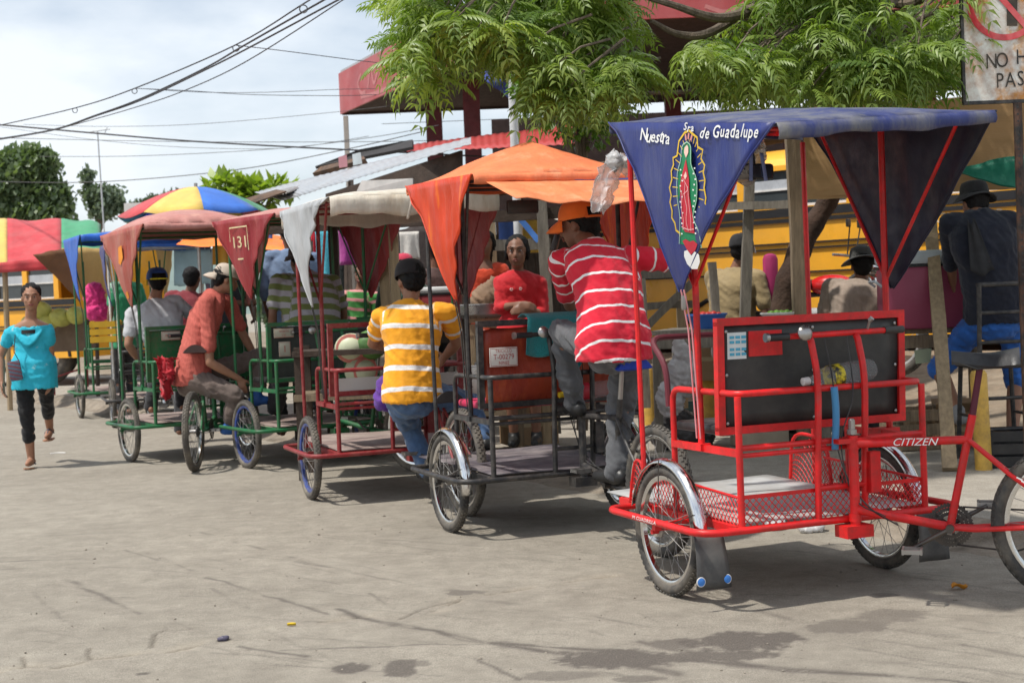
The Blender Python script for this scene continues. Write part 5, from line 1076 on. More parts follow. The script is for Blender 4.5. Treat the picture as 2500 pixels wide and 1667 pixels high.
sheet('orange_tarp','bright orange tarp awning behind the maroon flap','tarp',quad(D(430,597,14.6),D(715,612,14.0),D(705,575,16.2),D(470,570,16.6),-.05,.03),OR2)
sheet('blue_sheet','pale blue plastic sheet behind the beige cap','tarp',quad(D(425,610,16.8),D(520,608,16.6),D(520,690,16.6),D(425,700,16.8),0,.03),mat('pale blue plastic sheet',(.30,.45,.50),.5))
# chair back and motorbike in the yard
b=MB(); me=None
t=thing('padded_chair','chair with magenta padded back beside the tree trunk','chair',drop(D(1885,770,11.5),.35)); b=MB(); b.bbox((0,0,1.0),(.12,.10,.46),.045); b.obj('backrest',mat('magenta vinyl',(.40,.035,.14),.5,var=.15),t); b=MB(); b.bbox((0,.22,.74),(.42,.42,.06),.02); b.obj('seat',BLACKVINYL,t)
for x in(-.18,.18):
    for y in(.03,.40): b=MB(); b.tube([(x,y,0),(x,y,.72)],.014,6); b.obj('leg',BLACKEN,t)
def motorbike(label,loc,rz):
    t=thing('motorcycle',label,'motorcycle',loc,rz); RD=mat('motorcycle red',(.60,.02,.02),.25,coat=.5,two=((.75,.35,.05),.66,4)); SV=mat('silver paint',(.62,.62,.62),.3,.4)
    for y in(-.62,.62):
        w=wheel(t,(0,y,.30),0,.30,.04,SV,RUBBER,20)
    k=MB(); k.ball((0,.12,.79),(.10,.20,.09),16,10); k.obj('fuel_tank',RD,t); k=MB(); k.bbox((0,-.28,.80),(.24,.50,.09),.035); k.obj('seat',BLACKVINYL,t); k=MB(); k.bbox((0,-.05,.45),(.26,.32,.30),.05); k.obj('engine',SV,t)
    for x in(-.09,.09): k=MB(); k.tube([(x,.62,.30),(x,.42,.95)],.022,8); k.obj('fork',CHROME,t); k=MB(); k.tube([(x*1.5,.30,1.02),(x*1.9,.34,1.28)],.006,6); mo=k.obj('mirror_stem',BLACKPL,t); k=MB(); k.bbox((x*2.0,.33,1.30),(.11,.02,.07),.01); k.obj('mirror',BLACKPL,mo)
    k=MB(); k.tube(rounded([(-.36,.24,1.04),(-.16,.38,1.02),(.16,.38,1.02),(.36,.24,1.04)],.08),.012,8); k.obj('handlebar',CHROME,t); k=MB(); k.lathe([(.04,-.08),(.085,-.02),(.09,.03),(.07,.05)],(0,.50,.92),(0,1,0),16); k.obj('headlight',CHROME,t)
    k=MB(); k.tube([(0,.40,.90),(0,.10,.72),(0,-.35,.70),(0,-.62,.30)],.024,8); k.tube([(0,.40,.85),(0,.15,.35),(0,-.2,.30),(0,-.35,.70)],.02,8); k.obj('frame',BLACKEN,t); k=MB(); k.tube([(.12,.1,.38),(.15,.0,.24),(.16,-.6,.30),(.16,-.8,.34)],.035,10); k.obj('exhaust',CHROME,t)
    k=MB()
    k.grid(lambda u,v:V(((u-.5)*.13,.62+.36*math.cos(rad(lerp(30,160,v))),.30+.36*math.sin(rad(lerp(30,160,v))))),4,12); k.obj('front_mudguard',RD,t,solid=.004)
    return t
motorbike('red motorcycle parked in the yard behind the plank table',drop(D(1998,760,12.3),.52),rad(-118))
# road litter
LEAFO=mat('dry orange leaf',(.55,.22,.02),.8)
g=G(2343,1437); b=MB(); b.grid(lambda u,v:V(((u-.5)*.075,(v-.5)*.045*math.sin(pi*(.1+.8*u)),.006+.014*abs(2*v-1)+.008*math.sin(u*6))),8,4); o=b.obj('fallen_leaf',LEAFO,solid=.001); o.location=g; o.rotation_euler=(0,0,.3); tag(o,'dry orange leaf on the road below the bicycle wheel','leaf')
g=G(712,1528); b=MB(); b.grid(lambda u,v:V(((u-.5)*.035,(v-.5)*.022*math.sin(pi*(.1+.8*u)),.004+.010*abs(2*v-1))),6,4); o=b.obj('fallen_leaf',mat('yellow leaf',(.65,.45,.03),.8),solid=.001); o.location=g; tag(o,'small yellow leaf on the road at the lower left crack','leaf')
for x,y,lab in((1905,1312,'crumpled white plastic scrap under the red pedicab deck, left one'),(2005,1318,'crumpled white plastic scrap under the red pedicab deck, right one')): blobthing('plastic_scrap',lab,'litter',G(x,y)+V((0,.25,.02)),[('e',(0,0,0),(.06,.04,.02)),('e',(.04,.02,.01),(.03,.03,.025))],PLASTW,.008,.012)
blobthing('litter_scrap','dark crumpled scrap lying in the road crack at lower left','litter',G(545,1562)+V((0,0,.006)),[('e',(0,0,0),(.016,.010,.006)),('e',(.010,.008,.003),(.010,.008,.006))],mat('dark wrapper',(.09,.08,.12),.4),.004,.008)
b=MB(); b.tube(crv([(-.07,0,.004),(0,.02,.006),(.08,.0,.004)],4),.006,5); o=b.obj('white_straw',EYEW); o.location=G(140,1107); tag(o,'thin white strip lying on the road behind the walking woman','litter')
b=MB(); rs=np.random.RandomState(4)
for i in range(260):
    x=rs.uniform(-2.6,3.0); y=rs.uniform(4.8,10); r_=rs.uniform(.002,.0055)*(1 if rs.rand()<.93 else 2.0); b.ball((x,y,r_*.4),(r_,r_*rs.uniform(.7,1.3),r_*.7),6,4)
tag(b.obj('pebbles',mat('pebble stone',(.24,.21,.17),.9,var=.4,vscale=3)),'small pebbles and grit scattered over the road','pebbles',None,'stuff')
# bits hanging on and lying in the pedicabs
c1=CARTS[1]; t1=c1['t']; fm=c1['fmap']
def pix(x,y):
    s=(x-90)/1470.; s=s*6.5/(5.19+s*1.31); return (s,(y-95-.03*(1500-x)*.6)/1425.)
WHT=mat('white sign paint',(.78,.78,.76),.6,var=.08); YEL_=mat('yellow sign paint',(.70,.46,.03),.6); GRN_=mat('green sign paint',(.01,.20,.08),.6); RDP=mat('red sign paint',(.50,.02,.04),.6,two=((.7,.3,.3),.68,20)); SKP=mat('pale sign paint',(.75,.5,.42),.6)
nx=V((-1,0,0))
def put_text(txt,x,y,size,ang=0,shear=.25,lift=.006,wd=.8):
    vs,fs=text_mesh(txt,size,shear); b=MB(); ca,sa=math.cos(rad(ang)),math.sin(rad(ang))
    b.add([fm(*pix(x+(v.x*wd*ca-v.y*sa),y-(v.x*wd*sa+v.y*ca)),lift) for v in vs],fs); return b.obj('lettering',WHT,t1,0)
def hand_text(txt,x0,x1,y0,y1,size,xs=.60):
    rj=random.Random(len(txt)); n=len(txt); ws=[{'i':.5,'l':.5,'t':.7,'r':.75,'N':1.35,'G':1.35,'S':1.1}.get(c_,1.0) for c_ in txt]; tot=sum(ws); acc=0
    b=MB()
    for c_,w_ in zip(txt,ws):
        k=(acc+w_/2)/tot; acc+=w_; vs,fs=text_mesh(c_,size*rj.uniform(.92,1.1),rj.uniform(.12,.32),wt=size*.012); a=rad(rj.uniform(-7,5)); ca,sa=math.cos(a),math.sin(a); cx,cy=lerp(x0,x1,k),lerp(y0,y1,k)+rj.uniform(-6,6)
        up_=size*.14 if c_ not in 'NGSlt' else 0
        if c_ in 'p': up_=size*.26
        b.add([fm(*pix(cx+(v.x*xs*ca-v.y*sa*.6),cy+up_*.5-(v.x*sa+v.y*ca)),.0065) for v in vs],fs)
    return b.obj('lettering',WHT,t1,0)
hand_text('Nuestra',395,655,222,232,150); hand_text('Sra',765,865,138,146,92,.68); hand_text('de',912,1005,182,186,120); hand_text('Guadalupe',1030,1440,172,150,140)
# painted robed figure with a rayed golden outline (generic)
def fpoly(pts,m,lift,name='painted_figure'): b=MB(); b.poly([fm(*pix(x,y),lift) for x,y in pts]); return b.obj(name,m,t1,0)
outl=[(820,170),(780,190),(735,260),(725,380),(690,400),(697,455),(678,510),(685,580),(665,650),(680,710),(668,770),(685,840),(680,900),(705,940),(712,1000),(745,1020),(750,1060),(940,1060),(960,1000),(985,930),(975,880),(995,820),(985,740),(992,700),(975,620),(982,560),(965,500),(975,440),(940,390),(952,320),(905,300),(895,225),(850,195)]
b=MB(); b.ribbon([fm(*pix(x,y),.005) for x,y in outl],.0095,nx,True); b.obj('painted_outline',YEL_,t1,0)
b=MB()
for i in range(34):
    a=2*pi*i/34; ca,sa=math.cos(a),math.sin(a); p0=(835+95*ca,640+380*sa); p1=(832+142*ca,640+432*sa); b.ribbon([fm(*pix(*p0),.004),fm(*pix(*p1),.004)],.004,nx)
tag(b.obj('painted_rays',YEL_,t1,0),None,None,None,'stuff')
fpoly([(815,262),(775,300),(765,420),(742,520),(740,700),(760,860),(755,980),(740,1110),(940,1110),(925,980),(880,860),(915,720),(915,560),(860,440),(850,300)],GRN_,.006)
fpoly([(812,400),(775,560),(765,640),(775,800),(775,960),(800,1000),(885,1000),(880,880),(850,700),(845,560)],RDP,.0085)
fpoly([(815,285),(795,310),(792,350),(812,392),(830,350),(828,305)],SKP,.0085); fpoly([(800,540),(820,500),(830,540),(815,570)],SKP,.0105)
fpoly([(770,1080),(800,1060),(835,1075),(870,1060),(905,1085),(880,1140),(835,1185),(800,1140)],RDP,.0085)
fpoly([(775,1165),(770,1210),(790,1270),(830,1305),(880,1295),(910,1230),(908,1170),(870,1150),(840,1190),(805,1150)],WHT,.0075)
b=MB()
for i in range(26):
    sx=-1 if i%2 else 1; yy=470+i*22; x0=835+sx*(58+10*math.sin(i*2.1)); b.ribbon([fm(*pix(x0-6,yy),.0085),fm(*pix(x0+6,yy),.0085)],.006,nx)
tag(b.obj('painted_stars',WHT,t1,0),None,None,None,'stuff')
b=MB()
for pts in ([(770,640),(790,700),(780,800),(795,900),(785,985)],[(815,600),(812,700),(830,800),(820,900),(835,990)],[(840,620),(850,760),(862,880),(858,985)],[(795,560),(840,640),(800,690)],[(775,960),(830,975),(885,965)]): b.ribbon([fm(*pix(q.x,q.y),.011) for q in crv([(x,y,0) for x,y in pts],4)],.003,nx)
b.obj('painted_folds',mat('pale pink sign paint',(.75,.42,.42),.6),t1,0)
b=MB(); b.ribbon([fm(*pix(q.x,q.y),.0095) for q in crv([(x,y,0) for x,y in [(815,262),(775,300),(765,420),(742,520),(740,700),(760,860),(755,980),(740,1110)]],4)],.0045,nx); b.ribbon([fm(*pix(q.x,q.y),.0095) for q in crv([(x,y,0) for x,y in [(815,262),(850,300),(860,440),(915,560),(915,720),(880,860),(925,980),(940,1110)]],4)],.0045,nx); b.obj('painted_border',mat('pale green sign paint',(.35,.55,.42),.6),t1,0)
b=MB()
for pts in ([(790,200),(800,250)],[(820,190),(818,240)],[(850,205),(840,250)]): b.ribbon([fm(*pix(x,y),.006) for x,y in pts],.012,nx)
b.obj('painted_crown',mat('pale red sign paint',(.62,.25,.22),.6),t1,0)
# other fittings of the red pedicab
k=MB(); k.lathe([(.001,0),(.012,0),(.014,.05),(.011,.06)],(-.52,-.16,1.285),(0,0,-1),8); k.obj('cord_hook',STEEL,t1)
bpx=lambda x,z,o=0:V((x,-.31+.03*(.95-z)-.007-o,z))
k=MB(); k.poly([bpx(-.415,1.015,.002),bpx(-.325,1.015,.002),bpx(-.325,1.125,.002),bpx(-.415,1.125,.002)]); so=k.obj('sticker',mat('white sticker',(.65,.70,.70),.5),t1,0)
k=MB()
for i,z in enumerate((1.105,1.085,1.055,1.035)):
    for j in range(3): x=-.405+.028*j; k.poly([bpx(x,z-.006,.004),bpx(x+.022,z-.006,.004),bpx(x+.022,z+.006,.004),bpx(x,z+.006,.004)])
tag(k.obj('sticker_print',mat('blue print',(.08,.38,.55),.5),so,0),None,None,None,'stuff')
k=MB(); k.box(bpx(-.235,1.075,.004),(.16,.008,.105)); k.obj('maker_plate',RED,t1,0)
k=MB()
for x,y in((-.47,-.43),(.45,-.43)):
    pass
for sx in(-1,1):
    k=MB(); k.grid(lambda u,v:V((sx*.55+(u-.5)*(.13+.03*v),-.345-.03*v-.012*math.sin(v*3)+.006*math.sin(u*6),.31-.22*v)),6,8); mf=k.obj('mud_flap',mat('grey rubber flap',(.06,.06,.062),.45,var=.2,dirt=(.2,.18,.15),dirt_amt=.5),t1,60,solid=.004)
    for x in((-.055,.055) if sx<0 else ()): k=MB(); k.lathe([(.017,0),(.017,.004),(.010,.007)],(sx*.55+x*1.1,-.380,.125),(0,-1,0),14); k.obj('reflector',mat('blue reflector',(.05,.22,.65),.25),mf); k=MB(); k.torus((sx*.55+x*1.1,-.381,.125),(0,1,0),.018,.003,16,6); k.obj('reflector_ring',EYEW,mf)
k=MB(); k.tube(rounded([(-.455,.13,.80),(-.455,.14,.98),(-.455,.30,1.10),(.42,.34,1.10),(.455,.14,.98),(.455,.13,.80)],.08),.014,8); k.obj('front_hand_rail',mat('maroon grip tube',(.13,.02,.03),.5),t1)
k=MB(); k.bbox((.13,.30,1.845),(.20,.03,.075),.014); mo=k.obj('mirror',BLACKPL,t1); k=MB(); k.tube([(.13,.30,1.88),(.13,.32,2.0)],.006,6); k.obj('mirror_stem',BLACKPL,mo); k=MB(); k.box((.13,.283,1.845),(.17,.004,.055)); k.obj('mirror_glass',mat('mirror glass',(.5,.52,.55),.05,1.0,var=.02),mo,0)
for x in(.10,.155): k=MB(); k.grid(lambda u,v:V((x+(u-.5)*.02+.02*v*(1 if x>.12 else -.3),.275,1.93-.13*v)),2,6); k.obj('ribbon',mat('pale blue ribbon',(.25,.32,.62),.5),mo,60,solid=.001)
CLEARP=mat('clear plastic sheet',(.70,.66,.60),.3,var=.1,bump=.6,bscale=14,trans=.55,alpha=.75)
k=MB(); k.grid(lambda u,v:V((-.005+(u-.5)*.034+.006*math.sin(v*4),-.472-.012*math.sin(u*3.1),.885-.26*v)),3,12); k.obj('blue_strap',cloth('blue webbing strap',(.06,.22,.42),bump=.1),t1,60,solid=.003)
for z0,txt,x,sz in((0,'CITIZEN',.23,.043),):
    A=c1['b']['A']; vs,fs=text_mesh(txt,sz,.35); b=MB(); sd=c1['b']['sd']; d_=c1['b']['d']
    b.add([A(.245+v.x*1.1,.6525+v.y,-.0195)for v in vs],fs); b.obj('frame_lettering',WHT,t1,0)
b=MB(); vs,fs=text_mesh('M CUADRILLA',.030,.3); b.add([V((-.657,.02-v.x*1.15,.331+v.y*.75))for v in vs],fs); b.obj('rail_lettering',WHT,t1,0)
b=MB()
for i in range(7):
    A=c1['b']['A']; t_=.42+.045*i; p0=lerp(A(.47,.645,-.03),A(.86,.325,-.062),t_); b.ribbon([p0+V((0,0,.004))-c1['b']['sd']*.013,p0+c1['b']['d']*.022+V((0,0,-.008))-c1['b']['sd']*.013],.006,c1['b']['sd'])
tag(b.obj('frame_decal',WHT,t1,0),None,None,None,'stuff')
# bottle on the arm rail
def bottle(label,loc,R3,L_=.34,capm=EYEW,labm=None,r=.048):
    t=thing('plastic_bottle',label,'bottle',loc); t.rotation_euler=R3
    b=MB(); b.lathe([(.001,0),(r*.8,.0),(r,.02),(r*.97,.07),(r,.11),(r,.20),(r*.9,.235),(r*.5,.285),(.014,.31),(.014,.325)],axis=(1,0,0),n=20); b.obj('body',mat('clear bottle plastic',(.80,.83,.85),.06,var=.02,trans=.8,alpha=.42,ior=1.2),t)
    b=MB(); b.lathe([(.017,.318),(.017,.348),(.014,.35)],axis=(1,0,0),n=14); b.obj('bottle_cap',capm,t)
    b=MB(); b.lathe([(r*1.012,.165),(r*1.012,.215)],axis=(1,0,0),n=20); b.f=b.f[:-2]; b.obj('label_band',labm,t); return t
p=W(c1,.235,-.405,.945); bo=bottle('clear plastic bottle lying along the arm rail of the red pedicab',p,(0,rad(6),c1['h']+pi),.35,EYEW,mat('black and yellow label',(.60,.48,.02),.5,two=((.02,.02,.02),.5,16)))
c2=CARTS[2]; bottle('clear bottle with yellow cap tucked in the black pedicab',W(c2,.34,-.36,.78),(0,rad(4),c2['h']+pi),.3,mat('yellow cap',(.75,.5,.02),.5),mat('red label',(.5,.02,.04),.5))
# white bag tied at the canopy corner of the red pedicab
q=W(c1,-.53,.34,1.98)
bg=MB()
BAGP=mat('thin white plastic',(.78,.78,.78),.3,var=.05,bump=.9,bscale=22,trans=.5,alpha=.6)
t=thing('plastic_bag','white plastic bag knotted at the canopy corner of the red pedicab','bag',D(1500,392,6.72))
def crumple(fn,par,name,mt,nu=16,nv=22,amp=.02,seed=0):
    b=MB(); b.grid(lambda u,v:V(fn(u,v))+V(((float(fbm(u*7+seed,v*9,3))-.5),(float(fbm(u*7+seed+9,v*9+4,3))-.5)*1.6,(float(fbm(u*6+seed+3,v*8+8,3))-.5)))*amp*2,nu,nv); return b.obj(name,mt,par,70,solid=.0015)
crumple(lambda u,v:(lerp(-.36,.24,u),.34+.05*math.sin(u*7),2.0-v*(.10+.13*math.sin(pi*u)**.8+.03*math.sin(u*19))),t1,'rain_curtain',CLEARP,24,10,.03,8)
crumple(lambda u,v:((u-.5)*(.05+.07*math.sin(pi*v)**.7)-.085*v,.03*math.sin(u*7),-.26*v+.02),t,'hanging_end',BAGP,seed=1)
crumple(lambda u,v:(.01+.14*v,.03*math.cos(u*6),.0-.05*v+(u-.5)*(.05+.07*math.sin(pi*v))),t,'side_end',BAGP,seed=2)
crumple(lambda u,v:(.07*math.cos(u*6.28)*math.sin(pi*v)*.6,.05*math.sin(u*6.28)*math.sin(pi*v),.05-.10*v),t,'knot',BAGP,14,10,.012,3)
# orange canopy visor, mirror, towel and plate on the black pedicab
t2=c2['t']; k=MB()
k.grid(lambda u,v:V((lerp(-.50,.58,u),lerp(-.60,-1.02,v),lerp(1.925,1.80,v)-.03*math.sin(pi*u)*v+.01*math.sin(u*23)*v)),18,8); k.obj('canopy_visor',tarp('pale orange tarp',(.75,.24,.10),(.8,.32,.16),(.5,.15,.06),.6,.4),t2,80,solid=.003)
k=MB(); k.grid(lambda u,v:V((lerp(-.50,.58,u),lerp(-.575,-.605,v),lerp(1.955,1.927,v))),12,2); k.obj('canopy_stripe',mat('blue plastic strip',(.10,.12,.42),.5,two=((.5,.5,.6),.62,9)),t2,60,solid=.002)
k=MB(); k.bbox((-.20,-.40,1.80),(.19,.03,.075),.014); mo=k.obj('mirror',BLACKPL,t2); k=MB(); k.tube([(-.20,-.40,1.83),(-.20,-.38,1.95)],.006,6); k.obj('mirror_stem',BLACKPL,mo)
k=MB(); k.grid(lambda u,v:V((lerp(-.43,.43,u),-.29-.02*math.sin(v*9+u*5)-.02*math.sin(v*3),lerp(1.15,.70,v)-.01*math.sin(u*8))),16,14); k.obj('backrest_tarp',tarp('dark orange red tarp',(.33,.05,.022),(.50,.10,.03),(.16,.02,.02),.35,.5),t2,80,solid=.003)
PLATE=mat('licence plate white',(.62,.60,.56),.5,dirt=(.4,.3,.25),dirt_amt=.3); PR=mat('plate red print',(.40,.05,.05),.6)
def plate(par,c,w,h,lines,mt=PLATE,yaw=0):
    k=MB(); k.bbox((0,0,0),(w,.006,h),.002); o=k.obj('licence_plate',mt,par); o.location=c; o.rotation_euler=(0,0,yaw)
    for txt,z,s in lines:
        vs,fs=text_mesh(txt,s,0,1.05); b=MB(); b.add([V((v.x*.82,-.0045,z+v.y))for v in vs],fs); b.obj('plate_lettering',PR,o,0)
    k=MB(); k.ribbon([V((-w*.47,-.004,-h*.45)),V((w*.47,-.004,-h*.45)),V((w*.47,-.004,h*.45)),V((-w*.47,-.004,h*.45))],.003,(0,-1,0),True); k.obj('plate_border',PR,o,0)
    return o
plate(t2,(-.325,-.345,.985),.165,.105,[('TRICICLO',.032,.026),('T-00279',.0,.042),('NINEE',-.033,.026)])
t4=CARTS[4]['t']; plate(t4,(-.33,-.345,1.10),.17,.075,[('MASAYA',.014,.026),('131',-.018,.03)],mat('dirty plate',(.48,.45,.36),.6,dirt=(.25,.2,.15),dirt_amt=.6)); plate(t4,(-.33,-.35,.97),.10,.12,[('1',0,.08)],mat('dirty plate 2',(.50,.48,.40),.6,dirt=(.2,.17,.12),dirt_amt=.7))
k=MB(); k.grid(lambda u,v:V((lerp(-.43,.43,u),-.30,lerp(1.15,.74,v))),2,2); k.obj('backrest_board',mat('dark grimy board',(.05,.055,.05),.6,var=.3),t4,0,solid=.01)
t5=CARTS[5]['t']; k=MB(); k.grid(lambda u,v:V((lerp(-.43,.43,u),-.30,lerp(1.15,.74,v))),2,2); k.obj('backrest_board',GREEN,t5,0,solid=.01); plate(t5,(-.24,-.32,1.10),.17,.08,[('MASAYA',0,.03)],mat('dirty plate 3',(.50,.46,.38),.6,dirt=(.2,.17,.12),dirt_amt=.6))
t3=CARTS[3]['t']; k=MB(); k.grid(lambda u,v:V((lerp(-.43,.43,u),-.31,lerp(.82,.73,v))),2,2); k.obj('backrest_slat',mat('scuffed white slat',(.55,.54,.52),.6,dirt=(.3,.25,.2),dirt_amt=.5),t3,0,solid=.012)
# flap number and marks
fm4=CARTS[4]['fmap']
YM=mat('cream stitched print',(.62,.52,.30),.7)
vs,fs=text_mesh('131',.20); b=MB(); b.add([fm4(.47+v.x*.9,.30-v.y*1.0,.012) for v in vs],fs); b.obj('lettering',YM,t4,0)
b=MB(); b.ribbon([fm4(a_,b2,.012) for a_,b2 in((.32,.28),(.32,.11),(.60,.11),(.60,.40))],.012,nx); b.ribbon([fm4(a_,b2,.012) for a_,b2 in((.41,.50),(.50,.50))],.012,nx); b.obj('printed_frame',YM,t4,0)
fm5=CARTS[5]['fmap']; OM=mat('orange print',(.72,.25,.02),.7); b=MB(); b.poly([fm5(a_,b2,.012) for a_,b2 in((.46,.22),(.54,.20),(.55,.36),(.48,.45),(.44,.42))]); b.poly([fm5(a_,b2,.012) for a_,b2 in((.47,.80),(.52,.79),(.52,.88),(.47,.89))]); b.split('printed_mark',OM,t5,0)
# towel over the black backrest
TW=mat('teal terry towel',(.01,.24,.26),.95,var=.15,bump=.8,bscale=160,sheen=.3); c2o=c2['O']
b=MB()
def tw(u,v):
    x=lerp(-.17,.43,u); fr=.012*math.sin(u*21)+.02*math.sin(u*7); 
    if v<.3: k_=v/.3; return V((x,lerp(-.20,-.34,k_),1.195+.02*math.sin(pi*k_)))
    k_=(v-.3)/.7; ln=.20+(.12 if .28<u<.55 else 0)*math.sin((u-.28)/.27*pi)*1.3+.02*math.sin(u*11); return V((x+.05*k_*(u-.5),-.345-.012*k_+fr*k_,1.19-ln*k_))
b.grid(tw,26,16); o=b.obj('towel',TW,None,80,solid=.006); o.location=c2o; o.rotation_euler=(0,0,c2['h']); tag(o,'teal towel draped over the backrest of the black pedicab','towel')
# red rag on the green pedicab
t=thing('red_rag','red rag hanging from the rail beside the brown saddle','rag',D(402,872,12.0)); RAGM=cloth('red rag cotton',(.40,.01,.02))
crumple(lambda u,v:((u-.5)*(.17-.06*v),.04*math.sin(u*8+v*2),-.36*v*(1-.25*abs(u-.4))),t,'hanging_cloth',RAGM,14,16,.03,4)
crumple(lambda u,v:((u-.5)*.14+.02,-.05+.03*math.sin(u*6),-.18*v),t,'front_fold',RAGM,12,10,.03,6)
blobthing('purple_bag','purple bag hanging at the hip of the yellow shirted man','bag',D(938,955,9.2),[('c',(0,0,.05),(0,0,-.06),.04,.07)],cloth('purple nylon',(.10,.03,.25)),.012,.01)
b=MB(); 
# watermelon slices behind the dark red pedicab
for i,(x,y,cx_,lab) in enumerate(((858,850,0,'cut watermelon half standing on the counter, pale rind'),(905,842,1,'whole dark green watermelon on the counter'),(880,905,2,'cut watermelon piece with pink flesh below the counter'))):
    t=thing('watermelon',lab,'watermelon',D(x,y,11.0),rad(20*i),'watermelons behind the dark red pedicab'); k=MB(); k.ball((0,0,0),(.13,.11,.115),18,12); k.obj('rind',mat('watermelon rind',(.10,.22,.06),.45,var=.5,vscale=3,stretch=(1,6,6)) if cx_==1 else mat('pale rind',(.55,.58,.40),.5),t)
    if cx_!=1: k=MB(); k.lathe([(.001,.0),(.10,0),(.112,-.004)],(0,-.075,.0),(0,-1,0),20); k.obj('flesh',mat('pink flesh',(.62,.20,.16),.5,var=.2),t)
t=thing('fruit_cart','timber fruit barrow behind the dark red pedicab','cart',drop(D(880,960,11.0),0)); k=MB(); k.box((0,.05,.62),(.95,.6,.05)); k.obj('tray',WOOD,t,0); k=MB(); k.box((0,.05,.95),(.95,.6,.04)); k.obj('upper_shelf',WOODD,t,0)
for x in(-.44,.44):
    for y in(-.2,.3): k=MB(); k.box((x,y,.5),(.05,.05,1.0)); k.obj('leg',WOODD,t,0)

# more goods and clutter of the stalls
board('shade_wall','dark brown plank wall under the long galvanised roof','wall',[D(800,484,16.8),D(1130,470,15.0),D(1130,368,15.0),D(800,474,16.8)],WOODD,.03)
CARD=mat('brown cardboard',(.30,.20,.115),.85,var=.15,dirt=(.2,.13,.08),dirt_amt=.4)
def carton(label,c,size,rz,mt=CARD,cat='box',open_=True):
    t=thing('carton',label,cat,c,rz,'cartons and boxes in the stalls'); w,d,h=size
    b=MB(); b.box((0,0,h/2),(w,d,h)); b.obj('box',mt,t,0)
    b=MB(); b.box((0,0,h*.5),(w*1.004,d*1.004,.035)); b.obj('tape',mat('tape',(.42,.33,.2),.4),t,0)
    if open_:
        for s in(-1,1): b=MB(); b.box((0,s*(d/2+.04),h+.03),(w*.98,.10,.006),Matrix.Rotation(s*.7,3,'X')); b.obj('flap',mt,t,0)
    return t
def basin(label,c,r,h,mt,fill=None,cat='basin'):
    t=thing('basin',label,cat,c,0,'basins in the stalls'); b=MB(); b.lathe([(0,0),(r*.72,0),(r,h),(r*1.06,h),(r*1.06,h+.012),(r*.97,h+.012),(r*.70,.012),(0,.012)],n=24); b.obj('bowl',mt,t)
    if fill:
        for i in range(14): a=i*2.4; q=r*.62*math.sqrt((i+.5)/14); b=MB(); b.ball((q*math.cos(a),q*math.sin(a),h*.85+.02*hashn(i,1)),r*.2,10,7); b.obj('fruit',fill,t)
    return t
RDF=mat('red fruit',(.5,.03,.02),.4,var=.2); GNF=mat('green fruit',(.12,.28,.03),.45,var=.25); ORF=mat('orange fruit',(.75,.28,.02),.5,var=.15)
basin('blue basin of red fruit on the long plank table',drop(D(1725,790,10.75),1.02),.15,.10,mat('blue plastic basin',(.04,.14,.45),.4),RDF)
basin('white basin of green fruit on the long plank table',drop(D(1905,782,10.7),1.02),.14,.09,EYEW,GNF)
basin('red basin on the dark counter behind the yellow shirt',drop(D(1035,775,12.7),1.08),.15,.10,mat('red plastic basin',(.5,.03,.03),.4),ORF)
basin('green basin on the dark counter beside the striped child',drop(D(915,775,12.9),1.08),.16,.10,mat('green plastic basin',(.03,.25,.08),.4),GNF)
carton('brown carton on the dark counter left of the child',drop(D(800,785,13.1),1.08),(.34,.26,.26),.2)
carton('white carton on the dark counter behind the white flap',drop(D(735,790,13.3),1.08),(.30,.24,.30),-.1,mat('white carton',(.5,.5,.48),.8))
carton('brown carton under the food table',drop(D(1285,905,11.5),.14),(.40,.3,.32),.3)
carton('stacked brown carton in the yard behind the leaning post',drop(D(1735,800,12.2),.55),(.38,.3,.36),-.3)
carton('pale carton on the pavement beneath the plank table',drop(D(1850,965,10.8),.13),(.36,.3,.30),.15,mat('pale carton',(.40,.34,.26),.85))
carton('small brown carton beneath the pink cooler table',drop(D(2330,930,10.2),.13),(.3,.26,.26),-.2)
for i,(x,y,d_,lab,c_) in enumerate(((1105,768,12.4,'green glass bottle on the dark counter',(.02,.12,.04)),(1122,766,12.4,'brown glass bottle on the dark counter',(.10,.04,.015)),(1090,770,12.5,'clear glass bottle on the dark counter',(.4,.42,.42)),(2205,800,10.0,'small white bottle beside the pink cooler',(.6,.6,.58)))):
    b=MB(); b.lathe([(0,0),(.034,0),(.036,.01),(.036,.14),(.028,.17),(.013,.21),(.013,.25),(.015,.252),(.015,.262)],n=14); o=b.obj('glass_bottle',mat('bottle '+lab[:12],c_,.15)); o.location=drop(D(x,y,d_),1.085 if i<3 else .98); tag(o,lab,'bottle','bottles on the stall counters')
sheet('white_tarp','dirty white tarp patch under the beam behind the orange flap','tarp',quad(D(1020,500,13.6),D(1100,505,13.5),D(1095,560,13.5),D(1035,545,13.6),0,.05),WHITET)
sheet('white_tarp','white tarp strip over the woman in red cardigan','tarp',quad(D(1265,505,13.4),D(1400,520,13.2),D(1395,545,13.0),D(1290,520,13.2),0,.03),WHITET)
sheet('dark_backdrop','dark cloth curtain added for the shade at the back of the food stall','backdrop',quad(D(930,560,15.0),D(1150,545,14.6),D(1150,720,14.6),D(930,730,15.0),0,.05),cloth('dark brown curtain',(.035,.024,.022)))  # added dark sheet: interior shade put into its colour
sheet('dark_backdrop','dark cloth curtain added for the shade behind the striped shirt back','backdrop',quad(D(640,580,15.6),D(840,570,15.2),D(840,760,15.2),D(640,770,15.6),0,.05),cloth('dark green curtain',(.02,.028,.026)))  # second added sheet, its near-black green stands for shade

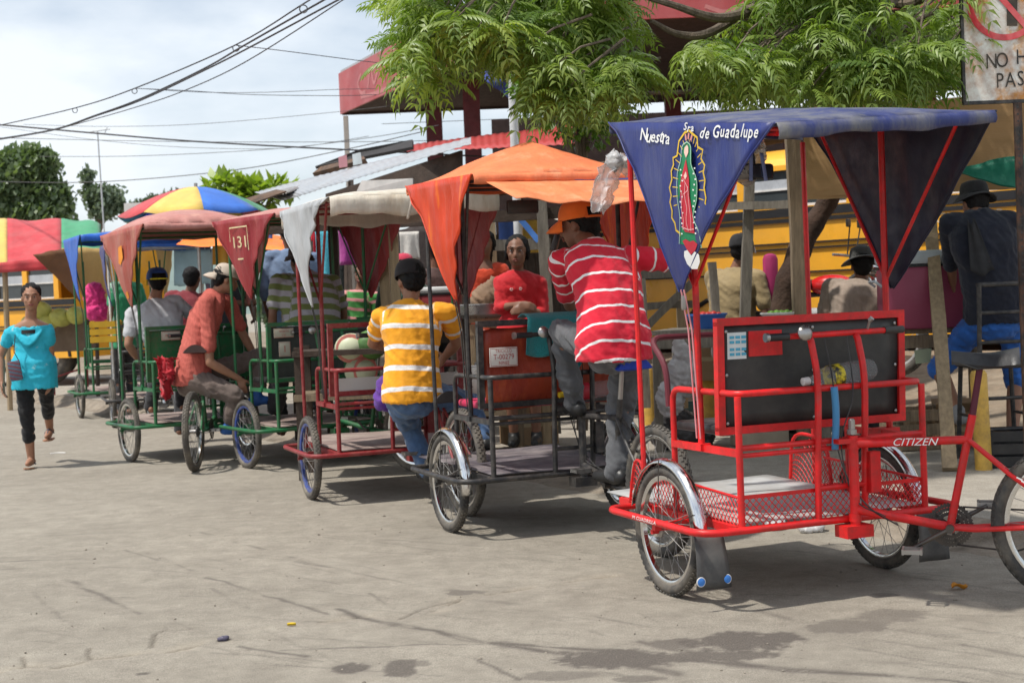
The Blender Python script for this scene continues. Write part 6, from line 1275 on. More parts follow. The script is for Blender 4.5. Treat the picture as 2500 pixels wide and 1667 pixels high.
# ties on the white canopy
t3=CARTS[3]['t']
for x,l in((-.05,.13),(-.02,.10),(.02,.06)): k=MB(); k.grid(lambda u,v:V((x+.03*v*(1 if x>-.03 else -1)+(u-.5)*.018,-.975-.01*math.sin(v*4),1.955-l*v)),2,8); k.obj('tie_tape',WHITET,t3,60,solid=.002)
k=MB(); k.ball((-.03,-.975,1.955),(.022,.015,.018),10,7); k.obj('tie_knot',WHITET,t3)
# ================================================================== far things
YB=mat('school bus yellow',(.93,.44,.03),.35,var=.06,vscale=2,coat=.2,dirt=(.55,.28,.05),dirt_amt=.4,dirt_scale=1.5); BK=mat('bus black rail',(.02,.02,.022),.5); GLS=mat('bus window glass',(.05,.06,.065),.08,var=.1,spec=.8); GREYW=mat('bus inner pane',(.45,.47,.50),.3)
def bus(label,p0,p1,z0,zr,zs,zt,ztop,width=2.4,doors=True,letters=None):
    p0=V(p0);p1=V(p1); d=p1-p0; d.z=0; L_=d.length; a=math.atan2(d.y,d.x); t=thing('school_bus',label,'bus',drop(p0,0),a,None)
    # local: x along the side facing the street (y=0), body behind it at y>0
    b=MB(); sec=[(0,z0),(0,zt+.02),(.06,zt+.12),(.25,ztop-.08),(.6,ztop),(width/2,ztop+.03),(width-.6,ztop),(width-.25,ztop-.08),(width-.06,zt+.12),(width,zt),(width,z0)]
    n=len(sec); nx_=12; vs=[V((L_*i/nx_,y,z)) for i in range(nx_+1) for y,z in sec]
    fs=[(i*n+j,(i+1)*n+j,(i+1)*n+j+1,i*n+j+1) for i in range(nx_) for j in range(1,n-1)]+[tuple(range(n)),tuple(nx_*n+k for k in range(n))[::-1]]
    b.add(vs,fs); b.obj('roof_shell',YB,t,30)
    b=MB(); b.box((L_/2,.02,(z0+zs)/2),(L_,.04,zs-z0)); b.obj('side_panel',YB,t,0)
    for z,h in((zs-.06,.10),(zs-.155,.045),(zr+.02,.018),(zr-.045,.018),(zr-.32,.018)): b=MB(); b.box((L_/2,-.012,z),(L_,.024,h)); b.obj('rub_rail',BK,t,0)
    pw=.72; m=int(L_/pw)
    b=MB(); b.box((L_/2,.03,zt+.01),(L_,.06,.06)); b.obj('header_rail',YB,t,0)
    for i in range(m+1): b=MB(); b.box((min(L_-.04,i*pw+.05),.03,(zs+zt)/2),(.11,.06,zt-zs)); b.obj('window_post',YB,t,0)
    for i in range(m):
        c=i*pw+.05+pw/2; b=MB(); b.box((c,.05,(zs+zt)/2),(pw-.11,.006,zt-zs)); w=b.obj('window',GLS,t,0); b=MB(); b.box((c,.043,lerp(zs,zt,.60)),(pw-.12,.012,(zt-zs)*.26)); b.obj('sash',GREYW,w,0); b=MB(); b.box((c,.04,lerp(zs,zt,.48)),(pw-.11,.02,.025)); b.obj('sash_rail',EYEW,w,0); b=MB(); b.box((c,.035,zs+.02),(pw-.11,.03,.03)); b.obj('sill',EYEW,w,0)
    for x in(L_*.22,L_*.78):
        for y in(.15,width-.15): wheel(t,(x,y,z0+.02),pi/2,.46,.12,GREYW,RUBBER,10)
        b=MB(); b.tube([V((x+.58*math.cos(a_),-.006,z0+.02+.58*math.sin(a_))) for a_ in np.linspace(0,pi,14)],.03,6); b.obj('wheel_arch',BK,t)
    if letters:
        vs,fs=text_mesh(letters,.16,.2); b=MB(); b.add([V((L_*.62+v.x,-.004,lerp(zr,zs,.42)+v.y)) for v in vs],fs); b.obj('lettering',mat('faded white lettering',(.75,.6,.4),.6),t,0)
    return t
bus('yellow school bus with black rails parked behind the stalls',V((1.15,18.74,0)),V((7.6,13.13,0)),.62,1.80,2.24,2.70,2.98,letters='Clem - B. Barrios B.')
bus('yellow school bus far behind the red and green tent',D(-160,720,26),D(180,705,24.5),.6,1.15,1.62,2.2,2.75)
# ---- big red porch roof
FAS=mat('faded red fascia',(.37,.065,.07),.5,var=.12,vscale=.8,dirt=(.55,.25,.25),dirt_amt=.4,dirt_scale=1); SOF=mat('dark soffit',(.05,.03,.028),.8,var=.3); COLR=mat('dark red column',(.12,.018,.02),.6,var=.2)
KS=1.55
Nn=D(1330,58,14.0*KS); Ff=D(836,280,20.0*KS); hb=(Nn.z+Ff.z)/2
Nn.z=hb;Ff.z=hb
Rr=D(2700,12,14.0*KS); Rr.z=hb; dv=(Rr-Nn).normalized(); bk=Ff+dv*12
t=thing('porch_building','large building with faded red fascia roof on dark red columns','building',drop(lerp(Nn,Ff,.5),0)); R0=V(t.location); lo=lambda p:V(p)-R0; up=V((0,0,1))
fh=.56*KS
def slab(name,a,b2,h,mt,th=.06,z=0):
    a,b2=lo(a)+up*z,lo(b2)+up*z; n=(b2-a).cross(up).normalized(); b=MB(); b.prism([a,b2,b2+up*h,a+up*h],n*th); return b.obj(name,mt,t,0)
fs1=slab('side_fascia',Ff,Nn,fh,FAS,.05); fs2=slab('front_fascia',Nn,Nn+dv*14,fh,FAS,.05)
BKE=bk
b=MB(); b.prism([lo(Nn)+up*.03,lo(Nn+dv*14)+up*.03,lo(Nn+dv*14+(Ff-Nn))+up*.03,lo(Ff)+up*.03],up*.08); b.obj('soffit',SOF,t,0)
b=MB(); b.prism([lo(Nn)+up*(fh+.02),lo(Nn+dv*14)+up*(fh+.02),lo(Nn+dv*14+(Ff-Nn))+up*(fh+.02),lo(Ff)+up*(fh+.02)],up*.05); b.obj('roof_sheet',GALV,t,0)
slab('back_beam',Ff+V((0,0,-.02)),Ff+dv*14+V((0,0,-.02)),.14,SOF,.05)
for x,yy,dp,mt,w in((1060,300,18.6,COLR,.20),(1153,300,17.4,COLR,.20),(1254,300,16.6,COLR,.08),(1640,200,19,COLR,.2),(1930,200,18.5,COLR,.2),(2260,200,18,COLR,.2)):
    p_=D(x,yy,dp*KS); w=w*KS; b=MB(); b.box((lo(p_).x,lo(p_).y,hb/2+.0),(w,w,hb)); b.obj('column',mt,t,0)
p_=D(846,330,20.2*KS); b=MB(); b.box((lo(p_).x,lo(p_).y,hb/2),(.10,.10,hb)); b.obj('post',mat('pale pole',(.5,.46,.42),.8),t,0)
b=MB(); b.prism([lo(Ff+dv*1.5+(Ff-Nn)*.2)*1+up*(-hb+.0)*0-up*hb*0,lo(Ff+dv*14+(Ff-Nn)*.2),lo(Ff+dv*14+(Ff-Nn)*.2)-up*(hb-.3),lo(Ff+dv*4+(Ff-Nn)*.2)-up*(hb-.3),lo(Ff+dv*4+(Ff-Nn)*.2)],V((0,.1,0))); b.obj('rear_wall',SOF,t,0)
# script strokes on the fascia
fn_=(Nn-Ff); fl=fn_.length; fu=fn_/fl; fo=fu.cross(up).normalized(); 
WS=mat('faded fascia script',(.48,.18,.18),.6)
def fpt(s,z,o=.058): return lo(Ff+fu*s)+up*z+fo*(o if fo.dot(V((-1,-1,0)))>0 else o)
def script(parent,base,u_,n_,pts,w): b=MB(); b.ribbon([base+u_*x+up*z+n_*.056 for x,z in crv([V((x,z,0)) for x,z in pts],6) for x,z in [(x,z)]] if False else [base+u_*q.x*KS+up*q.y*KS+n_*.056 for q in crv([(x,z,0) for x,z in pts],6)],w*KS,n_); return b.obj('painted_script',WS,parent,0)
for pts in ([(1.0,.40),(.85,.30),(.95,.16),(1.15,.14)],[(1.25,.18),(1.4,.42),(1.5,.2),(1.7,.36)],[(1.9,.15),(2.1,.45),(2.3,.2)],[(.95,.10),(1.8,.06),(2.6,.10)]): script(t,lo(Ff),fu,fo,pts,.05)
fo2=dv.cross(up).normalized()
for pts in ([(1.55,.10),(1.75,.04),(1.95,.12),(2.05,.25)],[(1.2,.15),(1.35,.4),(1.5,.2)],[(4.0,.2),(4.3,.4),(4.6,.2)]): script(t,lo(Nn),dv,fo2,pts,.04)
# lower red roof, black roof, flagpole and flag
REDROOF=mat('red painted roof sheet',(.42,.045,.04),.5,var=.15,dirt=(.2,.05,.04),dirt_amt=.4)
corrug('red_roof','low red corrugated roof behind the orange canopy','roof',D(985,372,23),D(1420,352,20),D(1420,300,22),D(985,356,26),REDROOF,24,.006)
board('black_roof','thin dark roof edge left of the red roof','roof',[D(772,413,25),D(1010,366,22),D(1010,348,23),D(880,372,24)],mat('black roof felt',(.03,.028,.028),.8),.05)
board('roof_tiles_edge','dark ridge of roof tiles above the galvanised roof','roof',[D(770,436,24),D(900,402,22),D(895,395,22.5),D(790,420,24)],RUSTY,.1)
t=thing('notice_board','small white and pink notice boards fixed to a pale pole','sign',drop(D(853,395,19.8),0)); R0=V(t.location)
b=MB(); b.prism([D(828,410,19.8)-R0,D(848,407,19.8)-R0,D(846,378,19.8)-R0,D(826,384,19.8)-R0],(0,.03,0)); b.obj('pink_board',mat('pink notice',(.55,.25,.27),.6),t,0); b=MB(); b.prism([D(862,404,19.8)-R0,D(884,400,19.8)-R0,D(880,372,19.8)-R0,D(860,377,19.8)-R0],(0,.03,0)); b.obj('white_board',mat('white notice',(.6,.65,.65),.6),t,0); b=MB(); b.tube([D(855,410,19.9)-R0,V((0,.1,0))],.04,8); b.obj('pole',mat('pale pole',(.5,.46,.42),.8),t)
a=D(1247,110,13.4); b=MB(); b.tube([drop(a,.3),V((a.x,a.y,5.2))],[.045,.038],12); o=b.obj('flagpole',mat('white steel pole',(.62,.62,.62),.4,.2)); tag(o,'white steel flagpole behind the orange canopy','flagpole')
sheet('flag','blue and white flag hanging beside the flagpole','flag',lambda u,v:D(lerp(1182,1246,u)+6*math.sin(v*5),lerp(168,228,u)+lerp(-8,18,v)*(1-.2*u)+5*math.sin(u*6),13.45)+V((0,.04*math.sin(u*7+v*3),0)),mat('blue flag cloth',(.05,.07,.25),.8,two=((.62,.62,.65),.60,3.0)),12,8,.004)
# ---- umbrellas and tents at the left
def umbrella(label,apex,R_,drop_,cols,pole_to=0,n=8,rz=0):
    t=thing('market_umbrella',label,'umbrella',drop(apex,pole_to),rz); h=apex.z-pole_to; N_s=6
    for k in range(n):
        b=MB(); a0,a1=2*pi*k/n,2*pi*(k+1)/n
        def fn(u,v):
            a=lerp(a0,a1,u); sc=1-.04*math.sin(pi*u); r_=R_*v*sc; return V((r_*math.cos(a),r_*math.sin(a),h-drop_*(v**1.7)-.05*R_*v*math.sin(pi*u)*v))
        b.grid(fn,5,N_s); b.obj('panel',cols[k%len(cols)],t,60,solid=.003)
        b=MB(); b.tube([V((R_*v*math.cos(a0),R_*v*math.sin(a0),h-drop_*(v**1.7)-.012)) for v in(0,.3,.6,.85,1)],.006,5); b.obj('rib',STEEL,t)
    b=MB(); b.tube([(0,0,0),(0,0,h+.04)],.02,8); b.obj('pole',STEEL,t); return t
UR=cloth('umbrella red',(.50,.04,.05),bump=.25,bs=6,dirt=(.45,.16,.15)); UY=cloth('umbrella yellow',(.70,.48,.11),bump=.25,bs=6,dirt=(.5,.36,.14)); UB=cloth('umbrella blue',(.03,.14,.52),bump=.05); UG=cloth('umbrella green',(.05,.29,.14),bump=.25,bs=6,dirt=(.12,.26,.16))
umbrella('large striped market umbrella in red, yellow, blue and green',D(478,456,16.5),.88,.32,[UG,UR,UY,UB],.1,8,rad(-28))
t=thing('market_tent','market tent with yellow, red and green roof stripes at the left edge','tent',drop(D(110,700,21.5),0)); R0=V(t.location)
tx=[-70,18,150,246]; 
for i,m_ in enumerate((UY,UR,UG)):
    b=MB(); x0,x1=tx[i],tx[i+1]
    def fn(u,v):
        x=lerp(x0,x1,u); 
        if v<.45: k=v/.45; y=lerp(545,536,k)+ (14*((x-200)/46)**2 if x>200 else 0); dd=lerp(23.5,22.0,k)
        else: k=(v-.45)/.55; y=lerp(536,640+.09*(150-x),k)+(14*((x-200)/46)**2*(1-k) if x>200 else 0); dd=lerp(22.0,20.4,k**.8)
        return D(x,y,dd)-R0+V((0,0,.02*math.sin(u*7+v*4)))
    b.grid(fn,10,16); b.obj('roof_stripe',m_,t,70,solid=.004)
b=MB(); b.grid(lambda u,v:D(lerp(-70,128,u),lerp(lerp(648,628,u),lerp(670,658,u),v),20.36)-R0+V((0,.02*math.sin(u*20),0)),20,3); b.obj('valance',UR,t,70,solid=.004)
b=MB(); b.tube([D(12,665,20.5)-R0,drop(D(20,900,20.5)-R0,0)],.04,8); b.obj('pole',WOODL,t)
b=MB(); b.tube([D(232,610,21.2)-R0,drop(D(236,900,21.2)-R0,0)],.03,8); b.obj('pole',WOODD,t)
sheet('tan_awning','tan canvas awning hung behind the blue flap','tarp',quad(D(150,606,19.6),D(272,606,19.8),D(268,752,19.9),D(205,735,19.7),0,.03),TAN)
sheet('brown_awning','brown underside of a canvas awning left of the blue flap','tarp',quad(D(80,622,19.4),D(172,604,19.4),D(196,738,19.5),D(150,690,19.5),0,.02),mat('brown canvas',(.14,.065,.03),.85,var=.2))
board('white_hoarding','white hoarding panel behind the striped umbrella','panel',[D(306,540,30),D(400,535,30),D(400,492,30),D(304,497,30)],mat('white hoarding',(.66,.67,.68),.6),.05)
# fruit stall at the left
t=thing('fruit_barrow','brown timber barrow of melons behind the walking woman','cart',drop(G(150,985),0)); 
k=MB(); k.box((0,.3,1.0),(.80,.6,.44)); k.obj('box',mat('brown hardboard',(.17,.12,.085),.85,var=.2),t,0); k=MB(); k.box((0,.3,1.235),(.95,.66,.03)); k.obj('tray',WOODD,t,0)
for x in(-.26,.26):
    for y in(.1,.5): k=MB(); k.tube([(x,y,0),(x,y,.8)],.02,6); k.obj('leg',DARKRED,t)
k=MB(); k.tube([(-.26,.1,.35),(.26,.1,.5)],.015,6); k.obj('brace',DARKRED,t)
for i,(x,y,r_) in enumerate(((96,758,.115),(118,785,.10),(148,775,.115),(186,770,.11),(72,790,.10))):
    k=MB(); k.ball((0,0,0),(r_*1.6,r_*1.3,r_*1.2),18,12); o=k.obj('melon',mat('yellow green melon',(.42,.42,.10),.5,var=.25,vscale=6)); o.location=D(x,y,21.2); o.rotation_euler=(0,.1*i,.5*i); tag(o,['leftmost high pale melon on the barrow','small melon low beside the walking woman','large green melon in the middle of the barrow','melon at the right end of the barrow','melon half hidden behind the walking woman'][i],'melon','melons on the barrow')
    
blobthing('pink_sack','bright pink sack hanging behind the blue flapped pedicab','sack',D(232,742,19.0),[('e',(0,0,.08),(.13,.1,.2)),('e',(.03,0,-.1),(.16,.12,.13))],cloth('hot pink nylon',(.75,.04,.22)),.02,.02)
crate('yellow plastic crate in the far green pedicab',drop(D(262,850,16.8),.98),(.34,.3,.26),.2,mat('yellow plastic',(.65,.38,.02),.5),3,'crates in the far pedicabs')
# ---- overhead cables
CAB=mat('black cable',(.06,.06,.068),.6)
def cable(label,pts,d0,d1,r_):
    n=len(pts)-1; P=[D(.3827*x,.3827*y,lerp(d0,d1,i/n)) for i,(x,y) in enumerate(pts)]; b=MB(); b.tube(crv(P,6),r_*.68,6); o=b.obj('overhead_cable',CAB); return tag(o,label,'cable','overhead cables')
cable('topmost black overhead cable rising to the right, with small loops',[(-200,840),(0,800),(480,690),(860,565),(1500,290),(1930,30),(2200,-140)],22,12,.011)
cable('thick black overhead cable, second of the rising bundle',[(-200,910),(0,885),(350,825),(600,740),(900,630),(1300,440),(1560,290),(2070,0),(2300,-130)],22,12,.014)
cable('black overhead cable, third of the rising bundle',[(-200,918),(0,890),(350,829),(620,738),(900,640),(1300,452),(1600,300),(2160,0),(2350,-100)],22,12,.013)
cable('lowest overhead cable of the rising bundle',[(350,830),(590,765),(850,690),(1150,590),(1560,400),(2190,0),(2400,-140)],22,12,.009)
cable('thick overhead cable sloping down to the right above the stalls',[(-200,780),(0,797),(600,850),(1200,900),(1900,940),(2400,965),(3300,1010)],24,24,.022)
cable('thin level overhead cable crossing the sloping one',[(-200,875),(0,880),(870,900),(1500,907),(2352,905),(2900,895)],30,28,.010)
cable('thin cable leaving the upper loop towards the red fascia',[(860,565),(1200,580),(1600,605),(2150,612),(2400,605)],19.5,20,.007)
cable('thin slack cable from the loop to the red fascia corner',[(860,565),(1300,590),(1700,590),(2150,572),(2400,568)],19.5,20,.006)
cable('short cable from the rising bundle to the red roof edge',[(1500,290),(1800,325),(2290,388),(2500,410)],15.5,18,.007)
cable('low overhead cable rising gently to the right',[(-200,1160),(0,1161),(650,1160),(1500,1085),(2200,955),(2700,840)],30,26,.013)
cable('thin high cable rising gently to the right',[(250,1000),(900,995),(1760,950),(2352,880),(2800,800)],30,26,.009)
cable('faint thin cable high above the umbrella',[(150,795),(700,808),(1300,790),(2150,715),(2800,640)],32,28,.008)
cable('faint thin cable crossing below the thick one',[(0,810),(500,880),(1000,930),(1500,950),(1900,940),(2352,870)],32,28,.008)
for x,y,dp,lab in((1935,38,13.0,'small wire loop on the topmost cable, at the top'),(1505,290,15.3,'small wire loop on the topmost cable, at the middle'),(858,568,19.4,'small wire loop on the topmost cable, left of the middle'),(478,692,20.6,'small wire loop on the topmost cable, near the left')):
    b=MB(); b.torus((0,0,-.03),(0,1,0),.035,.006,14,5); o=b.obj('cable_loop',CAB); o.location=D(.3827*x,.3827*y,dp); tag(o,lab,'loop','loops on the overhead cable')
t=thing('antenna_mast','thin antenna mast at the left against the sky','antenna',drop(D(258,520,40),0)); R0=V(t.location); b=MB(); b.tube([V((0,0,0)),D(238,322,40)-R0],.022,6); b.obj('mast',mat('grey mast',(.50,.52,.54),.6),t); b=MB(); q=D(238,322,40)-R0; b.tube([q+V((-.25,0,.0)),q+V((.35,0,.06))],.02,5); b.tube([q+V((.2,0,-.05)),q+V((.28,0,.12))],.015,5); b.tube([q+V((-.2,0,-.03)),q+V((-.1,0,.03))],.015,5); b.obj('antenna_arm',mat('grey mast',(.35,.36,.38),.6),t)
# ------------------------------------------------------------------ trees
def leaf_mat(name,c0,c1,trans=.25):
    m=bpy.data.materials.new(name); m.use_nodes=True; nt=m.node_tree; B=nt.nodes['Principled BSDF']; LK=nt.links.new
    at=nt.nodes.new('ShaderNodeAttribute'); at.attribute_name='tint'; r=nt.nodes.new('ShaderNodeValToRGB'); r.color_ramp.elements[0].color=tuple(c0)+(1,); r.color_ramp.elements[1].color=tuple(c1)+(1,); LK(at.outputs['Fac'],r.inputs[0]); LK(r.outputs[0],B.inputs['Base Color'])
    B.inputs['Roughness'].default_value=.42; B.inputs['Specular IOR Level'].default_value=.5
    tr=nt.nodes.new('ShaderNodeBsdfTranslucent'); mul=nt.nodes.new('ShaderNodeMix'); mul.data_type='RGBA'; mul.blend_type='MULTIPLY'; mul.inputs['Factor'].default_value=1; LK(r.outputs[0],mul.inputs['A']); mul.inputs['B'].default_value=(1.3,1.5,.5,1); LK(mul.outputs['Result'],tr.inputs['Color'])
    mx=nt.nodes.new('ShaderNodeMixShader'); mx.inputs[0].default_value=trans; LK(B.outputs[0],mx.inputs[1]); LK(tr.outputs[0],mx.inputs[2]); LK(mx.outputs[0],nt.nodes['Material Output'].inputs['Surface']); return m
def np_mesh(name,co,tri,tint):
    me=bpy.data.meshes.new(name); me.vertices.add(len(co)); me.vertices.foreach_set('co',co.astype(np.float32).ravel()); me.loops.add(tri.size); me.loops.foreach_set('vertex_index',tri.astype(np.int32).ravel()); k=tri.shape[1]
    me.polygons.add(len(tri)); me.polygons.foreach_set('loop_start',np.arange(0,tri.size,k,dtype=np.int32)); me.update(); me.validate()
    at=me.attributes.new('tint','FLOAT','POINT'); at.data.foreach_set('value',tint.astype(np.float32)); return me
def neem_leaf(droop,nl=8,L_=.34,ll=.115,w=.020):
    vs=[];fs=[]
    def pt(t): a=droop*t*t; return V((0,L_*t*(1-.25*droop*t*t),-L_*.62*a*t))
    for i in range(nl):
        t=.14+.86*i/(nl-1); p=pt(t); q=pt(min(1,t+.02)); ax=(q-pt(max(0,t-.02))).normalized()
        for s in(-1,1):
            l=ll*(.65+.5*math.sin(pi*min(.95,t*.85+.1))); side=V((s,0,0)); d0=(side*.85+ax*.5+V((0,0,-.10))).normalized(); d1=(side*.45+ax*.75+V((0,0,-.55))).normalized()
            m=p+d0*l*.5; e=m+d1*l*.55; n=d0.cross(ax).normalized(); wv=ax*w; o=len(vs)
            lift=V((0,0,.004)); vs+=[p,m+wv*1.0,m-wv*.9+lift*0,m+lift,e,lerp(m,e,.55)+wv*.6,lerp(m,e,.55)-wv*.5]
            fs+=[(o,o+1,o+3),(o,o+3,o+2),(o+1,o+5,o+3),(o+3,o+6,o+2),(o+3,o+5,o+4),(o+3,o+4,o+6)]
    n=6
    for i in range(n):
        a,b_=pt(i/n),pt((i+1)/n); o=len(vs); vs+=[a+V((.002,0,0)),a-V((.002,0,0)),b_+V((.0015,0,0))]; fs.append((o,o+1,o+2))
    return np.array([tuple(v) for v in vs]),np.array(fs)
TEMPL=[neem_leaf(.3),neem_leaf(.7,9,.38,.105,.018),neem_leaf(1.1,7,.30,.12,.021),neem_leaf(1.5,8,.34,.11,.019),neem_leaf(.9,6,.22,.09,.018)]
def leaves(centres,templates,rs,up_bias=.0,scale=(.8,1.2),out_from=None,tint=lambda c:.5):
    CO=[];FA=[];TI=[];off=0
    for c,dirn,tn in centres:
        T,Fc=templates[rs.randint(len(templates))]; s=rs.uniform(*scale); d=V(dirn).normalized(); x=d.cross(V((0,0,1)));  x=x.normalized() if x.length>.05 else V((1,0,0)); z=x.cross(d); q=Matrix((x,d,z)).transposed()@Matrix.Rotation(rs.uniform(-.5,.5),3,'Y'); A_=np.array(q)
        CO.append(T@A_.T*s+np.array(c)); FA.append(Fc+off); off+=len(T); TI.append(np.clip(tn+rs.normal(0,.04,len(T)),0,1))
    return np.concatenate(CO),np.concatenate(FA),np.concatenate(TI)
BARK=mat('grey brown bark',(.15,.115,.085),.9,var=.35,vscale=8,bump=.6,bscale=30,stretch=(3,3,.8)); BARKD=mat('dark rough bark',(.06,.035,.024),.95,var=.4,bump=.8,bscale=25)
NEEM=leaf_mat('neem leaf',(.05,.125,.02),(.34,.42,.085),.35)
rs=np.random.RandomState(11)
t=thing('neem_tree','neem tree with drooping feathery leaves hanging over the pedicabs','tree',drop(D(1918,790,10.95),.2)); R0=V(t.location)
tip=D(2030,470,11.0)-R0; b=MB(); b.tube(crv([V((-.02,0,-.1)),D(1912,770,10.95)-R0,D(1935,650,10.95)-R0,D(1975,560,11)-R0,tip,tip+V((.2,-.2,.6)),tip+V((.2,-.4,1.5))],5),[.125]*6+[.10]*6+[.09]*6+[.085]*6+[.075]*6+[.05]*1,10) if False else None
path=crv([V((-.03,0,-.15)),D(1912,770,10.95)-R0,D(1938,650,10.95)-R0,D(1978,560,11)-R0,tip,tip+V((.15,-.2,.6)),tip+V((.1,-.4,1.6))],5)
b=MB(); b.tube(path,[lerp(.115,.06,(i/(len(path)-1))**.8)*(1+.08*math.sin(i*1.7)) for i in range(len(path))],12); b.obj('trunk',BARKD,t)
# clusters of leaf whorls: (src x, src y, depth, spread px, number of leaves)
CL=[]
def region(x0,x1,y0,y1,d0,d1,n,hole=None):
    out=[]
    while len(out)<n:
        x=rs.uniform(x0,x1); y=rs.uniform(y0,y1)
        if hole and hole(x,y): continue
        out.append((x,y,rs.uniform(d0,d1)))
    return out
def lower(x):    # lower outline of the crown along the street
    pts=[(960,90),(985,150),(1010,215),(1060,205),(1110,130),(1180,150),(1300,190),(1330,265),(1450,270),(1560,245),(1610,90),(1660,150),(1720,210),(1800,235),(2000,240),(2120,235),(2250,235),(2340,200),(2420,120)]
    for (a,ya),(b_,yb) in zip(pts[:-1],pts[1:]):
        if a<=x<=b_: return lerp(ya,yb,(x-a)/(b_-a))
    return 60
gaps=lambda x,y:(1580<x<1690 and 85<y<230) or (1545<x<1700) or (1545<x<1860 and y<75) or (2150<x<2345 and y<40) or (1100<x<1240 and y>150) or y>lower(x) or (1600<x<1800 and y<30 and rs.rand()<.75) or (1380<x<1600 and 130<y<165 and rs.rand()<.5)
whorls=region(975,2420,-240,300,8.3,10.2,215,gaps)
whorls+=region(965,2350,60,300,8.2,9.4,120,lambda x,y:gaps(x,y) or y<lower(x)-95)
whorls+=region(985,1540,-60,75,8.4,9.6,34,lambda x,y:False)+region(1860,2150,-60,80,8.4,9.6,22,lambda x,y:False)
cen=[];twigs=MB(); br=[]
for x,y,dp in whorls:
    p=D(x,y,dp)-R0; p.z+=.06; nl=rs.randint(6,11); young=rs.rand()
    base=.30+.3*young+(.25 if rs.rand()<.12 else 0)
    for i in range(nl):
        a=2*pi*i/nl+rs.uniform(-.4,.4); dirn=V((math.cos(a),math.sin(a),rs.uniform(-.35,.25))); cen.append((p+V((0,0,rs.uniform(-.05,.05))),dirn,(base+rs.uniform(-.12,.12)) if rs.rand()>.04 else .98))
    # twig back to the crown
    if 1480<x<1780 or rs.rand()<.45: continue
    e=p+V((rs.uniform(.15,.5),rs.uniform(.1,.5),rs.uniform(.15,.45))); twigs.tube([e,lerp(e,p,.6)+V((0,0,.03)),p],[.009,.007,.004],5,cap=False)
co,fa,ti=leaves(cen,TEMPL,rs,scale=(.58,.92)); o=link('crown',np_mesh('crown',co,fa,ti),NEEM,t)
tw_=twigs.obj('twigs',BARK,t); tag(tw_,None,None,None,'stuff')
for pts,r0,r1 in (([(2010,-60,10),(1870,10,9.4),(1760,45,9.0),(1640,12,8.8),(1560,-10,8.7)],.05,.012),([(2010,-60,10),(1900,-30,9.6),(1745,75,9.2),(1660,85,9.1),(1590,52,9.0)],.045,.014),([(2030,470,11),(2000,250,10.4),(1960,60,10.2),(2010,-60,10)],.07,.05),([(1900,235,9.6),(1760,222,9.2),(1650,226,9.0),(1540,229,8.9)],.022,.010),([(2010,-60,10),(2200,10,9.6),(2290,-30,9.2)],.05,.02),([(2150,100,9.6),(2230,135,9.3),(2290,110,9.1)],.03,.012),([(2130,105,9.5),(2210,100,9.3),(2300,85,9.2)],.02,.01),([(2280,35,9.3),(2200,75,9.4),(2130,120,9.6)],.03,.012),([(1560,-10,8.7),(1350,60,9.0),(1150,40,9.1),(1000,90,9.0)],.02,.006)):
    P=crv([D(*q)-R0 for q in pts],6); b=MB(); n=len(P); b.tube(P,[lerp(r0,r1,i/(n-1)) for i in range(n)],8); b.obj('branch',BARK,t)
# small rounded-leaf tree by the flagpole
def round_leaf(l=.055,w=.034):
    v=[(0,0,0),(-w/2,l*.45,.004),(w/2,l*.45,.004),(0,l,-.006),(0,l*.5,.0)]; return np.array(v),np.array([(0,4,1),(0,2,4),(1,4,3),(4,2,3)])
FIC=leaf_mat('glossy round leaf',(.03,.10,.012),(.20,.30,.03),.3)
def bush(name,label,cat,base,blobs,n,leaf,mt,rs,trunk_r=.05,trunk_to=None,bark=BARK,tl=(.2,.7),twig=True):
    t=thing(name,label,cat,base); R0=V(base); cen=[]
    wsum=sum(r*r for _,r in blobs)
    for c,r in blobs:
        c=V(c)-R0
        for i in range(int(n*r*r/wsum)):
            d=V(rs.normal(size=3)).normalized(); k=rs.uniform(.45,1.0)**.5; p=c+V((d.x*r*k,d.y*r*k,d.z*r*k*.85)); cl=float(vnoise(p.x/r*3.1+7,p.z/r*3.1+p.y/r*2)); 
            if cl<.30: continue
            dirn=(d+V(rs.normal(size=3))*.6+V((0,0,-.15))); cen.append((p,dirn,rs.uniform(*tl)*(.6+.6*cl)))
    co,fa,ti=leaves(cen,[leaf],rs,scale=(.7,1.3)); link('crown',np_mesh('crown',co,fa,ti),mt,t)
    if trunk_to is not None:
        e=V(trunk_to)-R0; P=crv([V((0,0,-.1)),e*.4+V((.03,0,0)),e],5); b=MB(); b.tube(P,[lerp(trunk_r,trunk_r*.5,i/(len(P)-1)) for i in range(len(P))],10); b.obj('trunk',bark,t)
        for c,r in blobs:
            b=MB(); c=V(c)-R0; b.tube(crv([e*.75,lerp(e*.8,c,.5)+V((0,0,r*.1)),c],4),[lerp(trunk_r*.5,trunk_r*.12,i/8) for i in range(9)],6); b.obj('limb',bark,t)
    return t
g=drop(D(1400,500,11.8),.3)
bush('round_leaf_tree','small tree with glossy round leaves beside the flagpole','tree',g,[(D(1330,215,11.6),.30),(D(1400,190,11.7),.32),(D(1390,270,11.6),.26),(D(1460,240,11.8),.30),(D(1300,180,11.7),.18),(D(1470,160,12),.3),(D(1440,310,11.8),.2)],3000,round_leaf(.07,.042),FIC,rs,.05,D(1420,260,11.8))
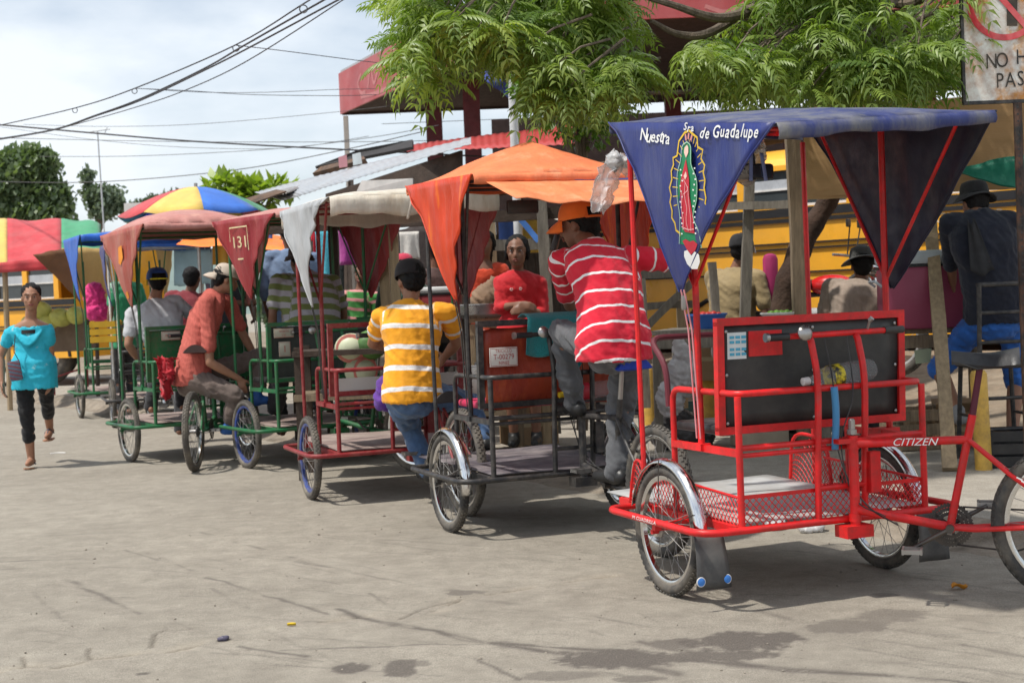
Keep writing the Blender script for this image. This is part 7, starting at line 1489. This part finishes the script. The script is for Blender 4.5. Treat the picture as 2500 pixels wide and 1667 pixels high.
# distant trees
def clump_leaf(s): 
    v=[];f=[]
    r_=np.random.RandomState(2)
    for i in range(5):
        c=r_.normal(0,.35,3)*s; d=r_.normal(size=3); d/=np.linalg.norm(d); e=np.cross(d,[.3,.5,.8]); e/=np.linalg.norm(e); o=len(v); v+= [c-d*s*.35,c+e*s*.2,c+d*s*.4,c-e*s*.2]; f+=[(o,o+1,o+2),(o,o+2,o+3)]
    return np.array(v),np.array(f)
FARL=leaf_mat('haze-paled dark far foliage',(.075,.12,.06),(.21,.27,.13),.3); BRIL=leaf_mat('almond leaf',(.12,.22,.02),(.42,.50,.10),.35); FARH=leaf_mat('hazy far foliage',(.10,.14,.09),(.19,.24,.15),.15)  # distance haze is painted into the far leaf colours
bl=[(D(x,y,46),r) for x,y,r in((20,470,1.0),(60,420,.95),(95,400,.7),(70,380,.5),(120,480,.8),(30,430,.9),(-40,430,1.2),(-30,500,1.3),(105,520,1.0),(40,520,1.0),(10,395,.5))]
bush('large_tree','large dark green tree at the left edge behind the tents','tree',drop(D(60,520,46),0),bl,6500,clump_leaf(.34),FARL,rs,.3,D(60,480,46))
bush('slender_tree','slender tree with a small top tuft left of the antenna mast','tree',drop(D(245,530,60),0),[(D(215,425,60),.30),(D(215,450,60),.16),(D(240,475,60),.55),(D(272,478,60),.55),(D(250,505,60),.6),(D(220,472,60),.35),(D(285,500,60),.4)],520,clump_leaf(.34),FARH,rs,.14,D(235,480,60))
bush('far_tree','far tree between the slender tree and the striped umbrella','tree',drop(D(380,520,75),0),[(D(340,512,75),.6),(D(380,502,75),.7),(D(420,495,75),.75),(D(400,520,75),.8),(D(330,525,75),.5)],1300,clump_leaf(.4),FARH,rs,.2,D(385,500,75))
bush('almond_tree','bright green broad leaved tree behind the striped umbrella','tree',drop(D(570,500,27),0),[(D(535,460,27),.24),(D(570,465,27),.24),(D(548,446,27),.13),(D(600,456,27),.16),(D(590,478,27),.25),(D(640,474,27),.26),(D(672,462,27),.18),(D(700,458,27),.12),(D(620,484,27),.22)],700,round_leaf(.26,.13),BRIL,rs,.08,D(580,480,27))
b=MB()
def hill(u,v):
    x=lerp(-900,900,u); y=lerp(420,800,v); z=-2+ (26+16*float(fbm(u*6+2,3,4)))*math.sin(pi*min(1,v*1.2))**1.0*(.55+.45*float(fbm(u*3,1,2)))*(.25+.75*min(1,max(0,(x+420)/200)))
    return V((x,y,z))
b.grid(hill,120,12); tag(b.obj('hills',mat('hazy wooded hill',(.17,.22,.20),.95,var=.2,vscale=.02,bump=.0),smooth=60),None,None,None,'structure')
# a hedge line and low wall closing the view at ground level
rs2=np.random.RandomState(8)
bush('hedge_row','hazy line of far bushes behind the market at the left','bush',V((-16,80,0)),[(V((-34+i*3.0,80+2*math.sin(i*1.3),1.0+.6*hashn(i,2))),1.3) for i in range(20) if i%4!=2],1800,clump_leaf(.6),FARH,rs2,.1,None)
bpy.data.scenes.remove(TMP)
